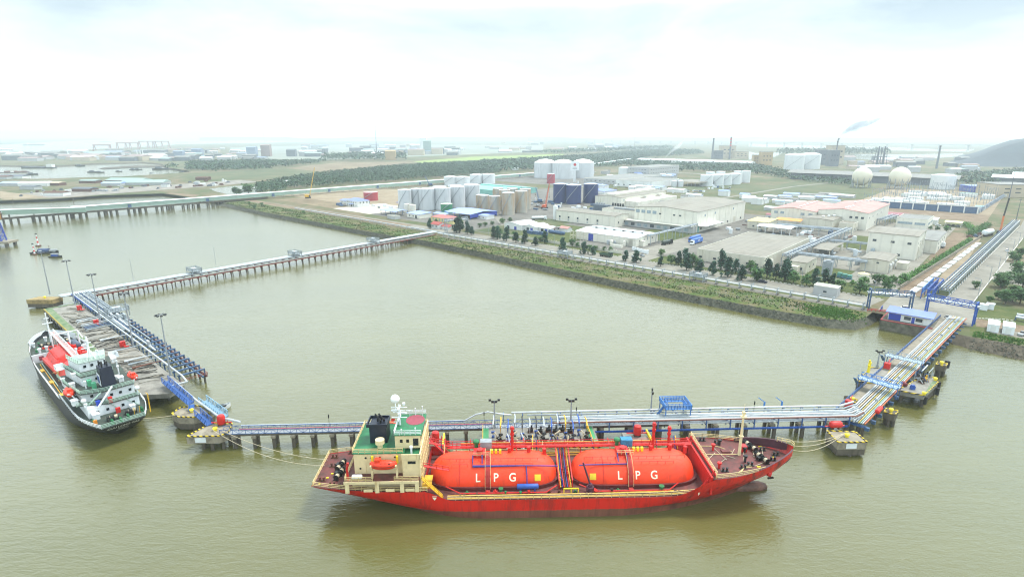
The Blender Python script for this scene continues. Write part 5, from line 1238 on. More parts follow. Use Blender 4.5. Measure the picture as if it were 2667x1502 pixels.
# ================================================================ ground
def ground_mat(name, stops, scale, s2=None, rough=.95, bump=.3):
    m, nt, b = new_mat(name); g = nt.nodes.new("ShaderNodeNewGeometry")
    n = noise_node(nt, scale, 8, .68, vec=g.outputs["Position"])
    c = ramp(nt, n.outputs["Fac"], [(p, tuple(q * .66 for q in hexc(h))) for p, h in stops]).outputs["Color"]
    if s2:
        n2 = noise_node(nt, s2[0], 5, .7, vec=g.outputs["Position"])
        f = ramp(nt, n2.outputs["Fac"], [(s2[1], (0, 0, 0)), (s2[2], (1, 1, 1))]).outputs["Color"]; c = mixc(nt, f, c, tuple(q * .66 for q in hexc(s2[3])))
    nt.links.new(c, b.inputs["Base Color"]); b.inputs["Roughness"].default_value = rough; b.inputs["Specular IOR Level"].default_value = .2
    return m
M_LAND = ground_mat("plain_earth_and_grass", [(.30, "4A5A34"), (.46, "6A6E4A"), (.56, "86785E"), (.68, "9A8C74")], .012, (.07, .5, .66, "55683C"))
M_BANK = ground_mat("river_bank_grass", [(.30, "3E5428"), (.46, "5A6E34"), (.56, "746E48"), (.70, "8A826A")], .11, (.5, .55, .75, "38502A"))
M_GRASS = ground_mat("lawn_grass", [(.3, "4A5C2C"), (.5, "626C3C"), (.7, "7C7A4E")], .15, (.8, .5, .8, "3E5626"))
M_FIELDG = ground_mat("rough_green_field", [(.3, "4E6040"), (.5, "66704E"), (.7, "807C5C")], .02, (.12, .5, .7, "7A7050"))
M_FIELDB = ground_mat("bare_brown_field", [(.3, "7E6E58"), (.5, "94846A"), (.7, "A6967A")], .02, (.1, .52, .7, "6E6448"))
M_SAND = ground_mat("sandy_fill", [(.3, "94846C"), (.5, "A8987E"), (.7, "BAAA90")], .05, (.3, .55, .75, "86745C"))
M_ASPH = ground_mat("grey_yard_concrete", [(.3, "706E68"), (.5, "86837C"), (.7, "98958C")], .05, (.35, .5, .8, "625F58"))
M_ROAD = ground_mat("pale_concrete_road", [(.3, "8E8A80"), (.5, "A09C90"), (.7, "AEAA9E")], .07, (.4, .52, .8, "7A766C"))
M_DIRT = ground_mat("brown_dirt_track", [(.3, "7A6850"), (.5, "94806A"), (.7, "A8967E")], .12, (.6, .5, .75, "6A5E48"))
M_MUD = ground_mat("tidal_mud_and_stone", [(.3, "4A443A"), (.5, "665E50"), (.7, "7E7666")], .4)
def bp(x, y, z=0): return BF.w(x, y, z)
def surf(name, pts, m, z, kind="structure"):
    """sheet over a polygon of plan points at height z"""
    return MB().add([(p[0], p[1], z) for p in pts], [tuple(range(len(pts)))]).build(name, m, kind=kind, fix=False)
def land(name, pts, m, z, inset=0, base=-.8):
    k = len(pts); cx = sum(p[0] for p in pts) / k; cy_ = sum(p[1] for p in pts) / k
    MB().add([(p[0], p[1], z) for p in pts] + [(p[0], p[1], base) for p in pts], [tuple(range(k))] + [(i, (i + 1) % k, k + (i + 1) % k, k + i) for i in range(k)]).build(name, m, kind="structure", fix=False)
Q = lambda n, *xy: [at(n, x, y, 0) for x, y in xy]
# outline of the mainland at the top of its slopes
bank_top = [(-440, 8), (-401, 4.5), (-325, .2), (-230, .8), (-134, 1.6), (-88, 5.5), (-30, 4), (22, .4), (71, -1.6), (114, -1.6), (150, -1.0), (172, 1.4), (179.4, 6), (182.6, 14.6), (183, 24)]
bank_low = [(-446, 2), (-401, -1), (-325, -3), (-230, -2), (-134, -1), (-90, 2.5), (-30, 1.5), (22, -2.5), (71, -4.5), (114, -4.5), (150, -4), (174, -1.5), (182, 3), (185, 14), (185.8, 24)]
right_top = [(187.0, 24), (188.4, 12.4), (205, 14.2), (214, 14), (217, 13.6), (232, 14.5), (262, 15), (420, 20), (600, 24)]
right_low = [(185.8, 24), (188.2, 10.8), (205, 12.4), (214, 8.6), (217, 6.6), (232, 5.4), (262, 5), (420, 10), (600, 14)]
outer = [at(9, x, y, G0) for x, y in ((1560, 640), (1000, 658), (500, 692), (60, 708), (-400, 716))] 
outer2 = [at(9, x, y, G0) for x, y in ((-400, 490), (0, 484), (300, 500), (500, 496), (850, 484), (1170, 477), (1700, 444), (1840, 430), (1780, 420), (1600, 392), (1550, 356), (1380, 341), (900, 352), (560, 372), (300, 374), (0, 369), (-500, 372))]
outer3 = [at(9, x, y, G0) for x, y in ((-500, 246), (0, 238), (650, 230), (950, 214), (1500, 188), (1700, 170), (2576, 154))] + [at(10, x, y, G0) for x, y in ((500, 149), (900, 141), (1500, 134), (2200, 131))]
far = [(5200, 9000), (20000, 12000), (20000, -500)]
mainland = [bp(*p) for p in bank_top] + [bp(*p) for p in right_top] + [(900, -90)] + [f for f in far[::-1]] + outer3[::-1] + outer2[::-1] + outer[::-1] + [at(9, 1985, 700, G0)]
def tri_surf(name, pts, m, z):
    from mathutils.geometry import tessellate_polygon
    P = [Vector((p[0], p[1], 0)) for p in pts]; T = tessellate_polygon([P])
    return MB().add([(p[0], p[1], z) for p in pts], [tuple(t) for t in T]).build(name, m, kind="structure", fix=False)
tri_surf("ground", mainland, M_LAND, G0)
M_STONE = mat("grey_revetment_stone", "565648", .9, .35, .9, stain=("2C3022", .5, .5))
def slope(name, top, low, m, zt=G0, zl=-.6):
    k = len(top); MB().add([(p[0], p[1], zt) for p in top] + [(p[0], p[1], zl) for p in low], [(i, i + 1, k + i + 1, k + i) for i in range(k - 1)]).build(name, m, kind="structure", fix=False)
slope("bank_slope", [bp(*p) for p in bank_top], [bp(*p) for p in bank_low], M_STONE)
slope("bank_slope", [bp(*p) for p in right_top], [bp(*p) for p in right_low], M_MUD)
oo = outer; ol = [at(9, x, y, -.6) for x, y in ((1560, 648), (1000, 668), (500, 702), (60, 720), (-400, 728))]
slope("shore_slope", [at(9, 1985, 700, G0)] + oo, [at(9, 1990, 712, -.6)] + ol, M_MUD)
slope("shore_slope", outer2, [(p[0] * .998, p[1] * (1.004 if i < 9 else .995), 0) for i, p in enumerate(outer2)], M_MUD)
slope("shore_slope", outer3, [(p[0], p[1] * 1.004, 0) for p in outer3], M_MUD)
# spit in the creek, far shores
surf("mud_spit", [at(9, x, y, .8) for x, y in ((945, 402), (1000, 390), (1300, 374), (1620, 368), (1640, 384), (1300, 392), (1000, 406))], M_MUD, .8)
for pts in (((-500, 106), (420, 104), (700, 112), (1050, 108), (1060, 122), (700, 132), (0, 166), (-500, 178)), ((1450, 98), (2900, 94), (2900, 102), (2000, 104))):
    land("far_shore", [at(9, x, y, 4) for x, y in pts], M_FIELDG, 4)
mb = MB(); vs = []
for i in range(61):
    a = R(118 - i * 1.4); r = 9000 + 900 * math.sin(i * .7); h = 25 + 26 * noise.noise(Vector((i * .21, 3, 0))) + 12 * noise.noise(Vector((i * .9, 7, 0)))
    vs += [(r * math.cos(a), r * math.sin(a), 0), (r * 1.03 * math.cos(a), r * 1.03 * math.sin(a), max(6, h + 14)), (r * 1.10 * math.cos(a), r * 1.10 * math.sin(a), 0)]
mb.add(vs, [(i*3+j, i*3+j+3, i*3+j+4, i*3+j+1) for i in range(60) for j in range(2)]).build("hills", M_FIELDG, kind="structure", smooth=True, fix=False)
# strips along the bank (shore frame)
def strip(name, x0, x1, y0, y1, m, z): return surf(name, [bp(x0, y0), bp(x1, y0), bp(x1, y1), bp(x0, y1)], m, G0 + z)
surf("bank_verge", [bp(x, y) for x, y in bank_top[:-1]] + [bp(181, 23.5), bp(-90, 25.5), bp(-440, 33)], M_BANK, G0 + .02)
strip("verge", -90, 181, 29, 32, M_GRASS, .02)
surf("bank_road", [bp(-440, 30), bp(-90, 33), bp(180, 33), bp(183, 50), bp(-60, 50), bp(-440, 41)], M_ROAD, G0 + .03)
surf("road_dirt", [bp(-440, 31), bp(-250, 31.5), bp(-150, 33.5), bp(-150, 45), bp(-250, 42), bp(-440, 40.5)], M_DIRT, G0 + .04)
surf("pipeway_paving", [bp(-92, 23), bp(181, 23), bp(181, 28.6), bp(-92, 28.6)], M_ROAD, G0 + .05)
for x0, x1, y in ((-90, 60, 51), (70, 182, 51)):
    pass
strip("verge", -60, 182, 50.6, 58, M_GRASS, .03)
# yards of the plants
strip("yard", -95, 128, 58, 300, M_ASPH, .02)
strip("yard", 128, 184, 60, 330, M_ROAD, .022)
strip("yard", -300, -95, 60, 240, M_ASPH, .018)
strip("lawn", -62, -8, 60, 132, M_GRASS, .05); strip("lawn", -95, -62, 60, 150, M_FIELDG, .05); strip("lawn", 6, 46, 118, 166, M_GRASS, .05)
strip("lawn", 122, 182, 58, 74, M_GRASS, .05); strip("lawn", 128, 160, 78, 104, M_GRASS, .06); strip("lawn", 134, 156, 175, 235, M_GRASS, .05); strip("lawn", 62, 84, 52, 70, M_GRASS, .05)
strip("driveway", 42, 62, 50, 135, M_ROAD, .06); strip("driveway", 42, 84, 135, 300, M_ASPH, .055)
strip("driveway", 181, 184, 70, 330, M_ROAD, .05)
strip("field", -60, 190, 330, 480, M_FIELDG, .02); strip("field", -140, 80, 480, 640, M_FIELDG, .024); strip("field", -60, 60, 640, 860, M_FIELDG, .026)
strip("construction_ground", 80, 200, 440, 720, M_SAND, .03); strip("dirt_yard", 120, 200, 380, 442, M_DIRT, .032)
strip("sand_yard", -520, -240, 92, 230, M_SAND, .03); strip("white_yard", -300, -236, 60, 118, mat("pale_new_concrete", "B9B2A2", .9, .1, .1), .04)
strip("concrete_lot", -420, -300, 60, 92, M_FIELDB, .03)
strip("tank_yard", -280, -120, 240, 420, M_ASPH, .03); strip("tank_yard", -430, -330, 310, 400, M_ASPH, .03)
strip("tank_yard", -480, -250, 430, 640, M_ASPH, .02)
# the corridor beside the east road
strip("rail_bed", 185, 195.5, 66, 300, M_DIRT, .04); strip("sand_track", 196, 203, 90, 300, M_SAND, .045)
surf("east_road", [bp(201.5, 44), bp(212, 44), bp(229, 380), bp(246, 800), bp(234, 800), bp(222.5, 380)], M_ROAD, G0 + .06)
surf("gate_apron", [bp(184, 28), bp(216, 28), bp(214, 70), bp(184, 62)], M_ROAD, G0 + .055)
surf("roadside_grass", [bp(216, 16), bp(600, 24), bp(600, 90), bp(213, 70)], M_GRASS, G0 + .03)
surf("dirt_apron", [bp(217, 30), bp(260, 34), bp(260, 46), bp(216, 42)], M_DIRT, G0 + .05)
surf("gravel_lot", [bp(222, 24), bp(300, 26), bp(300, 36), bp(222, 32)], M_ROAD, G0 + .058)
surf("side_road", [bp(214, 130), bp(260, 110), bp(330, 110), bp(330, 160), bp(218, 190)], M_ROAD, G0 + .05)
# inland fields, ponds, roads
def patch(name, n, pts, m, z): return surf(name, [at(n, x, y, G0) for x, y in pts], m, G0 + z)
patch("brown_field", 10, [(530, 398), (1020, 345), (1700, 338), (1850, 360), (1330, 402), (960, 440)], M_FIELDB, .1)
patch("green_field", 10, [(-500, 478), (0, 425), (560, 402), (940, 436), (690, 492), (-300, 510)], M_FIELDG, .08)
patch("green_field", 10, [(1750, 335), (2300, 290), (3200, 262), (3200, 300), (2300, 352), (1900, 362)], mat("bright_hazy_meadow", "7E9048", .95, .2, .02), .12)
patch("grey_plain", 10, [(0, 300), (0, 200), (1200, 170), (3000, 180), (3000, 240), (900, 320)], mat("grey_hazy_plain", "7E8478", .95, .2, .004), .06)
patch("scrap_strip", 9, [(180, 640), (700, 610), (1600, 560), (2300, 510), (2500, 530), (1900, 580), (1500, 610), (600, 680), (200, 690)], mat("scrapyard_ground", "8A847A", .95, .3, .08, stain=("5E5A58", .4, .15)), .1)
patch("sand_lot", 9, [(0, 620), (180, 640), (470, 680), (60, 700), (0, 690)], M_SAND, .14)
M_POND = WATER
patch("pond", 9, [(2010, 595), (2250, 570), (2450, 560), (2520, 600), (2430, 650), (2230, 662), (2060, 620)], M_POND, .16)
patch("pond", 9, [(1640, 632), (1920, 655), (1850, 676), (1580, 640)], M_DIRT, .13)
for nm, pts in (("far_pond", [(870, 560), (1060, 545), (1420, 548), (2000, 540), (2050, 560), (1560, 600), (1310, 640), (1290, 610), (880, 580)]), ("far_pond", [(0, 520), (60, 535), (320, 530), (250, 570), (0, 600)]), ("far_pond", [(0, 448), (720, 470), (1300, 480), (1800, 500), (2120, 498), (2060, 525), (1300, 510), (600, 490), (0, 475)])):
    patch(nm, 12, pts, M_POND, .3)
patch("far_road", 11, [(985, 372), (1500, 318), (1500, 325), (985, 378)], M_ROAD, .2)
patch("far_road", 11, [(990, 440), (1115, 430), (1115, 437), (990, 448)], M_ROAD, .2)
patch("far_road", 11, [(1800, 436), (2576, 470), (2576, 476), (1800, 442)], M_ROAD, .2)
surf("field_road", [bp(-50, 395), bp(-44, 395), bp(-30, 640), bp(-36, 640)], M_ROAD, G0 + .09)
surf("field_road", [bp(-36, 640), bp(-30, 640), bp(10, 860), bp(3, 860)], M_ROAD, G0 + .09)
surf("plant_road", [bp(-260, 236), bp(-95, 100), bp(-95, 92), bp(-262, 228)], M_ROAD, G0 + .07)
# kerb stones (painted blocks) along the road and track
def kerb(name, label, pts, m, w_=.4, h=.25, dash=None):
    mb = MB()
    for a, b in zip(pts[:-1], pts[1:]):
        A, B = Vector(a), Vector(b); L = (B - A).length
        if dash:
            k = int(L / dash)
            for i in range(k): mb.bar(A.lerp(B, i / k), A.lerp(B, (i + .62) / k), w_, h)
        else: mb.bar(A, B, w_, h)
    o = mb.build(name, m, kind="structure"); o["label"] = label
    return o
M_KW = mat("white_kerb_paint", "C8C6BC", .8, .1, 1)
kerb("kerb", "white kerb along the land side of the bank road", [bp(-56, 50.4, G0 + .12), bp(42, 50.4, G0 + .12)], M_KW, .35, .25, 2.0)
kerb("kerb", "white kerb along the bank road in front of the flat warehouse", [bp(62, 50.4, G0 + .12), bp(182, 50.4, G0 + .12)], M_KW, .35, .25, 2.0)
kerb("kerb", "white kerb between pipe rack and bank road", [bp(-90, 32.6, G0 + .12), bp(181, 32.6, G0 + .12)], M_KW, .3, .22)
kerb("kerb", "white kerb beside the gate apron", [bp(216, 42, G0 + .15), bp(224, 48, G0 + .15), bp(228, 48.5, G0 + .15)], M_KW, .4, .3, 1.2)
kerb("kerb", "long kerb of the east road", [bp(213.2, 70, G0 + .12), bp(229.5, 380, G0 + .12)], M_KW, .35, .22)
kerb("kerb", "kerb between the pipe corridor and the east road", [bp(203.5, 70, G0 + .12), bp(222, 380, G0 + .12)], M_KW, .35, .22)
kerb("kerb", "pale edging of the pipeway paving above the grass bank", [bp(-92, 22.9, G0 + .1), bp(181, 22.9, G0 + .1)], M_CONC, .4, .3)
# revetment stones and grass tufts
rnd = random.Random(8)
def rock(mb, x, y, z, r):
    pts = []
    for i in range(6):
        d = [(1,0,0),(-1,0,0),(0,1,0),(0,-1,0),(0,0,1),(0,0,-1)][i]; k = r * rnd.uniform(.6, 1.2)
        pts.append((x + d[0] * k + rnd.uniform(-.2, .2) * r, y + d[1] * k + rnd.uniform(-.2, .2) * r, z + d[2] * k * .8))
    mb.add(pts, [(0,2,4),(2,1,4),(1,3,4),(3,0,4),(2,0,5),(1,2,5),(3,1,5),(0,3,5)])
mb = MB(); k = len(bank_top)
for i in range(5200):
    x = rnd.uniform(-300, 183) if rnd.random() < .85 else rnd.uniform(-446, -300)
    for a, b, c, d in zip(bank_top[:-1], bank_top[1:], bank_low[:-1], bank_low[1:]):
        if a[0] <= x <= b[0] and b[0] > a[0]:
            t = (x - a[0]) / (b[0] - a[0]); yt = a[1] + (b[1] - a[1]) * t; yl = c[1] + (d[1] - c[1]) * t
            u = rnd.random() * 1.05; y = yl + (yt - yl) * u + rnd.uniform(-.3, .3); p = bp(x, y); rock(mb, p[0], p[1], -.6 + 3.6 * u, rnd.uniform(.2, .55)); break
for i in range(1500):
    x = rnd.uniform(217, 330); u = rnd.random(); p = bp(x, 4.5 + 9 * u + (x - 217) * .02); rock(mb, p[0], p[1], -.3 + 3.2 * u, rnd.uniform(.15, .4))
mb.build("revetment_stones", M_STONE, kind="stuff", fix=False)
def tufts(name, m, gen, n, h0, h1):
    mb = MB()
    for i in range(n):
        q = gen()
        if not q: continue
        x, y, z = q
        for j in range(3):
            a = rnd.uniform(0, 6.28); w_ = rnd.uniform(.2, .5); h = rnd.uniform(h0, h1); dx, dy = w_ * math.cos(a), w_ * math.sin(a); lx, ly = rnd.uniform(-.3, .3), rnd.uniform(-.3, .3)
            mb.add([(x - dx, y - dy, z), (x + dx, y + dy, z), (x + lx + dx * .3, y + ly + dy * .3, z + h)], [(0, 1, 2)])
    return mb.build(name, m, kind="stuff", fix=False)
M_TUFT = mat("bank_weeds", "465A2C", .9, .3, .12, stain=("6A6444", .3, .06))
def bank_pt():
    x = rnd.uniform(-430, 180); 
    y = rnd.uniform(2, 22) if x > -100 else rnd.uniform(2, 26)
    if noise.noise(Vector((x * .05, y * .12, 0))) < -.05 and rnd.random() < .8: return None
    return bp(x, y, G0)
tufts("bank_weeds", M_TUFT, bank_pt, 6000, .25, .8)
tufts("bank_weeds", mat("fresh_green_weeds", "4C7426", .9, .2, .2), lambda: bp(rnd.gauss(170, 5), rnd.gauss(12, 4), G0) if rnd.random() < .4 else bp(rnd.uniform(217, 300), rnd.uniform(14, 22), G0), 2200, .3, .9)
M_LITTER = mat("pale_rubble", "8E887C", .9, .25, 1)
mb = MB()
for i in range(2200):
    x = rnd.uniform(-20, 160); y = rnd.gauss(11, 4.5)
    if 4 < y < 20: p = bp(x, y); rock(mb, p[0], p[1], G0 + .1, rnd.uniform(.08, .3))
mb.build("bank_rubble", M_LITTER, kind="stuff", fix=False)
# ================================================================ buildings of the plant (shore frame)
M_BEIGE = mat("beige_cladding", "C6C1B0", .7, .07, .15, stain=("9A9078", .16, .3), streak=True, panel=("X", .17, .10))
M_BEIGE2 = mat("warm_white_cladding", "D6D3C6", .7, .06, .15, stain=("ACA48C", .14, .3), streak=True, panel=("X", .17, .08))
M_WALLW = mat("white_wall", "D2D4D2", .7, .06, .2, stain=("A6A090", .15, .3), streak=True)
M_WALLG = mat("grey_wall", "A6A8A8", .7, .08, .2)
M_ROOFB = mat("beige_metal_roof", "7F7A6D", .6, .10, .06, stain=("6A6456", .45, .08), panel=("X", .2, .14))
M_ROOFG = mat("grey_metal_roof", "777771", .6, .10, .06, stain=("62625C", .45, .08), panel=("X", .2, .14))
M_ROOFW = mat("white_metal_roof", "D8DCDC", .5, .07, .1, stain=("B4B2A8", .3, .12), panel=("X", .25, .12))
M_ROOFP = mat("faded_pink_roof", "AE7E76", .65, .08, .06, stain=("BC958C", .4, .08), panel=("X", .25, .10))
M_ROOFR = mat("red_tile_roof", "9E4A42", .7, .15, .5)
M_ROOFBL = mat("blue_metal_roof", "6A7CC8", .45, .08, .2)
M_ROOFDB = mat("deep_blue_sheet", "2A3F9E", .5, .12, .3)
M_ROOFT = mat("teal_metal_roof", "74B0A6", .5, .08, .1)
M_ROOFLB = mat("pale_blue_roof", "8FA4D8", .5, .08, .2)
M_TRIM = mat("pale_trim", "C9C6B8", .6, .06, 1)
M_WIN = mat("grey_window_glass", "39434A", .2, .25, 1)
M_WINL = mat("pale_window_glass", "8E9EA6", .25, .2, 1)
M_DOOR = mat("grey_shutter_door", "6C7476", .6, .1, 1)
def building(name, label, cat, x0, x1, y0, y1, h, wall, roof, kind="gable_y", rise=1.5, wins=(), over=.4, group=None, doors=(), z=G0, trim=True, fr=BF, extra=None):
    """walls, roof and openings of one building; windows are (face, u, z, w, h): face f = river side, r = right-hand end"""
    w_, d = x1 - x0, y1 - y0
    t = thing(name, label, cat, fr.w((x0 + x1) / 2, (y0 + y1) / 2, z), fr.deg, group)
    X, Y = w_ / 2, d / 2
    m = MB()
    if kind == "gable_y":    # ridge runs inland
        pr = [(-X, 0), (X, 0), (X, h), (0, h + rise), (-X, h)]
        m.add([(a, -Y, b) for a, b in pr] + [(a, Y, b) for a, b in pr], [(0,1,2,3,4), (9,8,7,6,5), (0,5,6,1), (1,6,7,2), (4,9,5,0)])
    elif kind == "gable_x":
        pr = [(-Y, 0), (Y, 0), (Y, h), (0, h + rise), (-Y, h)]
        m.add([(-X, a, b) for a, b in pr] + [(X, a, b) for a, b in pr], [(0,1,2,3,4), (9,8,7,6,5), (0,5,6,1), (1,6,7,2), (4,9,5,0)])
    elif kind == "open": 
        for a in [-X + .3 + (2 * X - .6) * i / max(1, int(w_ / 6)) for i in range(int(w_ / 6) + 1)]:
            for b in (-Y + .3, Y - .3): m.bar((a, b, 0), (a, b, h), .35)
    else: m.box(-X, X, -Y, Y, 0, h)
    m.build("wall" if kind != "open" else "post_frame", wall, t)
    r = MB(); o = over; th = .22
    if kind in ("gable_y", "gable_x"):
        for s in (-1, 1):
            if kind == "gable_y":
                k = rise / X; a = [(s * (X + o), -Y - o, h - o * k + .02), (0, -Y - o, h + rise + .02), (0, Y + o, h + rise + .02), (s * (X + o), Y + o, h - o * k + .02)]
            else:
                k = rise / Y; a = [(-X - o, s * (Y + o), h - o * k + .02), (-X - o, 0, h + rise + .02), (X + o, 0, h + rise + .02), (X + o, s * (Y + o), h - o * k + .02)]
            r.add(a + [(p[0], p[1], p[2] + th) for p in a], [(0,1,2,3),(7,6,5,4),(0,4,5,1),(1,5,6,2),(2,6,7,3),(3,7,4,0)])
    elif kind == "hip":
        q = min(X, Y) * .95
        a = [(-X - o, -Y - o, h), (X + o, -Y - o, h), (X + o, Y + o, h), (-X - o, Y + o, h)]
        b = [(-X + q, 0, h + rise), (X - q, 0, h + rise)] if X >= Y else [(0, -Y + q, h + rise), (0, Y - q, h + rise)]
        r.add(a + b, [(0,1,5,4), (2,3,4,5), (1,2,5), (3,0,4), (3,2,1,0)] if X >= Y else [(0,1,4), (2,3,5), (1,2,5,4), (3,0,4,5), (3,2,1,0)])
    elif kind == "shed": 
        a = [(-X - o, -Y - o, h + .05), (X + o, -Y - o, h + .05), (X + o, Y + o, h + rise), (-X - o, Y + o, h + rise)]; r.add(a + [(p[0], p[1], p[2] + th) for p in a], [(0,1,2,3),(7,6,5,4),(0,4,5,1),(1,5,6,2),(2,6,7,3),(3,7,4,0)])
    elif kind == "open":
        for s in (-1, 1):
            a = [(-X - o, s * (Y + o), h), (-X - o, 0, h + rise), (X + o, 0, h + rise), (X + o, s * (Y + o), h)]
            r.add(a + [(p[0], p[1], p[2] + th) for p in a], [(0,1,2,3),(7,6,5,4),(0,4,5,1),(1,5,6,2),(2,6,7,3),(3,7,4,0)])
    else: r.box(-X + .15, X - .15, -Y + .15, Y - .15, h - .3, h + .03)
    ro = r.build("roof", roof, t)
    if kind == "flat" and trim:
        p = MB(); p.box(-X - .06, X + .06, -Y - .06, -Y + .2, h + .02, h + .45); p.box(-X - .06, X + .06, Y - .2, Y + .06, h + .02, h + .45)
        p.box(-X - .06, -X + .2, -Y + .2, Y - .2, h + .02, h + .45); p.box(X - .2, X + .06, -Y + .2, Y - .2, h + .02, h + .45); p.build("parapet", M_TRIM, ro)
    for wn in wins:
        f, u, zz, ww, hh = wn[:5]; gm = wn[5] if len(wn) > 5 else M_WIN
        mm = MB()
        if f == 'f': mm.box(-X + u - ww/2, -X + u + ww/2, -Y - .06, -Y + .02, zz - hh/2, zz + hh/2)
        else: mm.box(X - .02, X + .06, -Y + u - ww/2, -Y + u + ww/2, zz - hh/2, zz + hh/2)
        wo = mm.build("window", gm, t)
        sl = MB()
        if f == 'f': sl.box(-X + u - ww/2 - .15, -X + u + ww/2 + .15, -Y - .2, -Y - .07, zz - hh/2 - .22, zz - hh/2 - .03)
        else: sl.box(X + .07, X + .2, -Y + u - ww/2 - .15, -Y + u + ww/2 + .15, zz - hh/2 - .22, zz - hh/2 - .03)
        sl.build("sill", M_TRIM, wo)
    for wn in doors:
        f, u, ww, hh = wn[:4]; gm = wn[4] if len(wn) > 4 else M_DOOR; mm = MB()
        if f == 'f': mm.box(-X + u - ww/2, -X + u + ww/2, -Y - .07, -Y + .02, .02, hh)
        else: mm.box(X - .02, X + .07, -Y + u - ww/2, -Y + u + ww/2, .02, hh)
        mm.build("door", gm, t)
    if extra: extra(t, X, Y, h)
    return t
def seams(f, us, z0, z1, m_=None):
    def go(t, X, Y, h):
        mm = MB()
        for u in us:
            if f == 'r': mm.box(X - .01, X + .09, -Y + u - .1, -Y + u + .1, z0, z1)
            else: mm.box(-X + u - .1, -X + u + .1, -Y - .09, -Y + .01, z0, z1)
        mm.build("wall_seam", m_ or M_TRIM, t)
    return go
def roof_vents(xy, z, m_=None):
    def go(t, X, Y, h):
        for x, y in xy: MB().cyl(x, y, z - .8, z + .5, .8, 10).lathe(x, y, [(1.2, z + .3), (1.1, z + .9), (.1, z + 1.3)], 10).build("roof_vent", m_ or M_WALLW, t)
    return go
def mix(*fs):
    def go(*a):
        for f in fs: f(*a)
    return go
wf = lambda us, z, w_, h_, *g: [('f', u, z, w_, h_) + g for u in us]
wr = lambda us, z, w_, h_, *g: [('r', u, z, w_, h_) + g for u in us]
# --- front row
building("flat_warehouse", "broad flat-roofed beige warehouse nearest the bank road, right of the yard entrance", "warehouse", 82.5, 121.5, 73, 156, 6.6, M_BEIGE, M_ROOFB, "flat",
         wins=wf((2.5, 11, 21, 30, 35), 2.4, 1.8, 1.1) + wr((30, 52), 2, 1.6, 1.2), extra=seams('r', (14, 28, 42, 56, 70), 0, 6.4))
for k, y in enumerate((78, 82)):
    t = thing("dust_collector", ("front" if k == 0 else "rear") + " cream fan duct against the right wall of the flat beige warehouse", "duct", BF.w(123, y, G0), BF.deg, "fan ducts on the flat warehouse")
    MB().tube([(0, 0, 0), (0, 0, 3.6), (-.4, 0, 4.3), (-1.0, 0, 4.3)], .7, 10).build("duct", M_BEIGE2, t, smooth=40); MB().box(-.9, .9, -.9, .9, 0, .9).build("fan_base", M_GREY, t)
for k, y in enumerate((112, 120, 128)):
    t = thing("dust_collector", "round cream fan on the right wall of the flat warehouse, " + ordn(k) + " along the pipe alley", "duct", BF.w(122.8, y, G0), BF.deg, "fan ducts on the flat warehouse")
    MB().hcyl((-.9, 0, 3), (.3, 0, 3), 1.2, 14).build("fan", M_BEIGE2, t, smooth=40); MB().box(-.5, .3, -.5, .5, 0, 2.2).build("fan_base", M_GREY, t)
building("white_roof_workshop", "long low workshop with bright white corrugated roof facing the row of road trees", "workshop", -14, 35, 84, 114, 5.6, M_BEIGE2, M_ROOFW, "gable_x", 1.2,
         wins=wr((5, 11, 22), 3.6, 1.4, .9) , doors=[('f', 13, 4.0, 5.0, M_ROOFDB), ('f', 40, 2, 3, M_DOOR)],
         extra=lambda t, X, Y, h: [MB().box(-X + 4, X - 4, -1.2, 1.6, h + 1.3, h + 2.5).build("ridge_monitor", M_ROOFW, t)] + [MB().box(-X + 8 + i * 7.5, -X + 9.2 + i * 7.5, -2.2, -1.25, h + 1.6, h + 2.2).build("roof_vent", M_WIN, t) for i in range(6)] + [MB().box(-X + 3 + i * 6.1, -X + 3.25 + i * 6.1, -Y - .45, -.1, h + .05, h + .3 ).build("skylight_strip", M_TRIM, t) for i in range(0)])
# service frame and silos before the workshop
t = thing("service_frame", "cream steel service frame in front of the white-roofed workshop's left end", "frame", BF.w(-12, 80, G0), BF.deg); m = MB()
for x in (-3, 0, 3, 6, 9):
    for y in (-1.5, 2.0): m.bar((x, y, 0), (x, y, 6.2), .22)
    m.bar((x, -1.5, 5.8), (x, 2, 5.8), .2); m.bar((x, -1.5, 3), (x, 2, 3), .2)
m.bar((-3, -1.5, 6.2), (9, -1.5, 6.2), .22).bar((-3, -1.5, 3.2), (9, -1.5, 3.2), .22).bar((-3, -1.5, 0), (3, -1.5, 6), .14); m.build("frame", M_BEIGE, t)
for k, (x, y, r) in enumerate(((16, 80.5, 1.3), (18.6, 80, 1.1), (20.6, 81, .9), (27, 83, 1.2))):
    t = thing("process_tank", "small cream tank before the white-roofed workshop, " + ordn(k) + " from its blue door", "tank", BF.w(x, y, G0), BF.deg, "small tanks before the workshop")
    MB().lathe(0, 0, [(r, 0), (r, 2.4 + .5 * (k % 2)), (r * .6, 3.1 + .5 * (k % 2)), (.05, 3.3 + .5 * (k % 2))], 14).build("shell", M_BEIGE2 if k % 2 else M_GREY, t, smooth=40); MB().tube([(r, 0, 2), (r + .8, 0, 2), (r + .8, 0, 0)], .12, 6).build("pipe", M_PIPEG, t)
for k, (x, y, w_, d, h) in enumerate(((31, 86, 3.5, 4, 4.5), (36.4, 92, 3, 6, 3.2), (25.5, 76, 8, 3, 1.2))):
    building("annex", ("tall narrow", "lower", "very low")[k] + " cream annex at the front right corner of the white-roofed workshop", "annex", x - w_/2, x + w_/2, y - d/2, y + d/2, h, M_BEIGE2, M_ROOFW, "flat", group="annexes of the workshop")
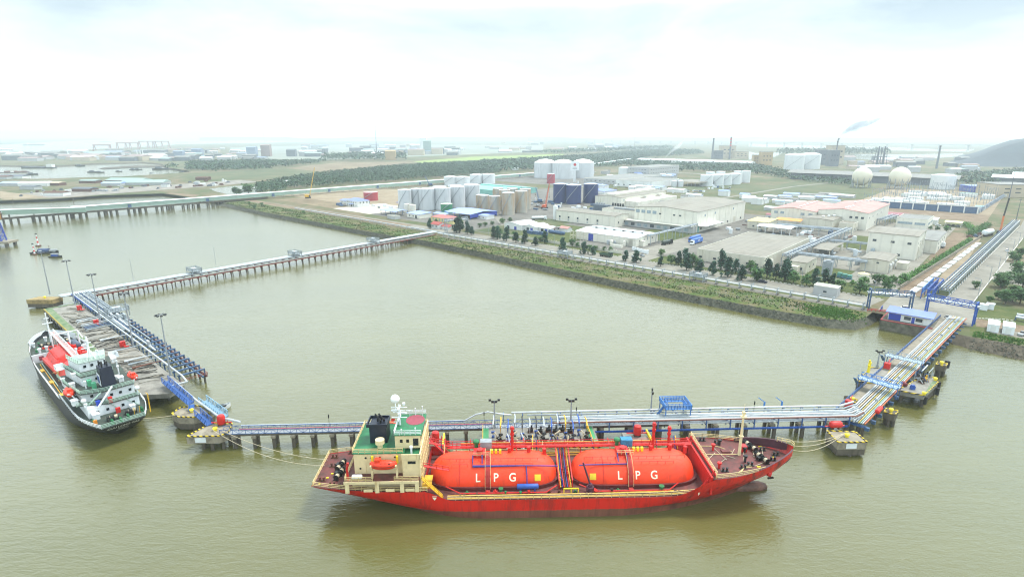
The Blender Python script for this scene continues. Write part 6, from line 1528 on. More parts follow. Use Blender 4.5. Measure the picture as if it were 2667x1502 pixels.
# white tents, gate house etc.
for k, (x0, x1, y0, y1) in enumerate(((-84, -66, 84, 104), (-66, -54, 87, 103), (-54, -42, 90, 102))):
    building("white_roof_shed", ("largest, leftmost", "middle", "smallest, rightmost")[k] + " of three joined sheds with dazzling white gabled roofs", "shed", x0, x1, y0, y1, 4.0 - k * .4, M_WALLW, M_ROOFW, "gable_y" if k < 2 else "gable_x", 1.6 - k * .3, group="joined white-roofed sheds",
             doors=[('f', 4, 2.6, 2.6, M_WIN), ('f', (x1 - x0) * .65, 2.4, 2.6, M_ROOFDB)], wins=wr((5, 10), 2.2, 1.2, 1.0))
for k, (x, y) in enumerate(((-46, 97), (-38, 104))): building("red_roof_hut", ("left", "right") [k] + "-hand hut with faded red roof beside the white-roofed sheds", "hut", x - 4, x + 4, y - 3, y + 3, 2.8, M_WALLW, M_ROOFP, "gable_x", 1.2, group="red-roofed huts")
o = MB().hcyl((-7, 0, 1.4), (7, 0, 1.4), 1.2, 14, .5).box(-5, -4.4, -1, 1, 0, .8).box(4.4, 5, -1, 1, 0, .8).build("blue_pressure_vessel", M_RACKB); o.location = BF.w(-36, 90, G0); o.rotation_euler = (0, 0, R(BF.deg)); tag(o, "long blue-grey pressure vessel lying between the white sheds and the workshop", "tank")
for k in range(3):
    o = MB().box(-2.5, 2.5, -1.2, 1.2, 0, 2.4).box(-1, 1, -1.3, -1.2, .4, 1.8).build("blue_machine_box", M_RACKB); o.location = BF.w(-52 + k * 6, 78 + k, G0); o.rotation_euler = (0, 0, R(BF.deg)); tag(o, "blue machine housing behind the road trees, " + ordn(k) + " from the left below the white sheds", "machine", "blue machine housings")
# --- second row
building("low_white_hall", "low warm-white hall with five pairs of stacked windows, left of the big warehouse", "hall", -80, -20, 146, 166, 9.0, M_BEIGE2, M_ROOFB, "gable_x", 1.0,
         wins=wf((4, 13.5, 23, 33, 43), 3.9, 1.7, 1.7) + wf((4, 13.5, 23, 33, 43), 1.6, 1.5, .9, M_WINL) + wr((5, 14), 3.6, 1.6, 1.5), doors=[])
t = thing("storage_silo", "slim white silo standing at the left end of the low white hall", "silo", BF.w(-84, 150, G0)); MB().lathe(0, 0, [(2.0, 0), (2.0, 11.5), (1.6, 12.4), (.1, 12.8)], 16).build("shell", M_WALLW, t, smooth=40); MB().cyl(3, 1, 0, 8.5, 1.2, 12).build("side_vessel", M_WALLW, t, smooth=40); MB().bar((2.1, .6, 0), (2.1, .6, 11.6), .3, .15).build("ladder", M_GREY, t)
def bigwh(t, X, Y, h):
    MB().box(-X - 5, X - .4, -Y - 7.5, -Y - .1, 5.0, 5.3).build("canopy", M_BEIGE2, t)
    m = MB(); m.box(-X - 18, X - .5, -Y - 5.5, -Y - .1, 0, 4.9)
    fo = m.build("front_lean_to", M_WALLG, t)
    for i in range(12): MB().box(-X - 17 + i * 5.8, -X - 13.6 + i * 5.8, -Y - 5.58, -Y - 5.48, 1.0, 3.4).build("window", M_WINL if i % 3 else M_WIN, fo)
    MB().box(X + .05, X + 6.5, -Y + 2, -Y + 36, 5.0, 5.25).build("side_canopy", M_WALLW, t)
building("big_warehouse", "biggest white warehouse, tall with shallow beige roof, in the middle of the plant", "warehouse", -14.5, 39.5, 166, 262, 15.6, M_BEIGE2, M_ROOFB, "gable_y", 2.0,
         wins=wf((3, 8, 13, 18), 12.4, 3.4, 2.4, M_WINL) + wf((23, 35, 40), 11.8, 1.8, 1.1) + wr((14, 33, 70), 12, 2.4, 1.6, M_WINL) + wr((8, 24, 48, 60, 88), 2.4, 2.4, 1.5), doors=[('r', 3, 3.2, 4.5, M_ROOFT), ('r', 74, 5, 5, M_BEIGE)],
         extra=mix(seams('r', (18, 30, 42, 54, 66, 78), .1, 15.4), bigwh))
building("connecting_hall", "long pale hall linking the low hall to the big warehouse", "hall", -50, -15, 172, 192, 10.4, M_BEIGE2, M_ROOFB, "flat", wins=(), extra=lambda t, X, Y, h: MB().box(-X + 8, X, -4, -1, h + .1, h + 1.4).build("roof_duct", M_GREY, t))
building("stepped_hall", "long beige hall with stepped monitor roof behind the low hall", "hall", -122, -90, 268, 366, 9.2, M_BEIGE2, M_ROOFB, "gable_y", 1.4, wins=wr((6, 50, 80), 6.5, 2.2, 1.2, M_WINL),
         extra=lambda t, X, Y, h: (MB().box(X - 4, X + 16, -Y + 8, Y - 4, 0, 5.6).build("side_aisle", M_BEIGE2, t), MB().box(-6, 6, -Y + 5, Y - 6, h + .4, h + 3.0).build("ridge_monitor", M_BEIGE2, t)))
for k in range(2):
    t = thing("cooling_tower", ("left" if k == 0 else "right") + "-hand dark cooling unit with upright fan stacks above the low hall roof", "cooling unit", BF.w(-66 + k * 17, 196, G0), BF.deg, "cooling units")
    MB().box(-7, 7, -3.5, 3.5, 0, 10.4).build("casing", mat("dark_slate_casing_%d" % k, "4A5866", .6, .15, .5), t)
    for j in range(4 + k): MB().cyl(-5.2 + j * 2.6, 0, 10.4, 12.2 + k * .8, 1.0, 10, .8).build("fan_stack", M_BLACK if k else M_GREY, t)
building("beige_plant_house", "beige house with three roof fans before the pink roofs", "building", 93.5, 115, 240, 274, 8.6, M_BEIGE, M_ROOFB, "gable_y", .8, wins=wf((3.5, 10.5, 15), 2.2, 1.9, 1.3) + wr((5, 22), 2.4, 1.6, 1.2), extra=roof_vents([(1, -6), (3.5, 0), (6, 6)], 9.4))
for k, (x0, x1, y0, y1, h, lab, vx) in enumerate(((62, 97, 262, 330, 11.5, "left-hand, farther hall with faded pink gable roof and row of fans", [(2, -22), (2, -12), (2, -2), (2, 8), (2, 18), (2, 26)]), (97.5, 133, 266, 352, 13.2, "right-hand, nearer hall with faded pink gable roof", [(1, -36), (1, -28), (2, -20), (-3, 12), (-1, 22), (2, 32), (4, 38)]))):
    building("pink_roof_hall", lab, "hall", x0, x1, y0, y1, h, M_BEIGE2, M_ROOFP, "gable_y", 2.2, group="pink-roofed halls", wins=(wf((4, 9, 25, 31), 9, 3, 2, M_WINL) if k == 0 else wf((24, 28, 32), 9.3, 2.0, 1.6) + wr((8, 20, 36, 52), 9, 1.6, 1.3) + wr((30, 60), 3, 2, 1.4)), extra=roof_vents(vx, h + 2.0), doors=[] if k == 0 else [('r', 40, 4, 4.5)])
building("yellow_roof_house", "low beige house with pale yellow roof at the back of the flat warehouse", "building", 60, 76, 214, 236, 6, M_BEIGE, mat("pale_yellow_roof", "C8B87A", .6, .08, .2), "shed", .6, wins=wf((5, 10), 2.4, 1.5, 1.2))
building("orange_roof_canopy", "open canopy with orange roof beside the beige plant house", "canopy", 74, 93, 236, 252, 6.0, M_BEIGE, mat("orange_sheet_roof", "D08A3C", .6, .1, .2), "open", .9)
building("white_canopy", "open white arched canopy on thin posts behind the flat warehouse", "canopy", 74, 98, 196, 212, 5.4, M_WALLW, M_ROOFW, "open", .8)
building("beige_annex", "small beige annex standing against the beige plant house's right end", "annex", 118, 128, 246, 262, 6.5, M_BEIGE, M_ROOFB, "flat", doors=[('r', 5, 2.4, 3), ('r', 11, 2, 3)])
def rbext(t, X, Y, h):
    for u in (4, 10, 16, 22): MB().tube([(X + .6, -Y + u, 0), (X + .6, -Y + u, 6 + u * .2), (X + .2, -Y + u, 7 + u * .2)], .35, 8).build("wall_duct", M_BEIGE2, t, smooth=40)
    MB().bar((X + .2, -Y + 26, h), (X + .2, -Y + 26, 2), .3).build("downpipe", M_TRIM, t)
building("tall_beige_block", "tall beige block with small dark windows beside the hedge lane", "building", 154, 179.5, 159, 190, 14.2, M_BEIGE2, M_ROOFB, "gable_x", .8, wins=wf((3.5, 13, 21.5), 9.6, 2.0, 1.3) + wf((17,), 2.2, 1.6, 1.2) + wr((4, 12, 20), 10, 1.4, 1.2), extra=mix(seams('f', (12.6,), .1, 14), rbext))
building("beige_rear_block", "lower beige block directly behind the tall beige block", "building", 156, 186, 190.5, 238, 8.2, M_BEIGE2, M_ROOFG, "gable_x", .8, wins=wr((8, 18, 28, 38), 5.6, 1.8, 1.3) , doors=[('r', 12, 2.2, 3), ('r', 24, 2.2, 3), ('r', 36, 3, 3.4)])
building("front_beige_house", "square beige house with twin wall ducts before the tall beige block", "building", 161, 174, 108, 132, 6.8, M_BEIGE, M_ROOFB, "gable_y", .5, wins=wf((8,), 5.4, 1.2, .9), doors=[('r', 5, 2.2, 3), ('r', 14, 2.2, 3)], extra=lambda t, X, Y, h: [MB().hcyl((X + .1, -Y + u, 4.4), (X + 1.2, -Y + u, 4.4), .8, 12).bar((X + .6, -Y + u, 0), (X + .6, -Y + u, 4), .4).build("wall_duct", M_WALLW, t) for u in (3, 9, 18)])
o = MB().box(-2.5, 2.5, -4, 4, 0, 3.4).box(-2.6, 2.6, -4.1, 4.1, 3.4, 3.6).build("cream_container", M_BEIGE); o.location = BF.w(177.8, 130, G0); o.rotation_euler = (0, 0, R(BF.deg)); tag(o, "cream box container leaning against the square beige house", "container")
building("small_beige_house", "small beige house with dark window beside the row of tall road trees", "building", 133, 141.5, 79, 98, 5.8, M_BEIGE, M_ROOFB, "gable_x", .4, wins=wf((5.5,), 2.4, 2, 1.4) + wr((6, 13), 3, 1.4, 1.2), extra=lambda t, X, Y, h: MB().box(-X - 2, -X + 5.5, -Y - 5, -Y - .05, 0, 4.2).build("porch_wing", M_BEIGE, t))
building("grey_roof_office", "two-storey pale office with flat grey roof and ribbon windows behind the tall block", "office", 147, 168, 302, 334, 7.4, M_BEIGE2, M_ROOFG, "flat", wins=wf((6,), 4.0, 10, 1.8, M_WINL) + wf((16,), 4.0, 7, 1.8, M_WINL) + wr((9,), 4, 14, 1.8, M_WINL) + wr((24,), 4, 11, 1.8, M_WINL))
building("maroon_roof_shed", "low white shed with dark red roof beside the pink-roofed hall", "shed", 130, 146, 352, 376, 3.4, M_WALLW, mat("maroon_roof_sheet", "8E4A52", .6, .1, .3), "gable_x", .8, wins=wf((5,), 1.8, 2, 1))
building("maroon_roof_hut", "small hut with dull red roof left of the beige plant house", "hut", 52, 62, 280, 288, 3.6, M_WALLW, mat("dull_red_roof_sheet", "96505A", .6, .1, .3), "gable_x", .8)
building("car_shelter", "open shelter with pale yellow roof and cars beneath, beyond the hedge lane", "canopy", 176, 187, 334, 346, 3.4, M_WALLW, mat("cream_sheet_roof", "D8CE9E", .6, .06, .2), "open", .6)
building("white_parking_shed", "white sloping shed roof left of the cream car shelter", "shed", 160, 170, 340, 352, 3.6, M_WALLW, M_ROOFW, "shed", .8)
# open pipe alleys
def pipe_bridge_rack(label, x0, x1, y0, y1, h, n=6, wid=3.2, step=7, pm=None):
    dx, dy = x1 - x0, y1 - y0; L = math.hypot(dx, dy); ang = BF.deg + math.degrees(math.atan2(dy, dx))
    t = thing("pipe_rack", label, "pipe rack", BF.w(x0, y0, G0), ang, "steel pipe racks of the plant")
    k = max(1, int(L / step))
    for i in range(k + 1):
        x = L * i / k; MB().bar((x, -wid/2, 0), (x, -wid/2, h + .8), .3).bar((x, wid/2, 0), (x, wid/2, h + .8), .3).bar((x, -wid/2, h - .3), (x, wid/2, h - .3), .28).bar((x, -wid/2, h + .8), (x, wid/2, h + .8), .22).build("support_frame", pm or M_PIPEG, t)
    for j in range(n):
        y = -wid/2 + .35 + (wid - .7) * j / max(1, n - 1); z = h if j % 2 else h + 1.05
        MB().tube([(-.5, y, z), (L + .5, y, z)], .16 + .08 * (j % 3 == 0), 6).build("pipe", (M_PIPEW, M_PIPEG, M_RACKB)[j % 3], t)
    for y in (-wid/2, wid/2): MB().bar((0, y, h + .3), (L, y, h + .3), .18).build("long_beam", pm or M_PIPEG, t)
    return t
pipe_bridge_rack("pipe rack running inland along the alley right of the flat warehouse", 127, 130, 92, 222, 6, 8, 4.5, 9)
pipe_bridge_rack("pipe rack crossing in front of the square beige house", 128, 164, 106, 107, 5, 7, 4)
pipe_bridge_rack("pipe rack crossing behind the open beige shed to the tall block", 126, 156, 168, 171, 4.6, 6, 4)
pipe_bridge_rack("low pipe rack behind the white arched canopy", 82, 126, 218, 222, 4.6, 8, 6)
pipe_bridge_rack("overhead pipe bridge from the white-roofed workshop to the big warehouse", 38, 40, 96, 164, 6.5, 4, 2.4, 10)
pipe_bridge_rack("blue-grey pipe rack behind the low white hall", -58, -16, 196, 199, 8, 6, 4)
pipe_bridge_rack("pipe rack standing beside the pink-roofed hall's right wall", 137, 140, 300, 340, 5, 8, 6, 8)
building("open_beige_shed", "open beige shed with gabled roof among the pipes of the alley", "shed", 130, 140, 132, 160, 4.6, M_BEIGE, M_ROOFB, "open", 1.0)
rnd = random.Random(17)
for k in range(14):
    x, y = rnd.uniform(131, 158), rnd.choice([rnd.uniform(112, 128), rnd.uniform(138, 164)]); r = rnd.uniform(.7, 1.5); h = rnd.uniform(2, 5)
    t = thing("process_vessel", "grey process vessel in the pipe yard left of the tall beige block, " + ordn(k), "tank", BF.w(x, y, G0), BF.deg + 90 * (k % 2), "process vessels in the pipe yard")
    (MB().lathe(0, 0, [(r, 0), (r, h), (r * .6, h + r * .5), (.05, h + r * .6)], 14) if k % 3 else MB().hcyl((-2.2, 0, 1.6), (2.2, 0, 1.6), r * .8, 12, .4)).build("shell", (M_PIPEW, M_GREY, M_PIPEG, M_BEIGE2)[k % 4], t, smooth=40)
    MB().tube([(r, 0, 1.4), (r + 1.2, 0, 1.4), (r + 1.2, 1, .3)], .12, 6).box(-r * .7, r * .7, -r * .5, r * .5, 0, .4).build("pipework", M_PIPEG, t)
# cooling towers, green skid in the front yard
t = thing("louvred_tower", "grey ribbed rectangular tower in the grass yard before the square beige house", "tower", BF.w(150.5, 84, G0), BF.deg); MB().box(-2.2, 2.2, -1.8, 1.8, 0, 7.6).build("casing", M_GREY, t)
m = MB()
for i in range(10): m.box(-2.28, 2.28, -1.88, 1.88, .5 + i * .7, .7 + i * .7)
m.build("louvres", M_PIPEG, t); MB().cyl(0, 0, 7.6, 8.1, 1.4, 14).build("fan_ring", M_GREY, t)
for k in range(3):
    t = thing("green_machine_skid", "green machine skid right of the ribbed tower, " + ordn(k) + " from it", "machine", BF.w(157 + k * 2.4, 82.5 - k * .4, G0), BF.deg, "green machine skids")
    MB().box(-1, 1, -1.2, 1.2, .3, 2.6 - .2 * k).build("housing", mat("teal_green_machine_%d" % k, "3E7E6E", .5, .15, 1), t); MB().box(-1.2, 1.2, -1.4, 1.4, 0, .3).build("base", M_RACKB, t); MB().tube([(-.6, -1.2, .8), (-.6, -2, .8), (.8, -2, 1.6)], .14, 6).build("pipe", M_RACKB, t)
t = thing("settling_tank", "round cream tank with domed lid at the yard's corner near the square beige house", "tank", BF.w(166, 93, G0)); MB().cyl(0, 0, 0, 1.6, 2.6, 20).build("shell", M_BEIGE2, t); MB().lathe(0, 0, [(2.7, 1.6), (1.8, 2.0), (.4, 2.3), (.05, 2.7)], 20).build("lid", mat("cream_yellow_lid", "D2C68E", .6, .08, 1), t)
# little grey block by the gate
building("gate_switch_house", "plain pale grey block behind the pipe rack near the gate", "building", 156, 166, 38, 44, 4.2, M_WALLG, M_ROOFW, "flat", wins=wf((5,), 2, 1.4, .9), group=None)

# ================================================================ tanks and silos
def silo(label, x, y, r, h, m_, cat="silo", name="storage_silo", top=None, dome=.12, stair=True, rim=True, group=None, z=G0, rust=None):
    t = thing(name, label, cat, BF.w(x, y, z), BF.deg - 60, group)
    sh = MB().cyl(0, 0, 0, h, r, 28).build("shell", m_, t, smooth=40)
    MB().lathe(0, 0, [(r + .08, h), (r + .08, h + .15), (r * .55, h + r * dome * .75), (.2, h + r * dome), (.05, h + r * dome + .5)], 28).build("roof", top or M_ROOFW, t, smooth=40)
    if stair:
        m = MB(); a0 = -70; P = []
        for i in range(13): a = R(a0 + i * 9); P.append(((r + .5) * math.cos(a), (r + .5) * math.sin(a), h * i / 12))
        m.tube(P, .28, 4); m.build("spiral_stair", M_GREY, t)
        m = MB(); m.bar(((r + .1) * math.cos(-1.9), (r + .1) * math.sin(-1.9), 0), ((r + .1) * math.cos(-1.9), (r + .1) * math.sin(-1.9), h), .35); m.build("downpipe", M_PIPEG, t)
    if rim:
        m = MB(); m.rail([(r * math.cos(2 * math.pi * j / 12), r * math.sin(2 * math.pi * j / 12), h + .1) for j in range(13)], 1.0, .05, 3, 1); m.build("roof_rail", M_GREY, t)
    return t
M_SILOG = mat("pale_grey_tank_shell", "C2C6C8", .55, .05, .1, stain=("8E9294", .2, .15), streak=True)
M_SILOR = mat("rust_streaked_tank_shell", "A6A49A", .6, .06, .2, stain=("9A7440", .42, .14), streak=True)
M_SILOB = mat("deep_blue_tank_shell", "1B2E62", .5, .07, .2)
M_SILOW = mat("white_tank_shell", "CFD3D4", .5, .05, .15)
gs = [(-238, 104, 6.6, 19.6), (-236, 118, 6.4, 19.8), (-229, 137, 7.2, 20.2), (-223, 120, 8.2, 20.4), (-213, 132, 8.0, 21), (-213, 152, 8.0, 21.2), (-212, 172, 8.2, 21.5), (-238, 150, 7, 20), (-232, 166, 7.4, 20.4), (-228, 186, 8, 20.6)]
lg = ["tall grey silo at the left end of the grey silo cluster", "second tall grey silo from the left end of the cluster", "grey silo behind the twin vertical vessels", "broad grey silo left of the green tank", "broad grey silo directly behind the green tank", "broad grey silo right of the one behind the green tank", "broad grey silo farthest right of the grey front row", "half-hidden grey silo behind the left part of the cluster", "half-hidden grey silo behind the middle of the cluster", "half-hidden grey silo behind the right part of the cluster"]
for (x, y, r, h), l in zip(gs, lg): silo(l, x, y, r, h, M_SILOG, group="grey silos")
rs = [(-183, 156, 4.9, 14.6), (-172, 150, 4.9, 15.2), (-153, 145, 5.2, 16.2), (-160, 166, 5.6, 20), (-136.5, 146, 5.9, 20.4), (-138, 166, 5.9, 20.4), (-180, 178, 5.6, 19.6), (-166, 184, 5.6, 20), (-152, 188, 5.6, 20)]
lr = ["slim rust-stained silo, leftmost of the short front three", "slim rust-stained silo, middle of the short front three", "slim rust-stained silo, rightmost and rustiest of the short front three", "rust-stained silo just behind the short front three", "tall rust-stained silo with diagonal stair, front of the right end", "tall yellow-brown silo at the far right end", "pale-topped silo behind the leftmost short rusty silo", "pale-topped silo behind the middle short rusty silo", "pale-topped silo behind the rightmost short rusty silo"]
for (x, y, r, h), l in zip(rs, lr): silo(l, x, y, r, h, M_SILOR, group="rust-stained silos")
M_ORIM = mat("orange_roof_rail", "C8703C", .6, .1, 1)
for k, (x, y, r, h, l) in enumerate(((-425, 333, 10, 12, "leftmost"), (-412, 345, 11, 11.5, "second from left"), (-414, 376, 10, 13.5, "third from left"), (-399, 388, 10, 14, "rightmost"))):
    silo("white tank with orange-railed roof behind the grey silos, " + l + " of four", x, y, r, h, M_SILOW, cat="tank", name="storage_tank", group="white tanks behind the silos", rim=False)
silo("lone dark red tank on the sandy yard left of the silos", -335, 130, 8.0, 9.2, mat("dark_red_tank_shell", "A23440", .55, .1, .2), cat="tank", name="storage_tank", top=mat("pinkish_tank_roof", "C8A0A0", .6, .1, .2), dome=.08)
silo("green tank standing before the grey silos", -186, 113, 5.6, 9.0, mat("green_tank_shell", "2C7A54", .55, .08, .3), cat="tank", name="storage_tank", top=mat("pale_green_roof", "C8D4B8", .6, .05, .3))
silo("red tank standing on legs of haze before the three giant grey tanks", -330, 455, 6.2, 14.5, mat("faded_red_tank_shell", "A23848", .55, .08, .2), cat="tank", name="storage_tank", group=None)
t = thing("twin_vessels", "pair of slim cream vessels with a shared mast before the grey silos", "tank", BF.w(-215, 92, G0), BF.deg)
for x in (-4.4, 4.4): MB().cyl(x, 0, 0, 8.0, 3.0, 16).build("vessel", M_BEIGE2, t, smooth=40)
MB().bar((0, 0, 0), (0, 0, 9.5), .6).bar((-5, 0, 8.6), (6, 0, 8.6), .4).build("mast", M_BEIGE2, t)
for k, (x, y, l) in enumerate(((-160, 257, "left"), (-144, 259, "middle"), (-136, 280, "right, rearmost"))): silo("deep blue tank, " + l + " of the three blue tanks", x, y, 8.2, 20.4 - .4 * (k == 1), M_SILOB, cat="tank", name="storage_tank", group="blue tanks", top=mat("grey_blue_tank_roof_%d" % k, "AEB8C8", .5, .06, .3), rim=True)
for k, (x, y) in enumerate(((-414, 545), (-380, 552), (-366, 590))):
    t = silo("giant pale grey dome-roofed tank, " + ("left", "middle", "right")[k] + " of the three giants", x, y, 19.5, 26, M_SILOG, cat="tank", name="storage_tank", group="giant grey tanks", dome=.32, top=mat("cream_white_dome_%d" % k, "D8D6C8", .5, .04, .2), stair=False, rim=False)
    if k == 2:
        m = MB(); q = lambda u, z: (19.72 * math.cos(R(-72) + u / 19.6), 19.72 * math.sin(R(-72) + u / 19.6), z)
        for u0, u1, z0, z1 in ((-6, -1, 21.2, 22), (-1, 3, 20.2, 22), (3, 7, 21, 22), (1, 6, 19.4, 20.1)): m.quad(q(u0, z0), q(u1, z0), q(u1, z1), q(u0, z1))
        m.build("emblem", M_BLACK, t, fix=False)
for k, (x, y) in enumerate(((-131, 570), (-124, 592), (-119, 610), (-114, 632), (-118, 654), (-112, 672), (-134, 626), (-140, 602))):
    silo("white tank in the cluster by the far field road, " + ordn(k), x, y, 9.0 if k < 4 else 6.5, 15.5 + (k > 3) * 2.5, M_SILOW, cat="tank", name="storage_tank", group="white tanks by the field road", rim=False, stair=k < 4)
for k, (x, y) in enumerate(((-166, 590), (-158, 600), (-150, 566), (-143, 572))): silo("short grey drum tank left of the white tank cluster, " + ordn(k), x - 10, y - 40, 4, 8, M_SILOG, cat="tank", name="storage_tank", group="short drum tanks", rim=False, stair=False)
for k, (x, y) in enumerate(((-342, 690), (-330, 712), (-318, 738))): silo("hazy pale tank left of the grey office complex, " + ordn(k), x, y, 11, 14, M_SILOW, cat="tank", name="storage_tank", group="hazy pale tanks", rim=False, stair=False)
# sphere tanks
def sphere_tank(label, x, y, r):
    t = thing("sphere_tank", label, "sphere tank", BF.w(x, y, G0), 0, "sphere tanks")
    MB().ball((0, 0, r + 3), r, 28, 18).build("sphere", mat("cream_sphere_shell_%d" % int(x), "CFC9B4", .5, .05, .1), t, smooth=True)
    for j in range(10): a = 2 * math.pi * j / 10; MB().cyl(r * .95 * math.cos(a), r * .95 * math.sin(a), 0, r + 3, .5, 8).build("leg", M_GREY, t)
    MB().box(-2, 2, -2, 2, 2 * r + 2.9, 2 * r + 4).build("top_platform", M_BEIGE2, t)
sphere_tank("left-hand cream sphere tank before the long dark shed", 43, 692, 12.6); sphere_tank("right-hand cream sphere tank before the long dark shed", 86, 706, 13.2)
silo("white square-shouldered tank right of the sphere tanks", 131, 748, 14.5, 18.5, M_SILOW, cat="tank", name="storage_tank", rim=False, stair=False)
# logo pylon among the tanks
t = thing("sign_pylon", "tall white sign pylon with small emblem before the giant grey tanks", "sign", BF.w(-318, 500, G0), 0)
MB().bar((0, 0, 0), (0, 0, 18), 4, 2).build("pylon", M_SILOW, t); so = MB().box(-6.5, 6.5, -1.2, 1.2, 18, 32).build("sign_board", M_WHITE, t); MB().cyl(0, 0, 0, 1, 1, 6).build("emblem", M_REDP, so)
for o in kids(so): o.location = (0, -1.35, 27); o.rotation_euler = (R(90), 0, 0); o.scale = (2.4, 2.4, .1)
MB().box(-3.4, 3.4, -1.34, -1.25, 20.6, 21.8).box(-2, 2, -1.34, -1.25, 22.6, 23.2).build("emblem_bar", M_GREY, so)
# --- left part buildings
building("blue_roof_office", "two-storey white office with blue hip roof on the sandy yard by the road", "office", -310, -288, 82, 96, 6.2, M_WALLW, M_ROOFBL, "hip", 2.4, wins=wf((2.5, 6, 10, 14, 18.5), 4.6, 1.3, 1.5) + wf((2.5, 6, 14, 18.5), 1.7, 1.3, 1.4) + wr((3, 7, 11), 4.6, 1.3, 1.5), doors=[('f', 10, 2, 2.4, M_WIN)], extra=lambda t, X, Y, h: (MB().box(-X + 8, -X + 15, -Y - 2.5, -Y - .02, 3.0, 3.2).build("porch_roof", M_ROOFLB, t)))
building("blue_roof_annex", "single-storey white annex with blue roof behind the blue-roofed office", "annex", -338, -316, 92, 104, 3.2, M_WALLW, M_ROOFBL, "gable_x", 1.0, wins=wf((4, 10, 16), 1.8, 1.4, 1.2))
oo_ = thing("blue_canopy_stand", "lone blue canopy on a post beside the leftmost grey silo", "canopy", BF.w(-256, 112, G0), BF.deg); MB().box(-.3, .3, -.3, .3, 0, 5).build("post", M_GREY, oo_); MB().box(-4, 4, -3, 3, 5, 5.4).build("roof", M_ROOFDB, oo_)
building("blue_open_shed", "blue-roofed open shed before the twin cream vessels", "shed", -226, -203, 66, 80, 4.2, M_RACKB, M_ROOFLB, "open", 1.0)
building("blue_lean_house", "low house with long pale blue lean-to roof left of the green tank", "house", -194, -176, 72, 86, 3.6, M_BEIGE2, M_ROOFLB, "shed", .8, wins=wf((4, 9), 1.8, 1.4, 1.2), doors=[('f', 13, 2.2, 2.6, M_WIN)])
building("large_blue_shed", "large open shed with pale blue roof and blue sides before the rusty silos", "shed", -172, -138, 98, 132, 4.4, M_ROOFDB, M_ROOFLB, "open", 1.6, extra=lambda t, X, Y, h: (MB().box(X - .2, X, -Y, Y, 1.5, h).build("side_sheeting", M_ROOFDB, t), MB().box(-X, X, Y - .2, Y, 0, h).build("back_wall", M_ROOFDB, t)))
building("blue_side_shed", "small pale blue roofed shed left of the large blue shed", "shed", -176, -160, 88, 97, 3.4, M_ROOFDB, M_ROOFLB, "open", .8)
building("small_blue_hut", "little hut with pale roof at the foot of the tall rusty silo", "hut", -140, -128, 108, 118, 3.2, M_WALLW, M_ROOFLB, "gable_x", .7, wins=wf((3, 8), 1.6, 1.2, 1.0))
building("yellow_house", "long yellow house with faded red hip roof below the green tank", "house", -158, -130, 70, 82, 4.0, mat("pale_yellow_wall", "C9BE84", .75, .06, .3), mat("faded_red_hip_roof", "B06C66", .7, .1, .3), "hip", 2.0, wins=wf((3, 7, 11, 15, 19, 23), 2.2, 1.2, 2.2, M_WINL))
building("red_roof_gatehouse", "small white gatehouse with red tile roof where the trestle meets the bank", "house", -130, -120, 46, 54, 3.2, M_WALLW, M_ROOFR, "gable_x", 1.6, wins=wf((3, 7), 1.8, 1.2, 1.2))
building("red_roof_porch", "lower red-tiled porch house right of the small white gatehouse", "house", -119, -110, 48, 55, 2.2, M_WALLW, M_ROOFR, "gable_x", 1.2)
building("grey_container_hut", "plain grey hut on the roadside left of the yellow house", "hut", -199, -188, 54, 60, 2.8, M_WALLG, M_ROOFG, "flat")
building("teal_warehouse", "wide teal-roofed warehouse behind the rusty silos", "warehouse", -322, -252, 264, 328, 6.0, M_ROOFT, M_ROOFT, "gable_x", 2.2, wins=(), doors=[('r', 18, 8, 4, M_WINL)], extra=lambda t, X, Y, h: MB().box(-X + 1, X - 1, -2.5, 2.5, h + 2, h + 3.6).build("ridge_monitor", mat("pale_teal_monitor", "8FC4B8", .5, .06, .2), t))
# portal gantry of the trestle
def portal(label, x0, x1, y0, y1, h, m_, deck=True, z=G0):
    t = thing("pipe_portal", label, "gantry", BF.w(x0, y0, z), BF.deg + math.degrees(math.atan2(y1 - y0, x1 - x0)), "portal gantries"); L = math.hypot(x1 - x0, y1 - y0)
    for x in (0, L): m = MB(); m.bar((x, -1.6, 0), (x, -1.6, h + 1.6), .5).bar((x, 1.6, 0), (x, 1.6, h + 1.6), .5).bar((x, -1.6, h * .5), (x, 1.6, h * .5), .3).bar((x, -1.6, h + 1.6), (x, 1.6, h + 1.6), .4).build("column", m_, t)
    for y in (-1.6, 1.6): MB().truss((0, y, h - .6), (L, y, h - .6), 2.0, .13, 2.4).build("lattice_girder", m_, t)
    for y, z in ((-1.0, h), (0, h + .1), (1.0, h)): MB().tube([(-1, y, z), (L + 1, y, z)], .28, 8).build("pipe", M_PIPEW, t, smooth=40)
    return t
portal("grey pipe portal over the bank road at the trestle's landward end", -101, -97, 37, 55, 9.5, M_PIPEG)
portal("blue lattice portal left of the gate, carrying pipes over the apron", 180.3, 194.5, 29, 35, 7.2, M_RACKB)
portal("deep blue lattice portal right of the gate, over the pier head", 200.2, 216, 33, 31, 7.6, M_BLUEP)
building("guard_house", "white and blue guard house with bright blue roof on the stone quay by the gate", "house", 190, 203.8, 14.2, 20.4, 3.0, M_WALLW, M_ROOFBL, "shed", .7, over=.9, wins=wf((6.4, 10.2), 1.6, 2.2, 1.3), doors=[('f', 8.3, 1.0, 2.3, M_ROOFDB), ('f', 2.2, 4, 2.6, M_ROOFDB)], z=4.0)
t = thing("quay_wall", "mossy stone quay block with red edge under the guard house", "wall", BF.w(0, 0, 0), BF.deg)
MB().prism([(188.2, 11.2), (205.0, 11.6), (205.4, 27), (188.6, 26)], -.7, 3.95).build("masonry", mat("mossy_masonry", "6A665A", .9, .3, .6, stain=("3E4432", .45, .4)), t)
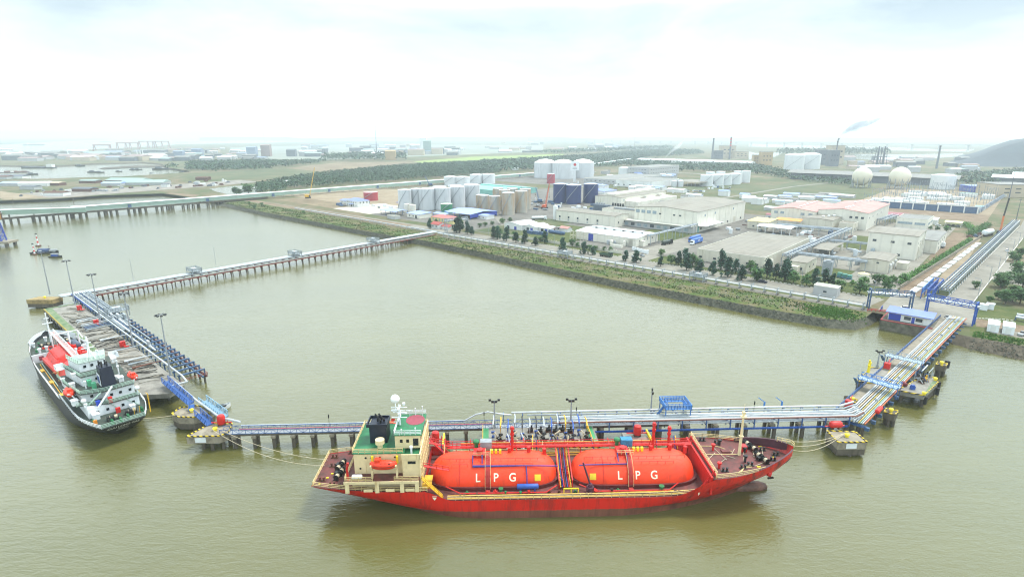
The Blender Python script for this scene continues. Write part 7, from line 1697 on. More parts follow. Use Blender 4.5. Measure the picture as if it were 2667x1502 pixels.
MB().bar((188.2, 11.2, 4.05), (205, 11.6, 4.05), .5, .35).bar((188.2, 11.2, 4.05), (188.4, 26, 4.05), .4, .3).build("edge_beam", mat("red_edge_beam", "8E3438", .7, .15, 1), t)
MB().rail([(181, 25, 3.0), (188.3, 25.5, 3.6)], 1, .08, 1.4, 2).build("railing", M_REDP, t)
for k, (x, y) in enumerate(((185.4, 28.5), (189.2, 28.2))):
    o = MB().box(-.12, .12, -1.8, 1.8, .3, 2.0).build("gate_leaf", M_ROOFDB); o.location = BF.w(x, y, 3.1); o.rotation_euler = (0, 0, R(BF.deg)); tag(o, ("left" if k == 0 else "right") + "-hand deep blue gate panel beside the guard house", "gate", "blue gate panels")
for k, (x, y) in enumerate(((222, 26), (226.4, 26.6))):
    t = thing("white_container", ("left" if k == 0 else "right") + "-hand white box container on the gravel right of the pier head", "container", BF.w(x, y + 3, G0), BF.deg + 2, "white box containers")
    MB().box(-1.7, 1.7, -4, 4, .15, 3.0).build("shell", M_WHITE, t); MB().box(-1.78, 1.78, -4.08, 4.08, 3.0, 3.15).box(-1.78, 1.78, -.1, .1, 3.15, 3.25).build("lid", M_ROOFW, t); MB().box(-.8, .8, -4.1, -4.01, .5, 2.6).build("door", M_WALLW, t)
for k, (x, y) in enumerate(((217.4, 60), (219.4, 63))):
    o = MB().box(-1.3, 1.3, -1.3, 1.3, 0, 2.3).box(-1.45, 1.45, -1.45, 1.45, 2.3, 2.5).box(-.4, .4, -1.36, -1.3, 0, 1.8).build("white_kiosk", M_WHITE); o.location = BF.w(x, y, G0); o.rotation_euler = (0, 0, R(BF.deg)); tag(o, ("nearer" if k == 0 else "farther") + " white kiosk on the grass right of the east road", "kiosk", "white kiosks")
building("red_tile_house", "house with dark red tiled roof among trees at the right edge", "house", 236, 262, 64, 84, 4.2, M_WALLW, mat("dark_red_tiles", "7A3438", .8, .15, .4), "gable_x", 3.2)
t = thing("pipe_run", "pair of thick white pipes on low supports at the right edge", "pipe", BF.w(228, 50, G0), BF.deg - 6)
for y, z in ((0, 1.5), (1.6, 2.2)): MB().tube([(0, y, z), (60, y, z)], .55, 10).build("pipe", M_PIPEW, t, smooth=40)
for i in range(8): MB().bar((i * 8, -.6, 0), (i * 8, -.6, 1.6), .3).bar((i * 8, 2.2, 0), (i * 8, 2.2, 1.6), .3).bar((i * 8, -.6, .9), (i * 8, 2.2, .9), .3).build("support", M_RACKB, t)
# --- pipe rack along the bank
t = thing("bank_pipe_rack", "long low pipe rack with pale pipe on T-shaped supports along the grassy bank", "pipe rack", BF.w(0, 26, G0), BF.deg)
for i in range(47):
    x = -90 + i * 5.85; m = MB(); m.bar((x, -1.1, 0), (x, -1.1, 3.0), .3).bar((x, 1.1, 0), (x, 1.1, 3.0), .22).bar((x, -1.9, 1.5), (x, 1.9, 1.5), .26).bar((x, -1.9, 3.0), (x, 1.9, 3.0), .2); m.build("support", M_PIPEG, t); 
    MB().box(x - .4, x + .4, -1.6, 1.6, .01, .3).build("footing", M_CONC2, t)
for y, z, r, mm in ((-.4, 1.95, .42, M_WALLW), (.5, 1.85, .2, M_PIPEG), (1.2, 1.85, .18, M_RACKB), (-1.2, 3.2, .1, M_PIPEG)): MB().tube([(-97, y, z), (180, y, z)], r, 8).build("pipe", mm, t, smooth=40)
t = thing("bank_pipe_rack", "low pipe rack on the bank left of the trestle, running to the conveyor", "pipe rack", BF.w(-95, 30.5, G0), BF.deg + 180)
for i in range(36): x = i * 6.4; MB().bar((x, -.9, 0), (x, -.9, 1.9), .3).bar((x, .9, 0), (x, .9, 1.9), .3).bar((x, -1.2, 1.2), (x, 1.2, 1.2), .25).build("support", M_PIPEG, t)
for y, r in ((-.5, .22), (.3, .26)): MB().tube([(0, y, 1.6), (226, y, 1.6)], r, 8).build("pipe", M_PIPEW, t, smooth=40)
for k, x in enumerate((20, 105)): valve_kiosk("grey valve platform on the bank pipe rack " + ("before the white-roofed workshop" if k == 0 else "before the flat beige warehouse"), BF.w(x, 26, G0 + .1), BF.deg + 90)
# --- east corridor rack, blue lattice bridges, block track, hedge fence
pipe_bridge_rack("endless steel pipe rack following the east road away from the gate", 201.6, 219, 74, 380, 3.2, 9, 5.0, 6.5)
t = thing("lattice_bridge", "blue lattice pipe bridge pair standing at the head of the pipe corridor", "bridge", BF.w(196.5, 62, G0), BF.deg + 88)
for y in (-2.4, -.4, 1.6): MB().truss((0, y, 2.4), (28, y, 2.4), 2.6, .14, 2.4).build("lattice_girder", M_BLUEP if y < 1 else M_BLL, t)
for x in (0, 9, 18, 28): MB().bar((x, -2.4, 0), (x, -2.4, 5), .35).bar((x, 1.6, 0), (x, 1.6, 5), .35).bar((x, -2.4, 5), (x, 1.6, 5), .3).build("frame", M_BLUEP, t)
for k in range(64):
    y = 71 + k * 2.9; x = 190.3 + (y - 71) * .071
    o = MB().box(-1.45, 1.45, -1.0, 1.0, 0, .5).box(-1.2, 1.2, -.7, .7, .5, .56).build("concrete_block", M_ROOFW if k % 5 else M_ROAD); o.location = BF.w(x, y, G0 + .05); o.rotation_euler = (0, 0, R(BF.deg - 4)); tag(o, "white concrete block in the ladder-like row beside the sand track", "block", "white blocks in a row by the sand track")
t = thing("boundary_wall", "low pale boundary wall between the hedge and the block track", "wall", BF.w(184.8, 76, G0), BF.deg + 85.1); MB().box(0, 235, -.15, .15, 0, 1.9).build("masonry", M_CONC, t)
t = thing("boundary_fence", "pale slatted fence behind the road trees along the front of the plant", "fence", BF.w(-56, 58.5, G0), BF.deg); MB().box(0, 96, -.05, .05, 0, 1.8).build("panel", M_TRIM, t)
for i in range(25): MB().box(i * 4 - .15, i * 4 + .15, -.2, .2, 0, 2.1).build("post", M_TRIM, t)
t = thing("boundary_wall", "long white plastered wall section beside the yard entrance", "wall", BF.w(38, 74.5, G0), BF.deg - 20); MB().box(0, 14, -.2, .2, 0, 2.2).build("masonry", M_WHITE, t)
MB().box(14.2, 15.2, -.5, .5, 0, 2.7).build("gate_pillar", M_WHITE, t)
# dark lamp/flag posts on the bank road
for k in range(9):
    x = -70 + k * 31; o = MB().cyl(0, 0, 0, 7.5, .1, 6).bar((0, 0, 7.4), (0, -1.6, 7.8), .12).box(-.2, .2, -2.2, -1.4, 7.7, 7.9).build("street_lamp", M_GREY); o.location = BF.w(x, 51.6, G0); o.rotation_euler = (0, 0, R(BF.deg)); tag(o, "slim street lamp on the land side of the bank road, " + ordn(k) + " from the trestle", "street lamp", "street lamps along the bank road")
for k in range(8):
    y = 80 + k * 36; x = 213.6 + (y - 70) * .053; o = MB().cyl(0, 0, 0, 9, .11, 6).bar((0, 0, 8.9), (-1.8, 0, 9.3), .12).box(-2.4, -1.6, -.2, .2, 9.2, 9.4).build("street_lamp", M_GREY); o.location = BF.w(x, y, G0); o.rotation_euler = (0, 0, R(BF.deg)); tag(o, "tall street lamp on the east road, " + ordn(k) + " from the gate", "street lamp", "street lamps along the east road")
# ================================================================ trees
def leaf_mat(name, a, b_, rnd=.25):
    m, nt, b = new_mat(name); n = noise_node(nt, .9, 3, .6)
    c = ramp(nt, n.outputs["Fac"], [(.3, hexc(a)), (.7, hexc(b_))]).outputs["Color"]
    oi = nt.nodes.new("ShaderNodeObjectInfo"); rr = ramp(nt, oi.outputs["Random"], [(0, (1 - rnd,) * 3), (1, (1 + rnd,) * 3)])
    nt.links.new(mixc(nt, 1.0, c, rr.outputs["Color"], 'MULTIPLY'), b.inputs["Base Color"]); b.inputs["Roughness"].default_value = .7
    b.inputs["Specular IOR Level"].default_value = .2
    return m
M_LCON = leaf_mat("conifer_needles", "274232", "426450"); M_LRND = leaf_mat("broad_leaves", "31522E", "54783E"); M_LBR = leaf_mat("bright_hedge_leaves", "2E5A22", "558034")
M_LWOOD = leaf_mat("mangrove_leaves", "1E3A26", "3A5634", 0); M_BARK = mat("bark", "4A4034", .9, .2, 2)
tr = random.Random(4)
def leaf(mb, x, y, z, s):
    a, e = tr.uniform(0, 6.28), tr.uniform(-.9, .9); ux, uy, uz = math.cos(a) * math.cos(e), math.sin(a) * math.cos(e), math.sin(e)
    b = a + tr.uniform(1.2, 1.9); f = tr.uniform(-.8, .8); vx, vy, vz = math.cos(b) * math.cos(f), math.sin(b) * math.cos(f), math.sin(f)
    s1, s2 = s * tr.uniform(.6, 1.2), s * tr.uniform(.4, .9)
    mb.add([(x + s1 * ux, y + s1 * uy, z + s1 * uz), (x + s2 * vx, y + s2 * vy, z + s2 * vz), (x - s1 * ux, y - s1 * uy, z - s1 * uz), (x - s2 * vx, y - s2 * vy, z - s2 * vz)], [(0, 1, 2, 3)])
def crown(kind, n):
    mb = MB(); clumps = []
    for i in range(26):
        if kind == "con": t = tr.random() ** .8; r = (1 - t) ** .65 * .30 * tr.uniform(.6, 1.1) + .02; z = .14 + .86 * t
        elif kind == "ball": t = tr.random(); z = .22 + .78 * t; r = .42 * math.sqrt(max(0, 1 - (2 * t - 1) ** 2)) * tr.uniform(.7, 1.1)
        else: t = tr.random(); z = .35 + .62 * t; r = .40 * math.sqrt(max(.02, 1 - (2 * t - 1) ** 2)) * tr.uniform(.5, 1.15)
        a = tr.uniform(0, 6.28); clumps.append((r * math.cos(a), r * math.sin(a), z))
    for i in range(n):
        c = tr.choice(clumps); q = .075 if kind == "con" else .11
        k = tr.uniform(.0, 1.0) if tr.random() < .5 else 1.0
        leaf(mb, c[0] * k + tr.gauss(0, q * .6), c[1] * k + tr.gauss(0, q * .6), c[2] + tr.gauss(0, q * .7), tr.uniform(.045, .085))
    return mb
def trunk(kind):
    mb = MB(); mb.cyl(0, 0, 0, .45, .035, 7, .018)
    for i in range(5):
        a = i * 1.3; z = .25 + .06 * i; mb.bar((0, 0, z), (.2 * math.cos(a), .2 * math.sin(a), z + .18), .015)
    mb.cyl(0, 0, .45, .85, .018, 6, .005); return mb
proto = {}
for kind, lm in (("con", M_LCON), ("ball", M_LRND), ("tree", M_LRND), ("bright", M_LBR)):
    proto[kind] = [(crown("ball" if kind == "bright" else kind, 950), lm) for _ in range(3)]
pm = {k: [b.build("crown", m, None, fix=False).data for b, m in v] for k, v in proto.items()}
tm = trunk("x").build("trunk", M_BARK, None).data
for o in [o for o in bpy.data.objects if o.name.split(".")[0] in ("crown", "trunk") and not o.parent and o.type == 'MESH']: bpy.data.objects.remove(o)
def plant(name, label, cat, loc, h, kind, group, wide=1.0):
    t = thing(name, label, cat, loc, tr.uniform(0, 360), group); t.scale = (h * wide, h * wide, h)
    for nm, me in (("crown", tr.choice(pm[kind])), ("trunk", tm)):
        o = bpy.data.objects.new(nm, me); LINK(o); o.parent = t
    return t
rows = [(6, [(945,760,8),(1240,800,11),(1275,800,12),(1360,815,9),(1412,825,6),(1655,860,8),(1700,870,8.5),(1800,890,9.5),(1905,910,7),(2005,920,8.5),(2120,945,6),(2225,920,8),(2425,1000,8)]),
        (7, [(245,890,6.5),(460,920,7),(548,930,5),(875,990,6),(980,1005,7),(1225,1045,5.5),(1480,1085,9.5),(1612,1105,6.5),(1745,1130,7),(1890,1155,10),(2030,1180,7),(2175,1190,6.5)])]
i = 0
for n, L in rows:
    for x, y, h in L: plant("conifer_tree", "dark columnar conifer on the bank road verge, " + ordn(i) + " from the trestle portal", "tree", at(n, x, y, G0), h, "con", "dark conifers along the bank road", 1.0 if h > 7 else 1.25); i += 1
back = [(7, [(345,845,4.2),(400,855,3),(515,885,3.2),(575,895,3.2),(665,893,2.6),(725,900,2.8),(1325,1020,4.5),(1400,1030,8),(1465,1025,9),(1540,1042,6),(1605,1060,4.5),(1822,1080,11),(1970,1112,7.5),(2115,1102,5.5),(2280,1160,10),(2368,1172,8),(2450,1192,9.5)]),
        (8, [(75,1120,6),(340,1115,11),(415,1140,5.2),(540,1165,5),(615,1165,9),(705,1155,8),(785,1170,6.5),(855,1210,4.6),(965,1160,2.4),(1080,1160,3.8),(1180,1152,4.6),(1258,1146,4),(1340,1152,4),(1450,1142,4.4),(1300,1206,5),(1035,1240,6)])]
i = 0
for n, L in back:
    for x, y, h in L:
        k = "con" if h > 6.4 else ("bright" if h in (5.5, 3.8, 4.0, 4.4, 2.4) else "ball"); w_ = ("tall dark pointed" if k == "con" else "bright green round" if k == "bright" else "dark round")
        plant("verge_tree", w_ + " tree before the plant fence, " + ordn(i) + " from the white-roofed workshop", "tree", at(n, x, y, G0), h * (.95 if k == "con" else 1.1), k, "trees before the plant fence", 1.0 if k == "con" else 1.15); i += 1
right = [(18, 1930, 60, 5), (18, 2230, 200, 5.5), (18, 2330, 260, 8), (18, 2420, 230, 9), (18, 2520, 260, 9), (18, 2110, 240, 4), (18, 2270, 40, 9), (8, 2470, 930, 7), (8, 2540, 900, 8), (8, 2430, 1130, 7), (8, 2520, 1080, 10), (8, 2350, 1190, 8), (8, 2560, 1190, 10), (8, 2390, 1170, 7), (8, 2500, 950, 7)]
for i, (n, x, y, h) in enumerate(right): plant("leafy_tree", "leafy tree in the grove by the right edge, " + ordn(i) + " in from the pier head", "tree", at(n, x, y, G0), h * .75, "tree" if i % 3 else "ball", "trees at the right edge", 1.2)
misc = [(6, 1500, 740), (6, 1560, 730), (6, 1640, 715), (6, 1750, 700), (6, 1840, 680), (6, 1880, 830), (6, 1730, 815), (6, 1700, 770), (6, 2180, 900), (6, 950, 700), (6, 1010, 690), (7, 1230, 935), (8, 1700, 640), (8, 1850, 660), (8, 1760, 650), (10, 180, 740), (10, 300, 760), (10, 700, 830), (10, 230, 790)]
for i, (n, x, y) in enumerate(misc): plant("shrub", "low bushy shrub on open ground of the plant, " + ordn(i) + " counted inland", "shrub", at(n, x, y, G0), tr.uniform(2.5, 4.5), "bright" if i % 2 else "ball", "low shrubs", 1.3)
# shore shrubs by the conveyor
for i, (n, x, y, h) in enumerate(((10, 60, 652, 9), (10, 175, 650, 13), (10, 90, 655, 7))): plant("shore_tree", ("wide", "tallest", "small")[i] + " leafy tree on the pond shore beside the conveyor", "tree", at(n, x, y, G0), h, "tree", "pond shore trees", 1.5)
# hedge
def leafmass(name, m, gen, n, s0, s1, parent=None, kind="stuff"):
    mb = MB()
    for i in range(n):
        q = gen(i)
        if q: leaf(mb, q[0], q[1], q[2], tr.uniform(s0, s1))
    return mb.build(name, m, parent, fix=False, kind=kind)
def hg(x0, y0, x1, y1, w_, h):
    def g(i):
        t = tr.random(); x = x0 + (x1 - x0) * t + tr.gauss(0, w_); y = y0 + (y1 - y0) * t; hh = h * (.75 + .3 * math.sin(y * 1.1)); p = BF.w(x, y); return (p[0], p[1], G0 + .3 + hh * tr.random() ** .7)
    return g
for nm, args, n in (("long bright green hedge between the plant lane and the block track", (183.4, 84, 198.5, 262, .8, 3.0), 5200), ("hedge beyond the gap near the drill rig", (196, 285, 203, 360, 1.4, 4), 2600), ("hedge strip beside the cream car shelter", (196, 318, 188, 352, 1.2, 3), 1200)):
    o = leafmass("hedge", M_LBR, hg(*args), n, .3, .6, kind="thing"); tag(o, nm, "hedge", "hedges")
# woods
def poly_gen(n, pts, step, h, tree_leaves, s, jitter=.25):
    P = [at(n, x, y, G0)[:2] for x, y in pts]; xs = [p[0] for p in P]; ys = [p[1] for p in P]
    def inside(x, y):
        c = False; j = len(P) - 1
        for i in range(len(P)):
            if (P[i][1] > y) != (P[j][1] > y) and x < (P[j][0] - P[i][0]) * (y - P[i][1]) / (P[j][1] - P[i][1]) + P[i][0]: c = not c
            j = i
        return c
    mb = MB(); cnt = 0
    yy = min(ys)
    while yy < max(ys):
        xx = min(xs)
        while xx < max(xs):
            x, y = xx + tr.uniform(-.5, .5) * step, yy + tr.uniform(-.5, .5) * step
            if inside(x, y):
                H = h * tr.uniform(1 - jitter, 1 + jitter); r = step * .62
                for k in range(tree_leaves):
                    a = tr.uniform(0, 6.28); q = tr.random() ** .5; z = H * (.25 + .75 * math.sqrt(max(0, 1 - q * q)) * tr.uniform(.75, 1))
                    leaf(mb, x + r * q * math.cos(a), y + r * q * math.sin(a), G0 + z, s)
            xx += step
        yy += step
    return mb
W_ = [(10, [(235,640),(240,580),(600,500),(930,455),(1500,395),(2000,360),(2576,335),(2576,455),(2020,490),(1500,530),(900,575),(560,595),(470,640)], 8.0, 7, 15, 1.7),
      (11, [(0,345),(520,315),(1100,280),(1500,240),(1800,225),(2100,235),(2150,260),(1500,305),(1000,360),(520,400),(500,425),(0,440)], 14, 9, 10, 3.2),
      (10, [(-420,350),(0,340),(240,335),(600,340),(900,330),(900,345),(560,385),(240,400),(0,412),(-420,425)], 13, 8, 9, 3),
      (10, [(890,330),(920,300),(1150,285),(1480,283),(1480,330)], 18, 16, 10, 4), (10, [(1585,325),(1590,295),(1670,295),(1670,328)], 16, 18, 9, 4),
      (11, [(1000,360),(1500,310),(1760,330),(1800,360),(2576,380),(2576,440),(1800,430),(1450,380),(1000,400)], 14, 8, 8, 3),
      (12, [(-420,640),(0,640),(300,700),(480,770),(950,800),(960,850),(480,800),(0,720),(-420,700)], 11, 7, 8, 2.6),
      (12, [(280,545),(620,545),(900,532),(1290,550),(1290,560),(620,560),(280,560)], 22, 24, 10, 5), (11, [(560,262),(700,252),(1200,222),(1800,200),(1850,215),(1200,245),(700,268)], 24, 15, 8, 5),
      (9, [(1780,420),(1900,395),(2100,405),(2576,400),(2576,412),(2050,428)], 13, 8, 9, 2.8), (9, [(1610,410),(1640,390),(1690,400),(1690,415)], 13, 13, 9, 2.8), (12, [(1950,740),(2576,700),(2576,800),(2250,850),(1950,830)], 14, 7, 8, 3)]
for a in W_: poly_gen(*a).build("woods", M_LWOOD, kind="stuff", fix=False)
# ================================================================ conveyor trestle on the left
M_CVG = mat("pale_green_cladding", "8FA89A", .6, .08, .15, stain=("7E8E80", .25, .2)); M_CVR = mat("white_conveyor_roof", "D2D8D8", .5, .05, .2)
CV = thing("conveyor_trestle", "very long covered conveyor gallery on piles, pale green with white roof, crossing the left water", "conveyor", BF.w(-446, -122, 0), BF.deg + 90)
MB().box(0, 700, -2.2, 2.2, 5.2, 9.2).build("gallery", M_CVG, CV)
MB().prism([(0, -2.5), (700, -2.5), (700, 2.5), (0, 2.5)], 9.2, 9.9, [(0, -1.2), (700, -1.2), (700, 1.2), (0, 1.2)]).build("gallery_roof", M_CVR, CV)
MB().box(-90, 180, -9.5, -2.8, 3.8, 4.7).box(-90, 180, -9.6, -9.3, 4.7, 5.6).build("road_deck", M_CONC2, CV)
MB().box(180, 700, -4.0, -2.8, 3.4, 4.0).build("side_walkway", M_CONC, CV)
for i in range(44):
    x = -86 + i * (5.6 if i % 5 == 4 else 5.0) * 1.0
    for y in (-8.6, -3.6): MB().prism([(x - .5, y - .5), (x + .5, y - .5), (x + .5, y + .5), (x - .5, y + .5)], -.7, 3.8).build("pile", M_CONC2, CV)
for i in range(60): x = 6 + i * 11.6; MB().bar((x, -2, 3.0), (x, -2, 5.2), .4).bar((x, 2, 3.0), (x, 2, 5.2), .4).bar((x, -2, 4.9), (x, 2, 4.9), .3).build("trestle_leg", M_PIPEG, CV)
for i in range(9): x = 40 + i * 74; MB().box(x, x + 3, -2.9, 2.9, 4.6, 8.2).build("dark_opening", M_RACKB, CV)
t = thing("conveyor_gallery", "farther part of the covered conveyor running inland behind the silos", "conveyor", BF.w(-452, 578, G0), BF.deg + 90 + 16)
MB().box(0, 640, -2.2, 2.2, 4, 8).build("gallery", M_CVG, t); MB().prism([(0, -2.5), (640, -2.5), (640, 2.5), (0, 2.5)], 8, 8.7, [(0, -1.2), (640, -1.2), (640, 1.2), (0, 1.2)]).build("gallery_roof", M_CVR, t)
for i in range(40): MB().bar((i * 16, -2, 0), (i * 16, -2, 4), .5).bar((i * 16, 2, 0), (i * 16, 2, 4), .5).build("trestle_leg", M_PIPEG, t)
t = thing("conveyor_gallery", "short green conveyor gallery sloping in from the left edge to the transfer house", "conveyor", (-396, 529, 0), 213.5)
a = [(0, 6.2), (150, 10.5)]; vs = [(x, y, z + dz) for x, z in a for y in (-2, 2) for dz in (0, 4.0)]
MB().add(vs, [(0,1,3,2),(4,6,7,5),(0,4,5,1),(2,3,7,6),(0,2,6,4)]).build("gallery", M_CVG, t); MB().add([(v[0], v[1] * 1.15, v[2] + .02) for v in vs if v[2] > v[0] * .0287 + 8] + [(v[0], v[1] * 1.1, v[2] + .5) for v in vs if v[2] > v[0] * .0287 + 8], [(0,1,3,2),(4,5,7,6),(0,1,5,4),(2,3,7,6),(0,2,6,4),(1,3,7,5)]).build("gallery_roof", M_CVR, t)
for i in range(9): MB().bar((4 + i * 17, -1.6, -.7), (4 + i * 17, -1.6, 6.4 + i * .48), .6).bar((4 + i * 17, 1.6, -.7), (4 + i * 17, 1.6, 6.4 + i * .48), .6).build("trestle_leg", M_CONC2, t)
t = thing("transfer_house", "small dark transfer house where the two conveyor galleries meet", "tower", BF.w(-446, -124, 0), BF.deg); MB().box(-4, 4, -3, 3, 3, 9.4).build("wall", M_CVG, t); MB().box(-4.2, 4.2, -3.2, 3.2, 9.4, 9.9).build("roof", M_CVR, t); MB().box(4.01, 4.1, -2, 2, 4.6, 8.6).build("opening", M_WIN, t)
t = thing("ochre_house", "ochre house with white flat roof standing on the conveyor jetty at the left edge", "house", BF.w(-437, -196, 4.7), BF.deg + 90); mo = mat("ochre_plaster", "BE8E2E", .8, .12, .4)
MB().box(-17, 17, -3, 3, 0, 5.6).build("wall", mo, t); MB().box(-17.6, 17.6, -3.5, 3.5, 5.6, 6.0).build("roof", M_ROOFW, t)
for i in range(7): MB().box(-14 + i * 4.6, -12.4 + i * 4.6, -3.08, -2.98, 1.4, 3.4).build("window", M_WIN, t)
for i in range(4): MB().box(-17.2 + i * 11.2, -16.4 + i * 11.2, -3.3, -3.01, 0, 6.8).build("column", M_RUST, t)
# blue loader tower at the left edge
lp = at(14, 20, 1130, 4)
t = thing("loader_platform", "square concrete platform on heavy piles at the left edge under the blue tower", "platform", (lp[0], lp[1], 0), 8)
MB().box(-7.5, 7.2, -5, 5.5, 2.6, 4.0).build("deck_slab", M_CONC, t)
for x in (-6, 0, 5.6):
    for y in (-4, 4): MB().box(x - .8, x + .8, y - .8, y + .8, -.7, 2.6).build("pile", M_CONC2, t)
t = thing("loader_tower", "deep blue lattice loader tower cut by the left edge", "crane", (lp[0] - 2.0, lp[1], 4.0), 8); m = MB(); mbl = mat("royal_blue_steel", "1F3FA0", .5, .15, 1)
for s in (-1, 1):
    for q in (-1, 1):
        m.bar((s * 3.6, q * 2.6, 0), (s * 1.6, q * 1.6, 18), .6)
    for k in range(6):
        z0, z1 = k * 3, k * 3 + 3; f = lambda z: (3.6 - z / 9, 2.6 - z / 18); (a0, b0), (a1, b1) = f(z0), f(z1)
        m.bar((-a0, s * b0, z0), (a1, s * b1, z1), .3).bar((a0, s * b0, z0), (-a1, s * b1, z1), .3).bar((s * a0, -b0, z0), (s * a1, b1, z1), .3).bar((-a1, s * b1, z1), (a1, s * b1, z1), .3)
m.build("lattice_tower", mbl, t); MB().box(-26, 2, -1.4, 1.4, 18, 20.4).build("boom", mbl, t)

# ================================================================ substation
M_SWG = mat("galvanised_switchgear", "7E8890", .6, .15, .5)
for r in range(7):
    for c in range(6):
        x, y = 92 + c * 18 + r * .6, 462 + r * 36
        t = thing("switchyard_gantry", "thin steel gantry of the hazy switchyard, row " + ORD[r] + ", bay " + ORD[c] + " from the left", "gantry", BF.w(x, y, G0), BF.deg, "switchyard gantries"); h = 13 + 4 * ((r + c) % 2)
        MB().bar((0, 0, 0), (0, 0, h), .32).bar((10, 0, 0), (10, 0, h), .32).bar((0, 0, h - 2.5), (10, 0, h - 2.5), .22).build("frame", M_SWG, t)
        for k in range(3): MB().cyl(2.2 + k * 2.8, 0, h - 5, h - 2.6, .25, 6).build("insulator", M_SWG, t)
t = thing("retaining_wall", "dark retaining wall with pale piers along the switchyard front", "wall", BF.w(98, 444, G0), BF.deg + 2); MB().box(0, 92, -.4, .4, 0, 6).build("panel", M_RACKB, t); MB().box(-.5, 92.5, -.6, .6, 6, 6.5).build("coping", M_WALLG, t)
for i in range(10): MB().box(i * 10.2 - .5, i * 10.2 + .5, -.9, -.42, 0, 6.4).build("pier", M_WALLW, t)
t = thing("retaining_wall", "side wall of the switchyard receding along the corridor", "wall", BF.w(190, 449, G0), BF.deg + 87); MB().box(0, 210, -.4, .4, 0, 4).build("panel", M_RACKB, t)
for i in range(20): MB().box(i * 10.5 - .4, i * 10.5 + .4, -.8, -.42, 0, 4.6).build("pier", M_WALLW, t)
rnd = random.Random(31)
for k in range(34):
    x, y = 90 + rnd.random() * 95, 470 + rnd.random() * 190
    building("switchyard_block", "low dazzling white block inside the switchyard, " + ordn(k), "building", x, x + rnd.uniform(8, 22), y, y + rnd.uniform(5, 12), rnd.uniform(2, 5), M_ROOFW, M_ROOFT if k in (3, 7, 11) else M_ROOFW, "flat", group="white blocks of the switchyard", trim=False)
# site huts and tarps between the fields
for k, (x, y, w_, d) in enumerate(((-9, 452, 14, 10), (4, 462, 14, 9), (12, 440, 20, 8), (24, 470, 16, 10), (38, 485, 22, 12), (18, 505, 24, 12), (44, 520, 26, 14), (-2, 500, 18, 10), (30, 530, 22, 14), (14, 412, 20, 7), (-60, 380, 30, 8), (-30, 372, 26, 9), (30, 340, 22, 10))):
    building("site_hut", ("white", "pale blue", "grey")[k % 3] + "-roofed site hut in the field behind the pink halls, " + ordn(k), "hut", x, x + w_, y, y + d, 2.8, M_WALLW if k % 2 else M_WALLG, (M_ROOFW, M_ROOFLB, M_ROOFG)[k % 3], "gable_x", 1.0, group="site huts")
for k in range(2):
    t = thing("covered_stack", ("left", "right")[k] + "-hand long low white stack with orange edge in the hazy field", "stack", at(12, 400 + k * 240, 775 + k * 15, G0), -4, "covered stacks"); MB().prism([(0, 0), (52, 0), (52, 8), (0, 8)], 0, 4, [(0, 2), (52, 2), (52, 6), (0, 6)]).build("cover", M_ROOFW, t); MB().box(0, 52, 3.8, 4.2, 4, 4.4).build("ridge", M_ORIM, t)

# ================================================================ the hazy factories
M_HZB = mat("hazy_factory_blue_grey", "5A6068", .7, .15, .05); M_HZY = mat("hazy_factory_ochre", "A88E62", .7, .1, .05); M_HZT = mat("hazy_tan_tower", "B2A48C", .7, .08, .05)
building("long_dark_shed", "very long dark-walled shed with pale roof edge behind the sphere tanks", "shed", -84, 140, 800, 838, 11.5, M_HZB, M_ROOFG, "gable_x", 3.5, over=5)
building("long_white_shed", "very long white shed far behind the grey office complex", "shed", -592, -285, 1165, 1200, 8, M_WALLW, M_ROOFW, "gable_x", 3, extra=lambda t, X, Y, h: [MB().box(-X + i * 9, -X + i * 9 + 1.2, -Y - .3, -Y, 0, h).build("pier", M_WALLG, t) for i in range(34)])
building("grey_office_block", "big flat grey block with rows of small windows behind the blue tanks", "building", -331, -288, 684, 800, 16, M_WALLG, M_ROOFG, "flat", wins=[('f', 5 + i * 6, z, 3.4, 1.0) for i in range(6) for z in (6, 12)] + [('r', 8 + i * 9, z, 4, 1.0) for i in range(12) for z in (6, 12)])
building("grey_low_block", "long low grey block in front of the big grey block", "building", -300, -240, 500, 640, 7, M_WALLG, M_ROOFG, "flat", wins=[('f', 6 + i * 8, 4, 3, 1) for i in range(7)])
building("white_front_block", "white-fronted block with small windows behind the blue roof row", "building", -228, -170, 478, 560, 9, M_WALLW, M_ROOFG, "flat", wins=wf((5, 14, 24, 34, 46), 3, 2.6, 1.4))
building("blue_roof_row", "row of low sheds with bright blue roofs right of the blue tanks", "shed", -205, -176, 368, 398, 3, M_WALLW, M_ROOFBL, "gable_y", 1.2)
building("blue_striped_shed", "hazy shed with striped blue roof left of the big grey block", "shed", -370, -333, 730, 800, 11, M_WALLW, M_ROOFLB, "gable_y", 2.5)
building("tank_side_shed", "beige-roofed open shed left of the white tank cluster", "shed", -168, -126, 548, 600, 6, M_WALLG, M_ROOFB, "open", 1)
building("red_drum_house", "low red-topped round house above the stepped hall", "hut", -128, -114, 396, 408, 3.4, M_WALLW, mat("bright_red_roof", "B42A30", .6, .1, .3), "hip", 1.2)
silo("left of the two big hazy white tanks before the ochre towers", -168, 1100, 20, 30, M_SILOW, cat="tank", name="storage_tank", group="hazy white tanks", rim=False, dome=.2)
silo("right of the two big hazy white tanks before the ochre towers", -150, 1150, 21, 31, M_SILOW, cat="tank", name="storage_tank", group="hazy white tanks", rim=False, dome=.2)
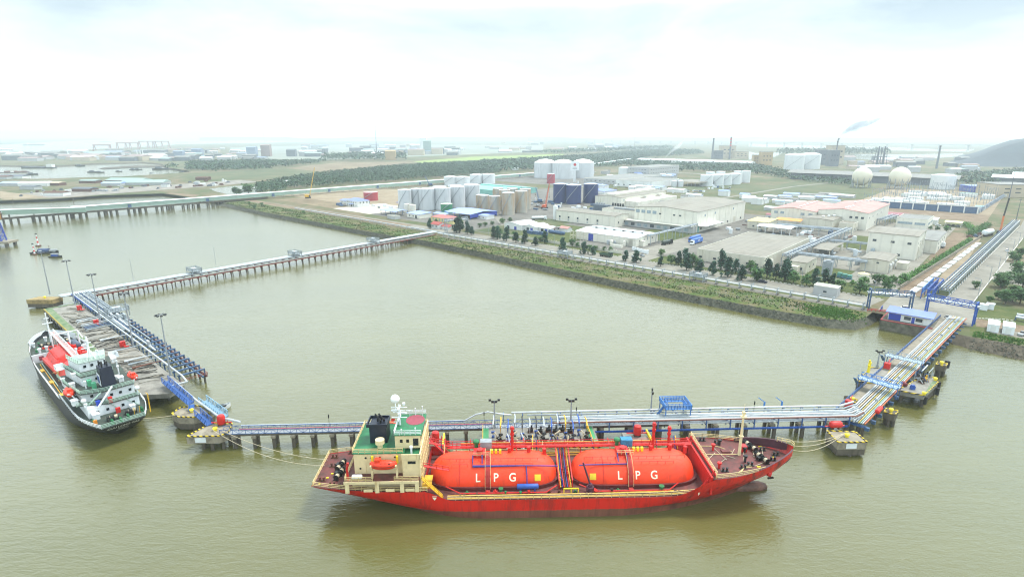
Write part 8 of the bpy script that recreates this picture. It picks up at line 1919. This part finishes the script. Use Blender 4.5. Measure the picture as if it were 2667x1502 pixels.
for k, (n, x0, x1, yb, yt, mm, l) in enumerate(((12, 45, 115, 645, 555, M_HZY, "lower left of the two hazy ochre towers"), (12, 120, 220, 650, 525, M_HZY, "taller right of the two hazy ochre towers"), (12, 650, 755, 645, 505, M_HZB, "left grey-brown block of the smoking plant"), (12, 760, 885, 640, 465, M_HZT, "tall tan tower of the smoking plant"), (12, 755, 840, 660, 510, M_HZB, "blue-grey boiler house in front of the tan tower"), (11, 2320, 2450, 300, 185, M_HZT, "hazy tan factory tower right of the two stacks"), (11, 2250, 2330, 310, 230, M_HZB, "lower hazy factory block under the stacks"), (11, 2450, 2576, 305, 240, M_HZT, "broad hazy factory block right of the tan tower"), (12, 1340, 1650, 640, 610, M_HZB, "long low hazy factory under the hill"), (12, 2120, 2350, 905, 850, M_ROOFDB, "blue-walled shed behind the switchyard corner"), (12, 2355, 2700, 950, 835, M_HZT, "beige hall at the right edge behind the switchyard"))):
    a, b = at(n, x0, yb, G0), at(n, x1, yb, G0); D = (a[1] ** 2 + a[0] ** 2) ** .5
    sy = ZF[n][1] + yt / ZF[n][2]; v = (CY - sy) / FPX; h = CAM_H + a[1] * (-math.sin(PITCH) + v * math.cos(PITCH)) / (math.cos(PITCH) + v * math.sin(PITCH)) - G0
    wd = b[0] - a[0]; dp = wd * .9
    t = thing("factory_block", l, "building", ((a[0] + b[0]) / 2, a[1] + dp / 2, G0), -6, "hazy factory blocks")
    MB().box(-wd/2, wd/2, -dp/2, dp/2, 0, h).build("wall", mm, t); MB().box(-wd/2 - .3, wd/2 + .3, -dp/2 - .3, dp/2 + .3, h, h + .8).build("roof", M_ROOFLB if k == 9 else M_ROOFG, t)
    for j in range(3):
        for z in (.35, .65): MB().box(-wd * .35 + j * wd * .28, -wd * .22 + j * wd * .28, -dp/2 - .2, -dp/2 + .1, h * z, h * z + h * .08).build("window", M_WIN, t)
def stack(label, loc, h, r, bands=False):
    t = thing("chimney", label, "chimney", loc, 0, "tall chimneys"); MB().cyl(0, 0, 0, h, r, 12, r * .7).build("shaft", M_HZB, t, smooth=40); MB().cyl(0, 0, h - 2, h + .6, r * .85, 12).build("rim", M_BLACK, t)
    if bands:
        for k in range(3): MB().cyl(0, 0, h - 8 - k * 9, h - 4 - k * 9, r * .95, 12).build("band", M_REDP, t)
stack("slim chimney giving off the grey smoke plume", (819, 1475, G0), 56, 2.2); stack("lone tall chimney before the hazy hill", (944, 1290, G0), 49, 2.4); stack("left of the two hazy stacks beside the tan factory", (624, 1817, G0), 62, 3.4); stack("banded right of the two hazy stacks beside the tan factory", (668, 1790, G0), 66, 3.0, True)
for k, (x, y) in enumerate(((1195, 655), (1250, 655))):
    t = thing("process_tower", ("left", "right")[k] + " of the twin hazy lattice process towers", "tower", at(12, x, y, G0), 0, "process towers"); m = MB()
    for a in (-6, 6):
        for b in (-6, 6): m.bar((a, b, 0), (a * .5, b * .5, 44), 1.0)
    for z in range(6, 44, 7): q = 6 - z / 15; m.box(-q - 1, q + 1, -q - 1, q + 1, z, z + .6)
    m.build("frame", M_HZB, t); MB().cyl(0, 0, 2, 46, 3.0, 12, 1.6).build("vessel", M_HZB, t, smooth=40)
building("edge_shed", "long pale shed roofs at the right edge under the hill, front one", "shed", 178, 300, 905, 950, 10, M_HZB, M_ROOFW, "gable_x", 3, over=3); building("edge_shed", "long pale shed roof at the right edge under the hill, rear one", "shed", 200, 330, 960, 1000, 12, M_HZB, M_ROOFW, "gable_x", 3, over=3)
# hill
mb = MB(); nx, ny = 60, 26; hx0, hx1, hy0, hy1 = 960, 2500, 1330, 2300; vs = []
for j in range(ny + 1):
    for i in range(nx + 1):
        x = hx0 + (hx1 - hx0) * i / nx; y = hy0 + (hy1 - hy0) * j / ny
        f = smooth(1030 + (y - 1400) * .8, 1270 + (y - 1400) * .8, x) * smooth(1350, 1520, y) * (1 - smooth(2050, 2290, y)) * (1 - smooth(2350, 2490, x))
        vs.append((x, y, G0 - 1 + 62 * f + 5 * f * noise.noise(Vector((x * .012, y * .012, 0))) + 2 * f * noise.noise(Vector((x * .05, y * .05, 1)))))
mb.add(vs, [(j*(nx+1)+i, j*(nx+1)+i+1, (j+1)*(nx+1)+i+1, (j+1)*(nx+1)+i) for j in range(ny) for i in range(nx)]).build("hill", mat("wooded_hill_green", "2C3840", .95, .25, .03), kind="structure", smooth=True, fix=False)
# smoke
def smoke(label, pts, dens, col):
    m, nt, b = new_mat("smoke_volume"); nt.nodes.remove(b); pv = nt.nodes.new("ShaderNodeVolumePrincipled"); pv.inputs["Color"].default_value = col + (1,); pv.inputs["Density"].default_value = dens
    nt.links.new(pv.outputs[0], nt.nodes["Material Output"].inputs["Volume"]); mb = MB(); N = 14; vs = []
    for i, (x, y, z, r) in enumerate(pts):
        for j in range(N): a = 2 * math.pi * j / N; k = r * (1 + .95 * noise.noise(Vector((i * .9, math.cos(a) * 1.5, math.sin(a) * 1.5)))); vs.append((x + k * .55 * math.sin(a) * .6, y + k * math.cos(a), z + k * math.sin(a)))
    L = len(pts); mb.add(vs, [(i*N+j, i*N+(j+1) % N, (i+1)*N+(j+1) % N, (i+1)*N+j) for i in range(L-1) for j in range(N)] + [tuple(range(N)), tuple(range((L-1)*N, L*N))])
    o = mb.build("smoke", m, kind="stuff", smooth=True); o["label"] = label; o["category"] = "smoke"
smoke("grey smoke plume drifting right from the slim chimney", [(819, 1475, 60, 2), (821, 1475, 68, 3.4), (825, 1474, 77, 5), (834, 1472, 86, 7), (846, 1470, 92, 9), (862, 1468, 98, 10), (880, 1466, 103, 8), (900, 1464, 110, 6), (915, 1462, 116, 2)], .09, (.45, .5, .56))
smoke("thin white steam rising before the hazy factory", [(501, 1901, 6, 3), (512, 1900, 18, 6), (528, 1899, 32, 9), (545, 1898, 46, 11), (556, 1897, 56, 4)], .03, (.95, .97, 1))
# long bridge on the horizon
bA, bB = Vector((-1500, 10430)), Vector((2700, 2520)); dB = bB - bA; LB = dB.length
t = thing("river_bridge", "long pale viaduct crossing the whole horizon", "bridge", (bA.x, bA.y, 0), math.degrees(math.atan2(dB.y, dB.x)))
MB().box(0, LB, -7, 7, 23, 26).build("deck", M_WALLG, t); MB().box(0, LB, -7.4, -7, 26, 27.2).box(0, LB, 7, 7.4, 26, 27.2).build("parapet", M_WALLW, t)
for i in range(64): x = 40 + i * 138; MB().box(x - 3, x + 3, -5, 5, 0, 23).box(x - 5, x + 5, -6.5, 6.5, 20, 23).build("pier", M_WALLG, t)
# ================================================================ cranes, port and town in the haze
def crawler_crane(label, loc, deg, L, el, col):
    t = thing("crane", label, "crane", loc, deg, "boom cranes"); MB().box(-3.2, 3.2, -2.6, -1.2, 0, 1.3).box(-3.2, 3.2, 1.2, 2.6, 0, 1.3).build("track", M_BLACK, t); MB().box(-3.6, 2.2, -1.7, 1.7, 1.4, 4.0).build("machinery_house", col, t); MB().box(1.0, 2.6, -1.9, -.4, 1.6, 3.8).build("cab", M_WIN, t)
    c, s = math.cos(R(el)), math.sin(R(el)); m = MB()
    for a, b in ((-.6, -.5), (.6, -.5), (-.6, .5), (.6, .5)): m.bar((2 - b * s, a, 2.4 + b * c), (2 + L * c - b * s * .4, a * .4, 2.4 + L * s), .22)
    for k in range(int(L / 2.5)): q = k * 2.5; m.bar((2 + q * c, -.6, 2.4 + q * s), (2 + (q + 2.5) * c, .6, 2.4 + (q + 2.5) * s), .16)
    m.build("boom", col, t); MB().bar((2 + L * c, 0, 2.4 + L * s), (2 + L * c, 0, 3 + L * s * .35), .12).box(1.6 + L * c, 2.4 + L * c, -.3, .3, 2 + L * s * .35, 3 + L * s * .35).build("hook_line", M_BLACK, t)
    m = MB(); m.bar((-3, 0, 4), (2 + L * c * .96, 0, 2.4 + L * s), .1); m.build("stay", M_BLACK, t)
crawler_crane("yellow crawler crane with raised boom on the sandy yard by the conveyor", at(10, 745, 685, G0), 20, 34, 76, M_YEL)
crawler_crane("orange boom crane left of the three deep blue tanks", at(7, 70, 470, G0), 62, 24, 68, mat("orange_crane_paint", "C0562C", .5, .1, 1))
crawler_crane("dark boom crane between the teal warehouse and the blue tanks", at(7, 20, 410, G0), 110, 16, 55, M_RACKB); crawler_crane("far dark boom crane before the conveyor behind the silos", at(6, 945, 275, G0), 130, 16, 45, M_RACKB)
t = thing("drill_rig", "orange and black drilling mast at the end of the block track", "drill rig", BF.w(212, 311, G0), BF.deg); MB().box(-2, 2, -3, 3, .3, 3).build("carrier", M_BLACK, t); MB().bar((0, 0, 1), (0, 0, 14), 1.2).build("mast", M_ORIM, t); MB().bar((0, 0, 14), (.8, .6, 27), 1.0).build("mast_extension", M_BLACK, t)
t = thing("tank_trailer", "white tank on a low trailer among scrap at the end of the hedge", "trailer", BF.w(205.5, 298, G0), BF.deg + 75); MB().hcyl((-6, 0, 3), (6, 0, 3), 2.0, 16, .6).build("tank", M_WHITE, t, smooth=40); MB().box(-6.5, 6.5, -1.4, 1.4, .7, 1.2).build("chassis", M_BLACK, t)
for x in (-5, -3.6, 3.6, 5): MB().hcyl((x, -1.6, .6), (x, 1.6, .6), .6, 12).build("wheel", M_BLACK, t)
for k in range(9):
    p = BF.w(200 + rnd.uniform(-4, 8), 280 + k * 3.5, G0); o = MB().box(-1.6, 1.6, -1.1, 1.1, 0, 1.2).bar((-1.6, 0, 1.2), (1.4, .4, 2.0), .4).bar((0, -1, 1), (.6, 1.2, 1.7), .3).build("scrap_heap", (M_RUST, M_BLACK, M_RACKB)[k % 3]); o.location = p; o.rotation_euler = (0, 0, k * .7); tag(o, "heap of " + ("rusty", "black", "blue-grey")[k % 3] + " scrap iron around the white tank trailer", "scrap", ("rusty", "black", "blue-grey")[k % 3] + " scrap heaps by the tank trailer")
# loose yard goods between the halls
yg = [((86, 128, 160, 236), "in the alley behind the flat warehouse", 22), ((44, 82, 170, 300), "in the yard right of the big warehouse", 20), ((-120, -60, 205, 262), "between the cooling units and the stepped hall", 26), ((-250, -130, 190, 260), "on the ground behind the rusty silos", 44), ((-300, -180, 420, 560), "around the giant grey tanks", 64), ((-130, -90, 420, 560), "beside the hazy drum tanks", 22), ((-330, -250, 70, 118), "on the sandy yard near the blue-roofed office", 14), ((130, 182, 196, 236), "behind the tall beige block", 10)]
for (x0, x1, y0, y1), l, n in yg:
    for k in range(n):
        q = k % 5; s = rnd.uniform(1.2, 3.4); b = MB()
        if q < 2: b.box(-s, s, -1.1, 1.1, 0, rnd.uniform(1.2, 2.6)).box(-s * .9, s * .9, -1.2, 1.2, 1.0, 1.15)
        elif q == 2: b.hcyl((-s, 0, 1.0), (s, 0, 1.0), .9, 10, .3).box(-.3, .3, -.7, .7, 0, .4)
        elif q == 3: b.cyl(0, 0, 0, s * 1.2, s * .45, 12).cyl(0, 0, s * 1.2, s * 1.3, s * .3, 12)
        else:
            for j in range(4): b.bar((-s * 1.6, j * .5, .3 + .2 * (j % 2)), (s * 1.6, j * .5 + .2, .3), .35)
        w5, nm = (("white", "container_box"), ("blue", "container_box"), ("grey", "vessel_skid"), ("pale", "drum_tank"), ("rusty", "pipe_stack"))[q]
        o = b.build(nm, (M_WHITE, M_RACKB, M_GREY, M_SILOW, M_RUST)[q]); o.location = BF.w(rnd.uniform(x0, x1), rnd.uniform(y0, y1), G0 + .07); o.rotation_euler = (0, 0, R(BF.deg + 90 * (k % 2)))
        lab = w5 + " " + nm.replace("_", " ") + " lying " + l; tag(o, lab, nm.split("_")[-1], lab)
for k in range(58):
    z_ = ((-330, -190, 560, 680), (-118, -20, 300, 372), (-70, 70, 372, 450), (-420, -300, 620, 800), (-240, -130, 400, 470), (-60, 120, 880, 1050))[k % 6]; q = k % 4
    w6 = rnd.uniform(8, 26); x, y = rnd.uniform(z_[0], z_[1]), rnd.uniform(z_[2], z_[3])
    building("plant_shed", ("white", "grey", "pale blue", "beige")[q] + "-roofed small shed " + ("left of the big grey block", "beside the stepped hall", "in the field behind the big warehouse", "beyond the giant grey tanks", "behind the blue tanks", "behind the long dark shed")[k % 6], "shed", x, x + w6, y, y + w6 * .5, rnd.uniform(3, 7), M_WALLW if k % 3 else M_WALLG, (M_ROOFW, M_ROOFG, M_ROOFLB, M_ROOFB)[q], "gable_x", 1.0, group="small plant sheds " + str(k % 6 + 1) + ", " + ("white", "grey", "blue", "beige")[q])
# vehicles
def wheels(t, xs, y, r=.5, w_=.35):
    for x in xs:
        for s in (-1, 1): MB().hcyl((x, s * y - w_/2, r), (x, s * y + w_/2, r), r, 14).build("wheel", M_BLACK, t)
def truck(name, label, loc, deg, body, box, L=9.0, H=2.7, kind="box", text=None, cabm=None):
    t = thing(name, label, "truck", loc, deg, "trucks"); MB().box(-L/2 - .2, L/2, -.5, .5, .7, 1.05).build("chassis", M_BLACK, t)
    MB().prism([(L/2 + .2, -1.2), (L/2 + 2.4, -1.2), (L/2 + 2.4, 1.2), (L/2 + .2, 1.2)], .6, 3.2, [(L/2 + .2, -1.15), (L/2 + 2.1, -1.15), (L/2 + 2.1, 1.15), (L/2 + .2, 1.15)]).build("cab", cabm or body, t); MB().box(L/2 + 2.18, L/2 + 2.36, -1.0, 1.0, 1.9, 2.8).build("windscreen", M_DGLASS, t)
    if kind == "box": b = MB().box(-L/2, L/2, -1.25, 1.25, 1.1, 1.1 + H).build("cargo_box", box, t)
    elif kind == "tank": b = MB().hcyl((-L/2 + .4, 0, 2.2), (L/2 - .4, 0, 2.2), 1.1, 16, .35).build("tank", box, t, smooth=40)
    else: b = MB().box(-L/2, L/2, -1.2, 1.2, 1.1, 1.3).box(-L/2, L/2, -1.2, -1.1, 1.3, 2.2).box(-L/2, L/2, 1.1, 1.2, 1.3, 2.2).build("bed", box, t)
    if text:
        v, f = text_mesh(text, 1.5, .06); MB().add([(-p[0] - .3, 1.28, 2.5 + p[1]) for p in v], f).build("lettering", M_WHITE, b, fix=False); MB().add([(p[0] - .3, -1.28, 2.5 + p[1]) for p in v], f).build("lettering", M_WHITE, b, fix=False)
    wheels(t, (L/2 + 1.2, -L/2 + 1.0, -L/2 + 2.3, L/2 - 1.2), 1.05)
M_TBL = mat("container_blue", "3A6AB8", .5, .1, .6)
truck("container_truck", "white-cabbed truck with pale blue lettered container in the yard by the flat warehouse", BF.w(59.5, 124, G0), -133, M_WHITE, M_TBL, 12.2, 2.7, "box", "SITC", M_WHITE)
truck("container_truck", "second blue container truck parked just behind the lettered one", BF.w(54.5, 132, G0), -133, M_TBL, M_TBL, 12.2, 2.7, "box")
truck("tanker_truck", "dark tanker truck at the right end of the white-roofed workshop", BF.w(45.5, 106, G0), 40, M_BLACK, mat("dark_tank_green", "39453E", .5, .15, 1), 8.5, kind="tank"); truck("dump_truck", "dark green truck driving on the bank road before the workshop", BF.w(36, 45, G0), -42, mat("dark_green_truck_paint", "24402E", .5, .1, 1), mat("green_dump_bed", "2C4A36", .6, .2, 1), 6.0, kind="bed")
truck("tanker_truck", "white tanker truck on the road left of the low white hall", at(6, 2150, 655, G0), 8, M_WHITE, M_WHITE, 11, kind="tank"); truck("red_truck", "red truck with white box behind the hedge beside the tall block", BF.w(184.5, 218, G0), 132, mat("truck_red", "A82A2E", .5, .1, 1), M_WHITE, 7, kind="box")
def car(label, loc, deg, m_, L=4.4, pick=False):
    t = thing("pickup" if pick else "car", label, "car", loc, deg, "cars"); x = L/2
    MB().prism([(-x, -.85), (x, -.85), (x, .85), (-x, .85)], .35, .95, [(-x + .05, -.82), (x - .15, -.82), (x - .15, .82), (-x + .05, .82)]).build("body", m_, t); a, b = (-x * .1, x * .55) if pick else (-x * .75, x * .5)
    MB().prism([(a, -.78), (b, -.78), (b, .78), (a, .78)], .95, 1.5, [(a + .25, -.68), (b - .55, -.68), (b - .55, .68), (a + .25, .68)]).build("cabin", M_DGLASS, t); MB().box(a + .3, b - .6, -.66, .66, 1.5, 1.54).build("roof", m_, t); wheels(t, (-x * .62, x * .62), .8, .33, .2)
M_SIL = mat("silver_car_paint", "A8ACAE", .35, .05, 1, .3)
cars = [("silver pickup at the pier head under the blue portal", BF.w(207.6, 33.5, G0), 60, M_SIL, True), ("white car beside the pickup at the pier head", BF.w(209.6, 31.2, G0), -30, M_WHITE, False), ("dark pickup turning off the bank road at the yard gate", BF.w(50.2, 56.5, G0), 40, M_SIL, True), ("grey pickup with load nearer the white wall at the yard gate", BF.w(53, 61, G0), 100, M_GREY, True), ("white car parked at the guard house gate", BF.w(193, 38, G0), -20, M_WHITE, False), ("dark car on the bank road near the small beige house", BF.w(131, 44, G0), -42, M_NAVY, False), ("first dark car under the cream shelter", BF.w(178.5, 338, G0), 40, M_NAVY, False), ("second dark car under the cream shelter", BF.w(181.5, 338, G0), 40, M_BLACK, False), ("third car under the cream shelter", BF.w(184.5, 338, G0), 40, M_GREY, False), ("white car driving on the east road far from the gate", BF.w(219, 232, G0), 50, M_WHITE, False), ("dark car parked on the gravel beside the white containers", BF.w(230.6, 28.5, G0), 30, M_SIL, True), ("white car outside the cream shelter", BF.w(172, 332, G0), -40, M_WHITE, False)]
for l, p, d, m_, k in cars: car(l, p, d, m_, pick=k)
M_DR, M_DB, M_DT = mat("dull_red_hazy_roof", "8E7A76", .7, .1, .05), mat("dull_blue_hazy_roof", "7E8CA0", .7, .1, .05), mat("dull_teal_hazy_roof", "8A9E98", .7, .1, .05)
# scrapyard and port sheds on the left
def far_shed(name, label, loc, deg, w_, d, h, wm_, rm_, group):
    t = thing(name, label, "shed", loc, deg, group); MB().box(-w_/2, w_/2, -d/2, d/2, 0, h).build("wall", wm_, t); MB().prism([(-w_/2 - .4, -d/2 - .4), (w_/2 + .4, -d/2 - .4), (w_/2 + .4, d/2 + .4), (-w_/2 - .4, d/2 + .4)], h, h + d * .12, [(-w_/2 - .4, -.3), (w_/2 + .4, -.3), (w_/2 + .4, .3), (-w_/2 - .4, .3)]).build("roof", rm_, t)
sh = [(9, 160, 565, 36, "pale-roofed"), (9, 360, 565, 40, "white-roofed"), (9, 520, 562, 26, "tan"), (9, 1100, 565, 30, "pale blue"), (9, 1180, 560, 18, "teal"), (9, 1240, 535, 60, "green-roofed"), (9, 1400, 555, 60, "long green-roofed"), (9, 1590, 578, 9, "violet"), (9, 1950, 510, 20, "ochre"), (9, 300, 600, 22, "rusty"), (9, 550, 660, 24, "dark red"), (9, 820, 620, 26, "dark-roofed"), (9, 30, 500, 30, "blue-grey"), (9, 140, 495, 40, "brown"), (9, 870, 540, 26, "low brown"), (10, 555, 545, 14, "white"), (11, 335, 415, 14, "white field")]
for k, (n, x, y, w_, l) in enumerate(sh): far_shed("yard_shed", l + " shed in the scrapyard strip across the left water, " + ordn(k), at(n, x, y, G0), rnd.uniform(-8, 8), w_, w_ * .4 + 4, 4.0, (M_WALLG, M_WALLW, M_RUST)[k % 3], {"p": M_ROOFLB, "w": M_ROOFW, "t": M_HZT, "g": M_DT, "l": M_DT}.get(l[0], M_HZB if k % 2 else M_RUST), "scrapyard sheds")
for k in range(46):
    x = rnd.uniform(200, 2300); y = 640 - (x - 200) * .055 + rnd.uniform(-22, 30); s = rnd.uniform(1.5, 5)
    o = MB().box(-s, s, -s * .5, s * .5, 0, rnd.uniform(.8, 2.2)).bar((-s, 0, 1), (s * .8, s * .3, 1.8), .6).box(-s * .4, s * .5, -s * .7, s * .2, 0, 2.4).build("scrap_pile", (M_RUST, M_GREY, M_HZB, M_WALLW)[k % 4]); o.location = at(9, x, y, G0); o.rotation_euler = (0, 0, rnd.uniform(0, 3)); w4 = ("rusty", "grey", "slate", "white")[k % 4]; tag(o, w4 + " pile of scrap in the yard strip across the left water", "scrap", w4 + " piles in the scrapyard strip")
TW = [("white-walled town building in the hazy plain behind the woods", 10, (700, 2200), (190, 300), 60, (24, 60), (6, 22)), ("low hazy port shed beyond the creek on the left", 9, (0, 1600), (245, 330), 60, (30, 70), (5, 14)), ("hazy building between the creek port and the woods", 9, (1650, 2560), (215, 330), 44, (20, 44), (5, 16)), ("faint building on the far plain under the bridge", 11, (0, 1700), (160, 250), 36, (24, 60), (6, 16)), ("pale roof among the hazy plants under the hill", 12, (900, 2300), (590, 720), 26, (20, 50), (5, 12))]
M_TOWN = [(M_WALLG, M_ROOFW), (M_HZB, M_ROOFG), (M_WALLG, M_DR), (M_WALLG, M_DB), (M_HZT, M_DR), (M_HZB, M_DT)]; tw = ["white-roofed", "grey", "pink-roofed", "blue-roofed", "red-roofed", "teal-roofed"]
for l, n, xr, yr, cnt_, wr_, hr in TW:
    for k in range(cnt_):
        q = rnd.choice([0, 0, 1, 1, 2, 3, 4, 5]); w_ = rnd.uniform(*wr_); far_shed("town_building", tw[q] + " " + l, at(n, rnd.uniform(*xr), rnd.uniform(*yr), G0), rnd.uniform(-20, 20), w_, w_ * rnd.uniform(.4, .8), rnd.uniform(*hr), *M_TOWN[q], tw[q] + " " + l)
for k, (n, x, y, h, mm, l) in enumerate(((10, 215, 290, 32, M_DB, "blue"), (10, 350, 285, 38, M_DR, "red brick"), (10, 590, 285, 22, M_HZB, "slate"), (9, 1725, 295, 20, M_DB, "pale blue"), (9, 1900, 290, 26, M_DB, "mid blue"), (10, 1540, 320, 26, M_HZY, "ochre"), (10, 1890, 262, 50, M_DT, "teal"), (10, 1850, 240, 60, M_WALLW, "white"))): far_shed("tower_block", l + " block standing above the hazy sheds of the plain", at(n, x, y, G0), 5, 30, 24, h, mm, mm, "blocks of the plain")
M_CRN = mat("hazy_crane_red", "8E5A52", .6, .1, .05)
for k, (n, x, y, W2, h, l) in enumerate(((9, 985, 236, 78, 30, "leftmost"), (9, 1190, 215, 74, 34, "second"), (9, 1270, 215, 70, 34, "third"), (9, 1408, 208, 84, 40, "fourth"), (9, 1490, 208, 84, 40, "fifth"), (9, 1560, 208, 80, 40, "rightmost"))):
    t = thing("gantry_crane", l + " of six hazy red gantry cranes across the creek", "crane", at(n, x, y, G0), 3, "hazy gantry cranes"); MB().box(-W2/2, W2/2, -4, 4, h - 5, h).build("girder", M_CRN, t)
    for s in (-1, 1): MB().bar((s * W2 * .45, -12, 0), (s * W2 * .45, -3, h - 5), 3).bar((s * W2 * .45, 12, 0), (s * W2 * .45, 3, h - 5), 3).build("leg", M_CRN, t)
for k, (x, y) in enumerate(((660, 310), (1320, 300), (1350, 300), (1375, 298))):
    t = thing("white_crane", "slim white quay crane in the creek port, " + ordn(k) + " from the left", "crane", at(9, x, y, G0), 0, "white quay cranes"); MB().bar((0, 0, 0), (0, 0, 24), 2.2).bar((6, 0, 0), (0, 0, 20), 1.2).build("tower", M_WALLW, t); MB().bar((-8, 0, 24), (14, 0, 26), 1.4).build("jib", M_WALLW, t)
for k, (n, x, y, h) in enumerate(((9, 2535, 165, 90), (10, 1405, 290, 110), (11, 1477, 270, 70), (20, 1665, 770, 40), (20, 1790, 1060, 20), (11, 470, 235, 60))):
    o = MB().cyl(0, 0, 0, h, .012 * h + .2, 6, .1).box(-1, 1, -.2, .2, h * .9, h * .92).build("mast", M_HZB); o.location = at(n, x, y, G0); tag(o, "thin hazy mast standing alone, " + ordn(k) + " by distance from the camera's left", "mast", "lone masts")
# boats on the creek and the far river
def creek_boat(label, loc, deg, L, cab=True):
    t = thing("river_boat", label, "boat", loc, deg, "small river boats"); boat_hull(L, L * .24, L * .09, .4, L * .05).build("hull", M_BOATD, t)
    if cab: MB().box(-L * .3, L * .05, -L * .09, L * .09, L * .08, L * .2).build("cabin", M_HZB, t)
for k, (x, y, L, d) in enumerate(((310, 460, 20, 10), (895, 440, 22, 4), (960, 442, 18, 0), (1140, 432, 14, 0), (1280, 415, 18, 0), (1325, 415, 18, 2), (1540, 412, 34, 6), (1450, 447, 8, 40), (1760, 440, 16, 8), (770, 380, 24, 0))): creek_boat("small dark boat on the hazy creek, " + ordn(k) + " from the left edge", at(9, x, y, 0), d, L)
def barge(label, loc, deg, L, m_, load=False, g="barges and ships"):
    t = thing("barge", label, "ship", loc, deg, g); boat_hull(L, L * .17, L * .035, .2, L * .02, .9).build("hull", m_, t); MB().box(-L * .46, -L * .3, -L * .07, L * .07, L * .03, L * .11).build("wheelhouse", M_WALLW, t)
    (MB().prism([(-L * .25, -L * .07), (L * .4, -L * .07), (L * .4, L * .07), (-L * .25, L * .07)], L * .03, L * .10, [(-L * .2, -L * .03), (L * .35, -L * .03), (L * .35, L * .03), (-L * .2, L * .03)]) if load else MB().box(-L * .25, L * .4, -L * .06, L * .06, L * .03, L * .045)).build("cargo", M_RUST if load else M_HZB, t)
barge("long low barge with blue wheelhouse on the creek", at(9, 365, 398, 0), 180, 80, M_BOATD)
for k, x in enumerate((25, 95, 190)): barge(("leftmost", "middle", "rightmost")[k] + " of three purple-brown laden ships moored at the left edge of the creek", at(9, x, 440, 0), 50, 32, mat("hazy_purple_hull_%d" % k, "5A4A5E", .6, .15, .1), True)
for k, (n, x, y, L) in enumerate(((9, 330, 178, 160), (9, 1010, 147, 130), (9, 1745, 152, 110), (9, 2085, 130, 230), (9, 2140, 137, 120), (9, 2420, 128, 260), (9, 55, 180, 40), (9, 840, 150, 60), (10, 200, 126, 260), (10, 700, 118, 160))): barge("faint ship on the hazy far river, " + ordn(k) + " from the left", at(n, x, y, 0), 180 * (k % 2), L, M_HZB, False, "faint ships on the far river")
for k, (x, y, h) in enumerate(((122, 735, 5), (705, 735, 7), (180, 640, 3))): o = MB().bar((0, 0, -.7), (.6, .4, h), .3).bar((.3, .2, h * .6), (-.5, .3, h * .75), .2).build("snag_post", M_WOOD); o.location = at(9, x, y, 0); tag(o, "crooked post standing in the left water, " + ordn(k), "post", "crooked posts")
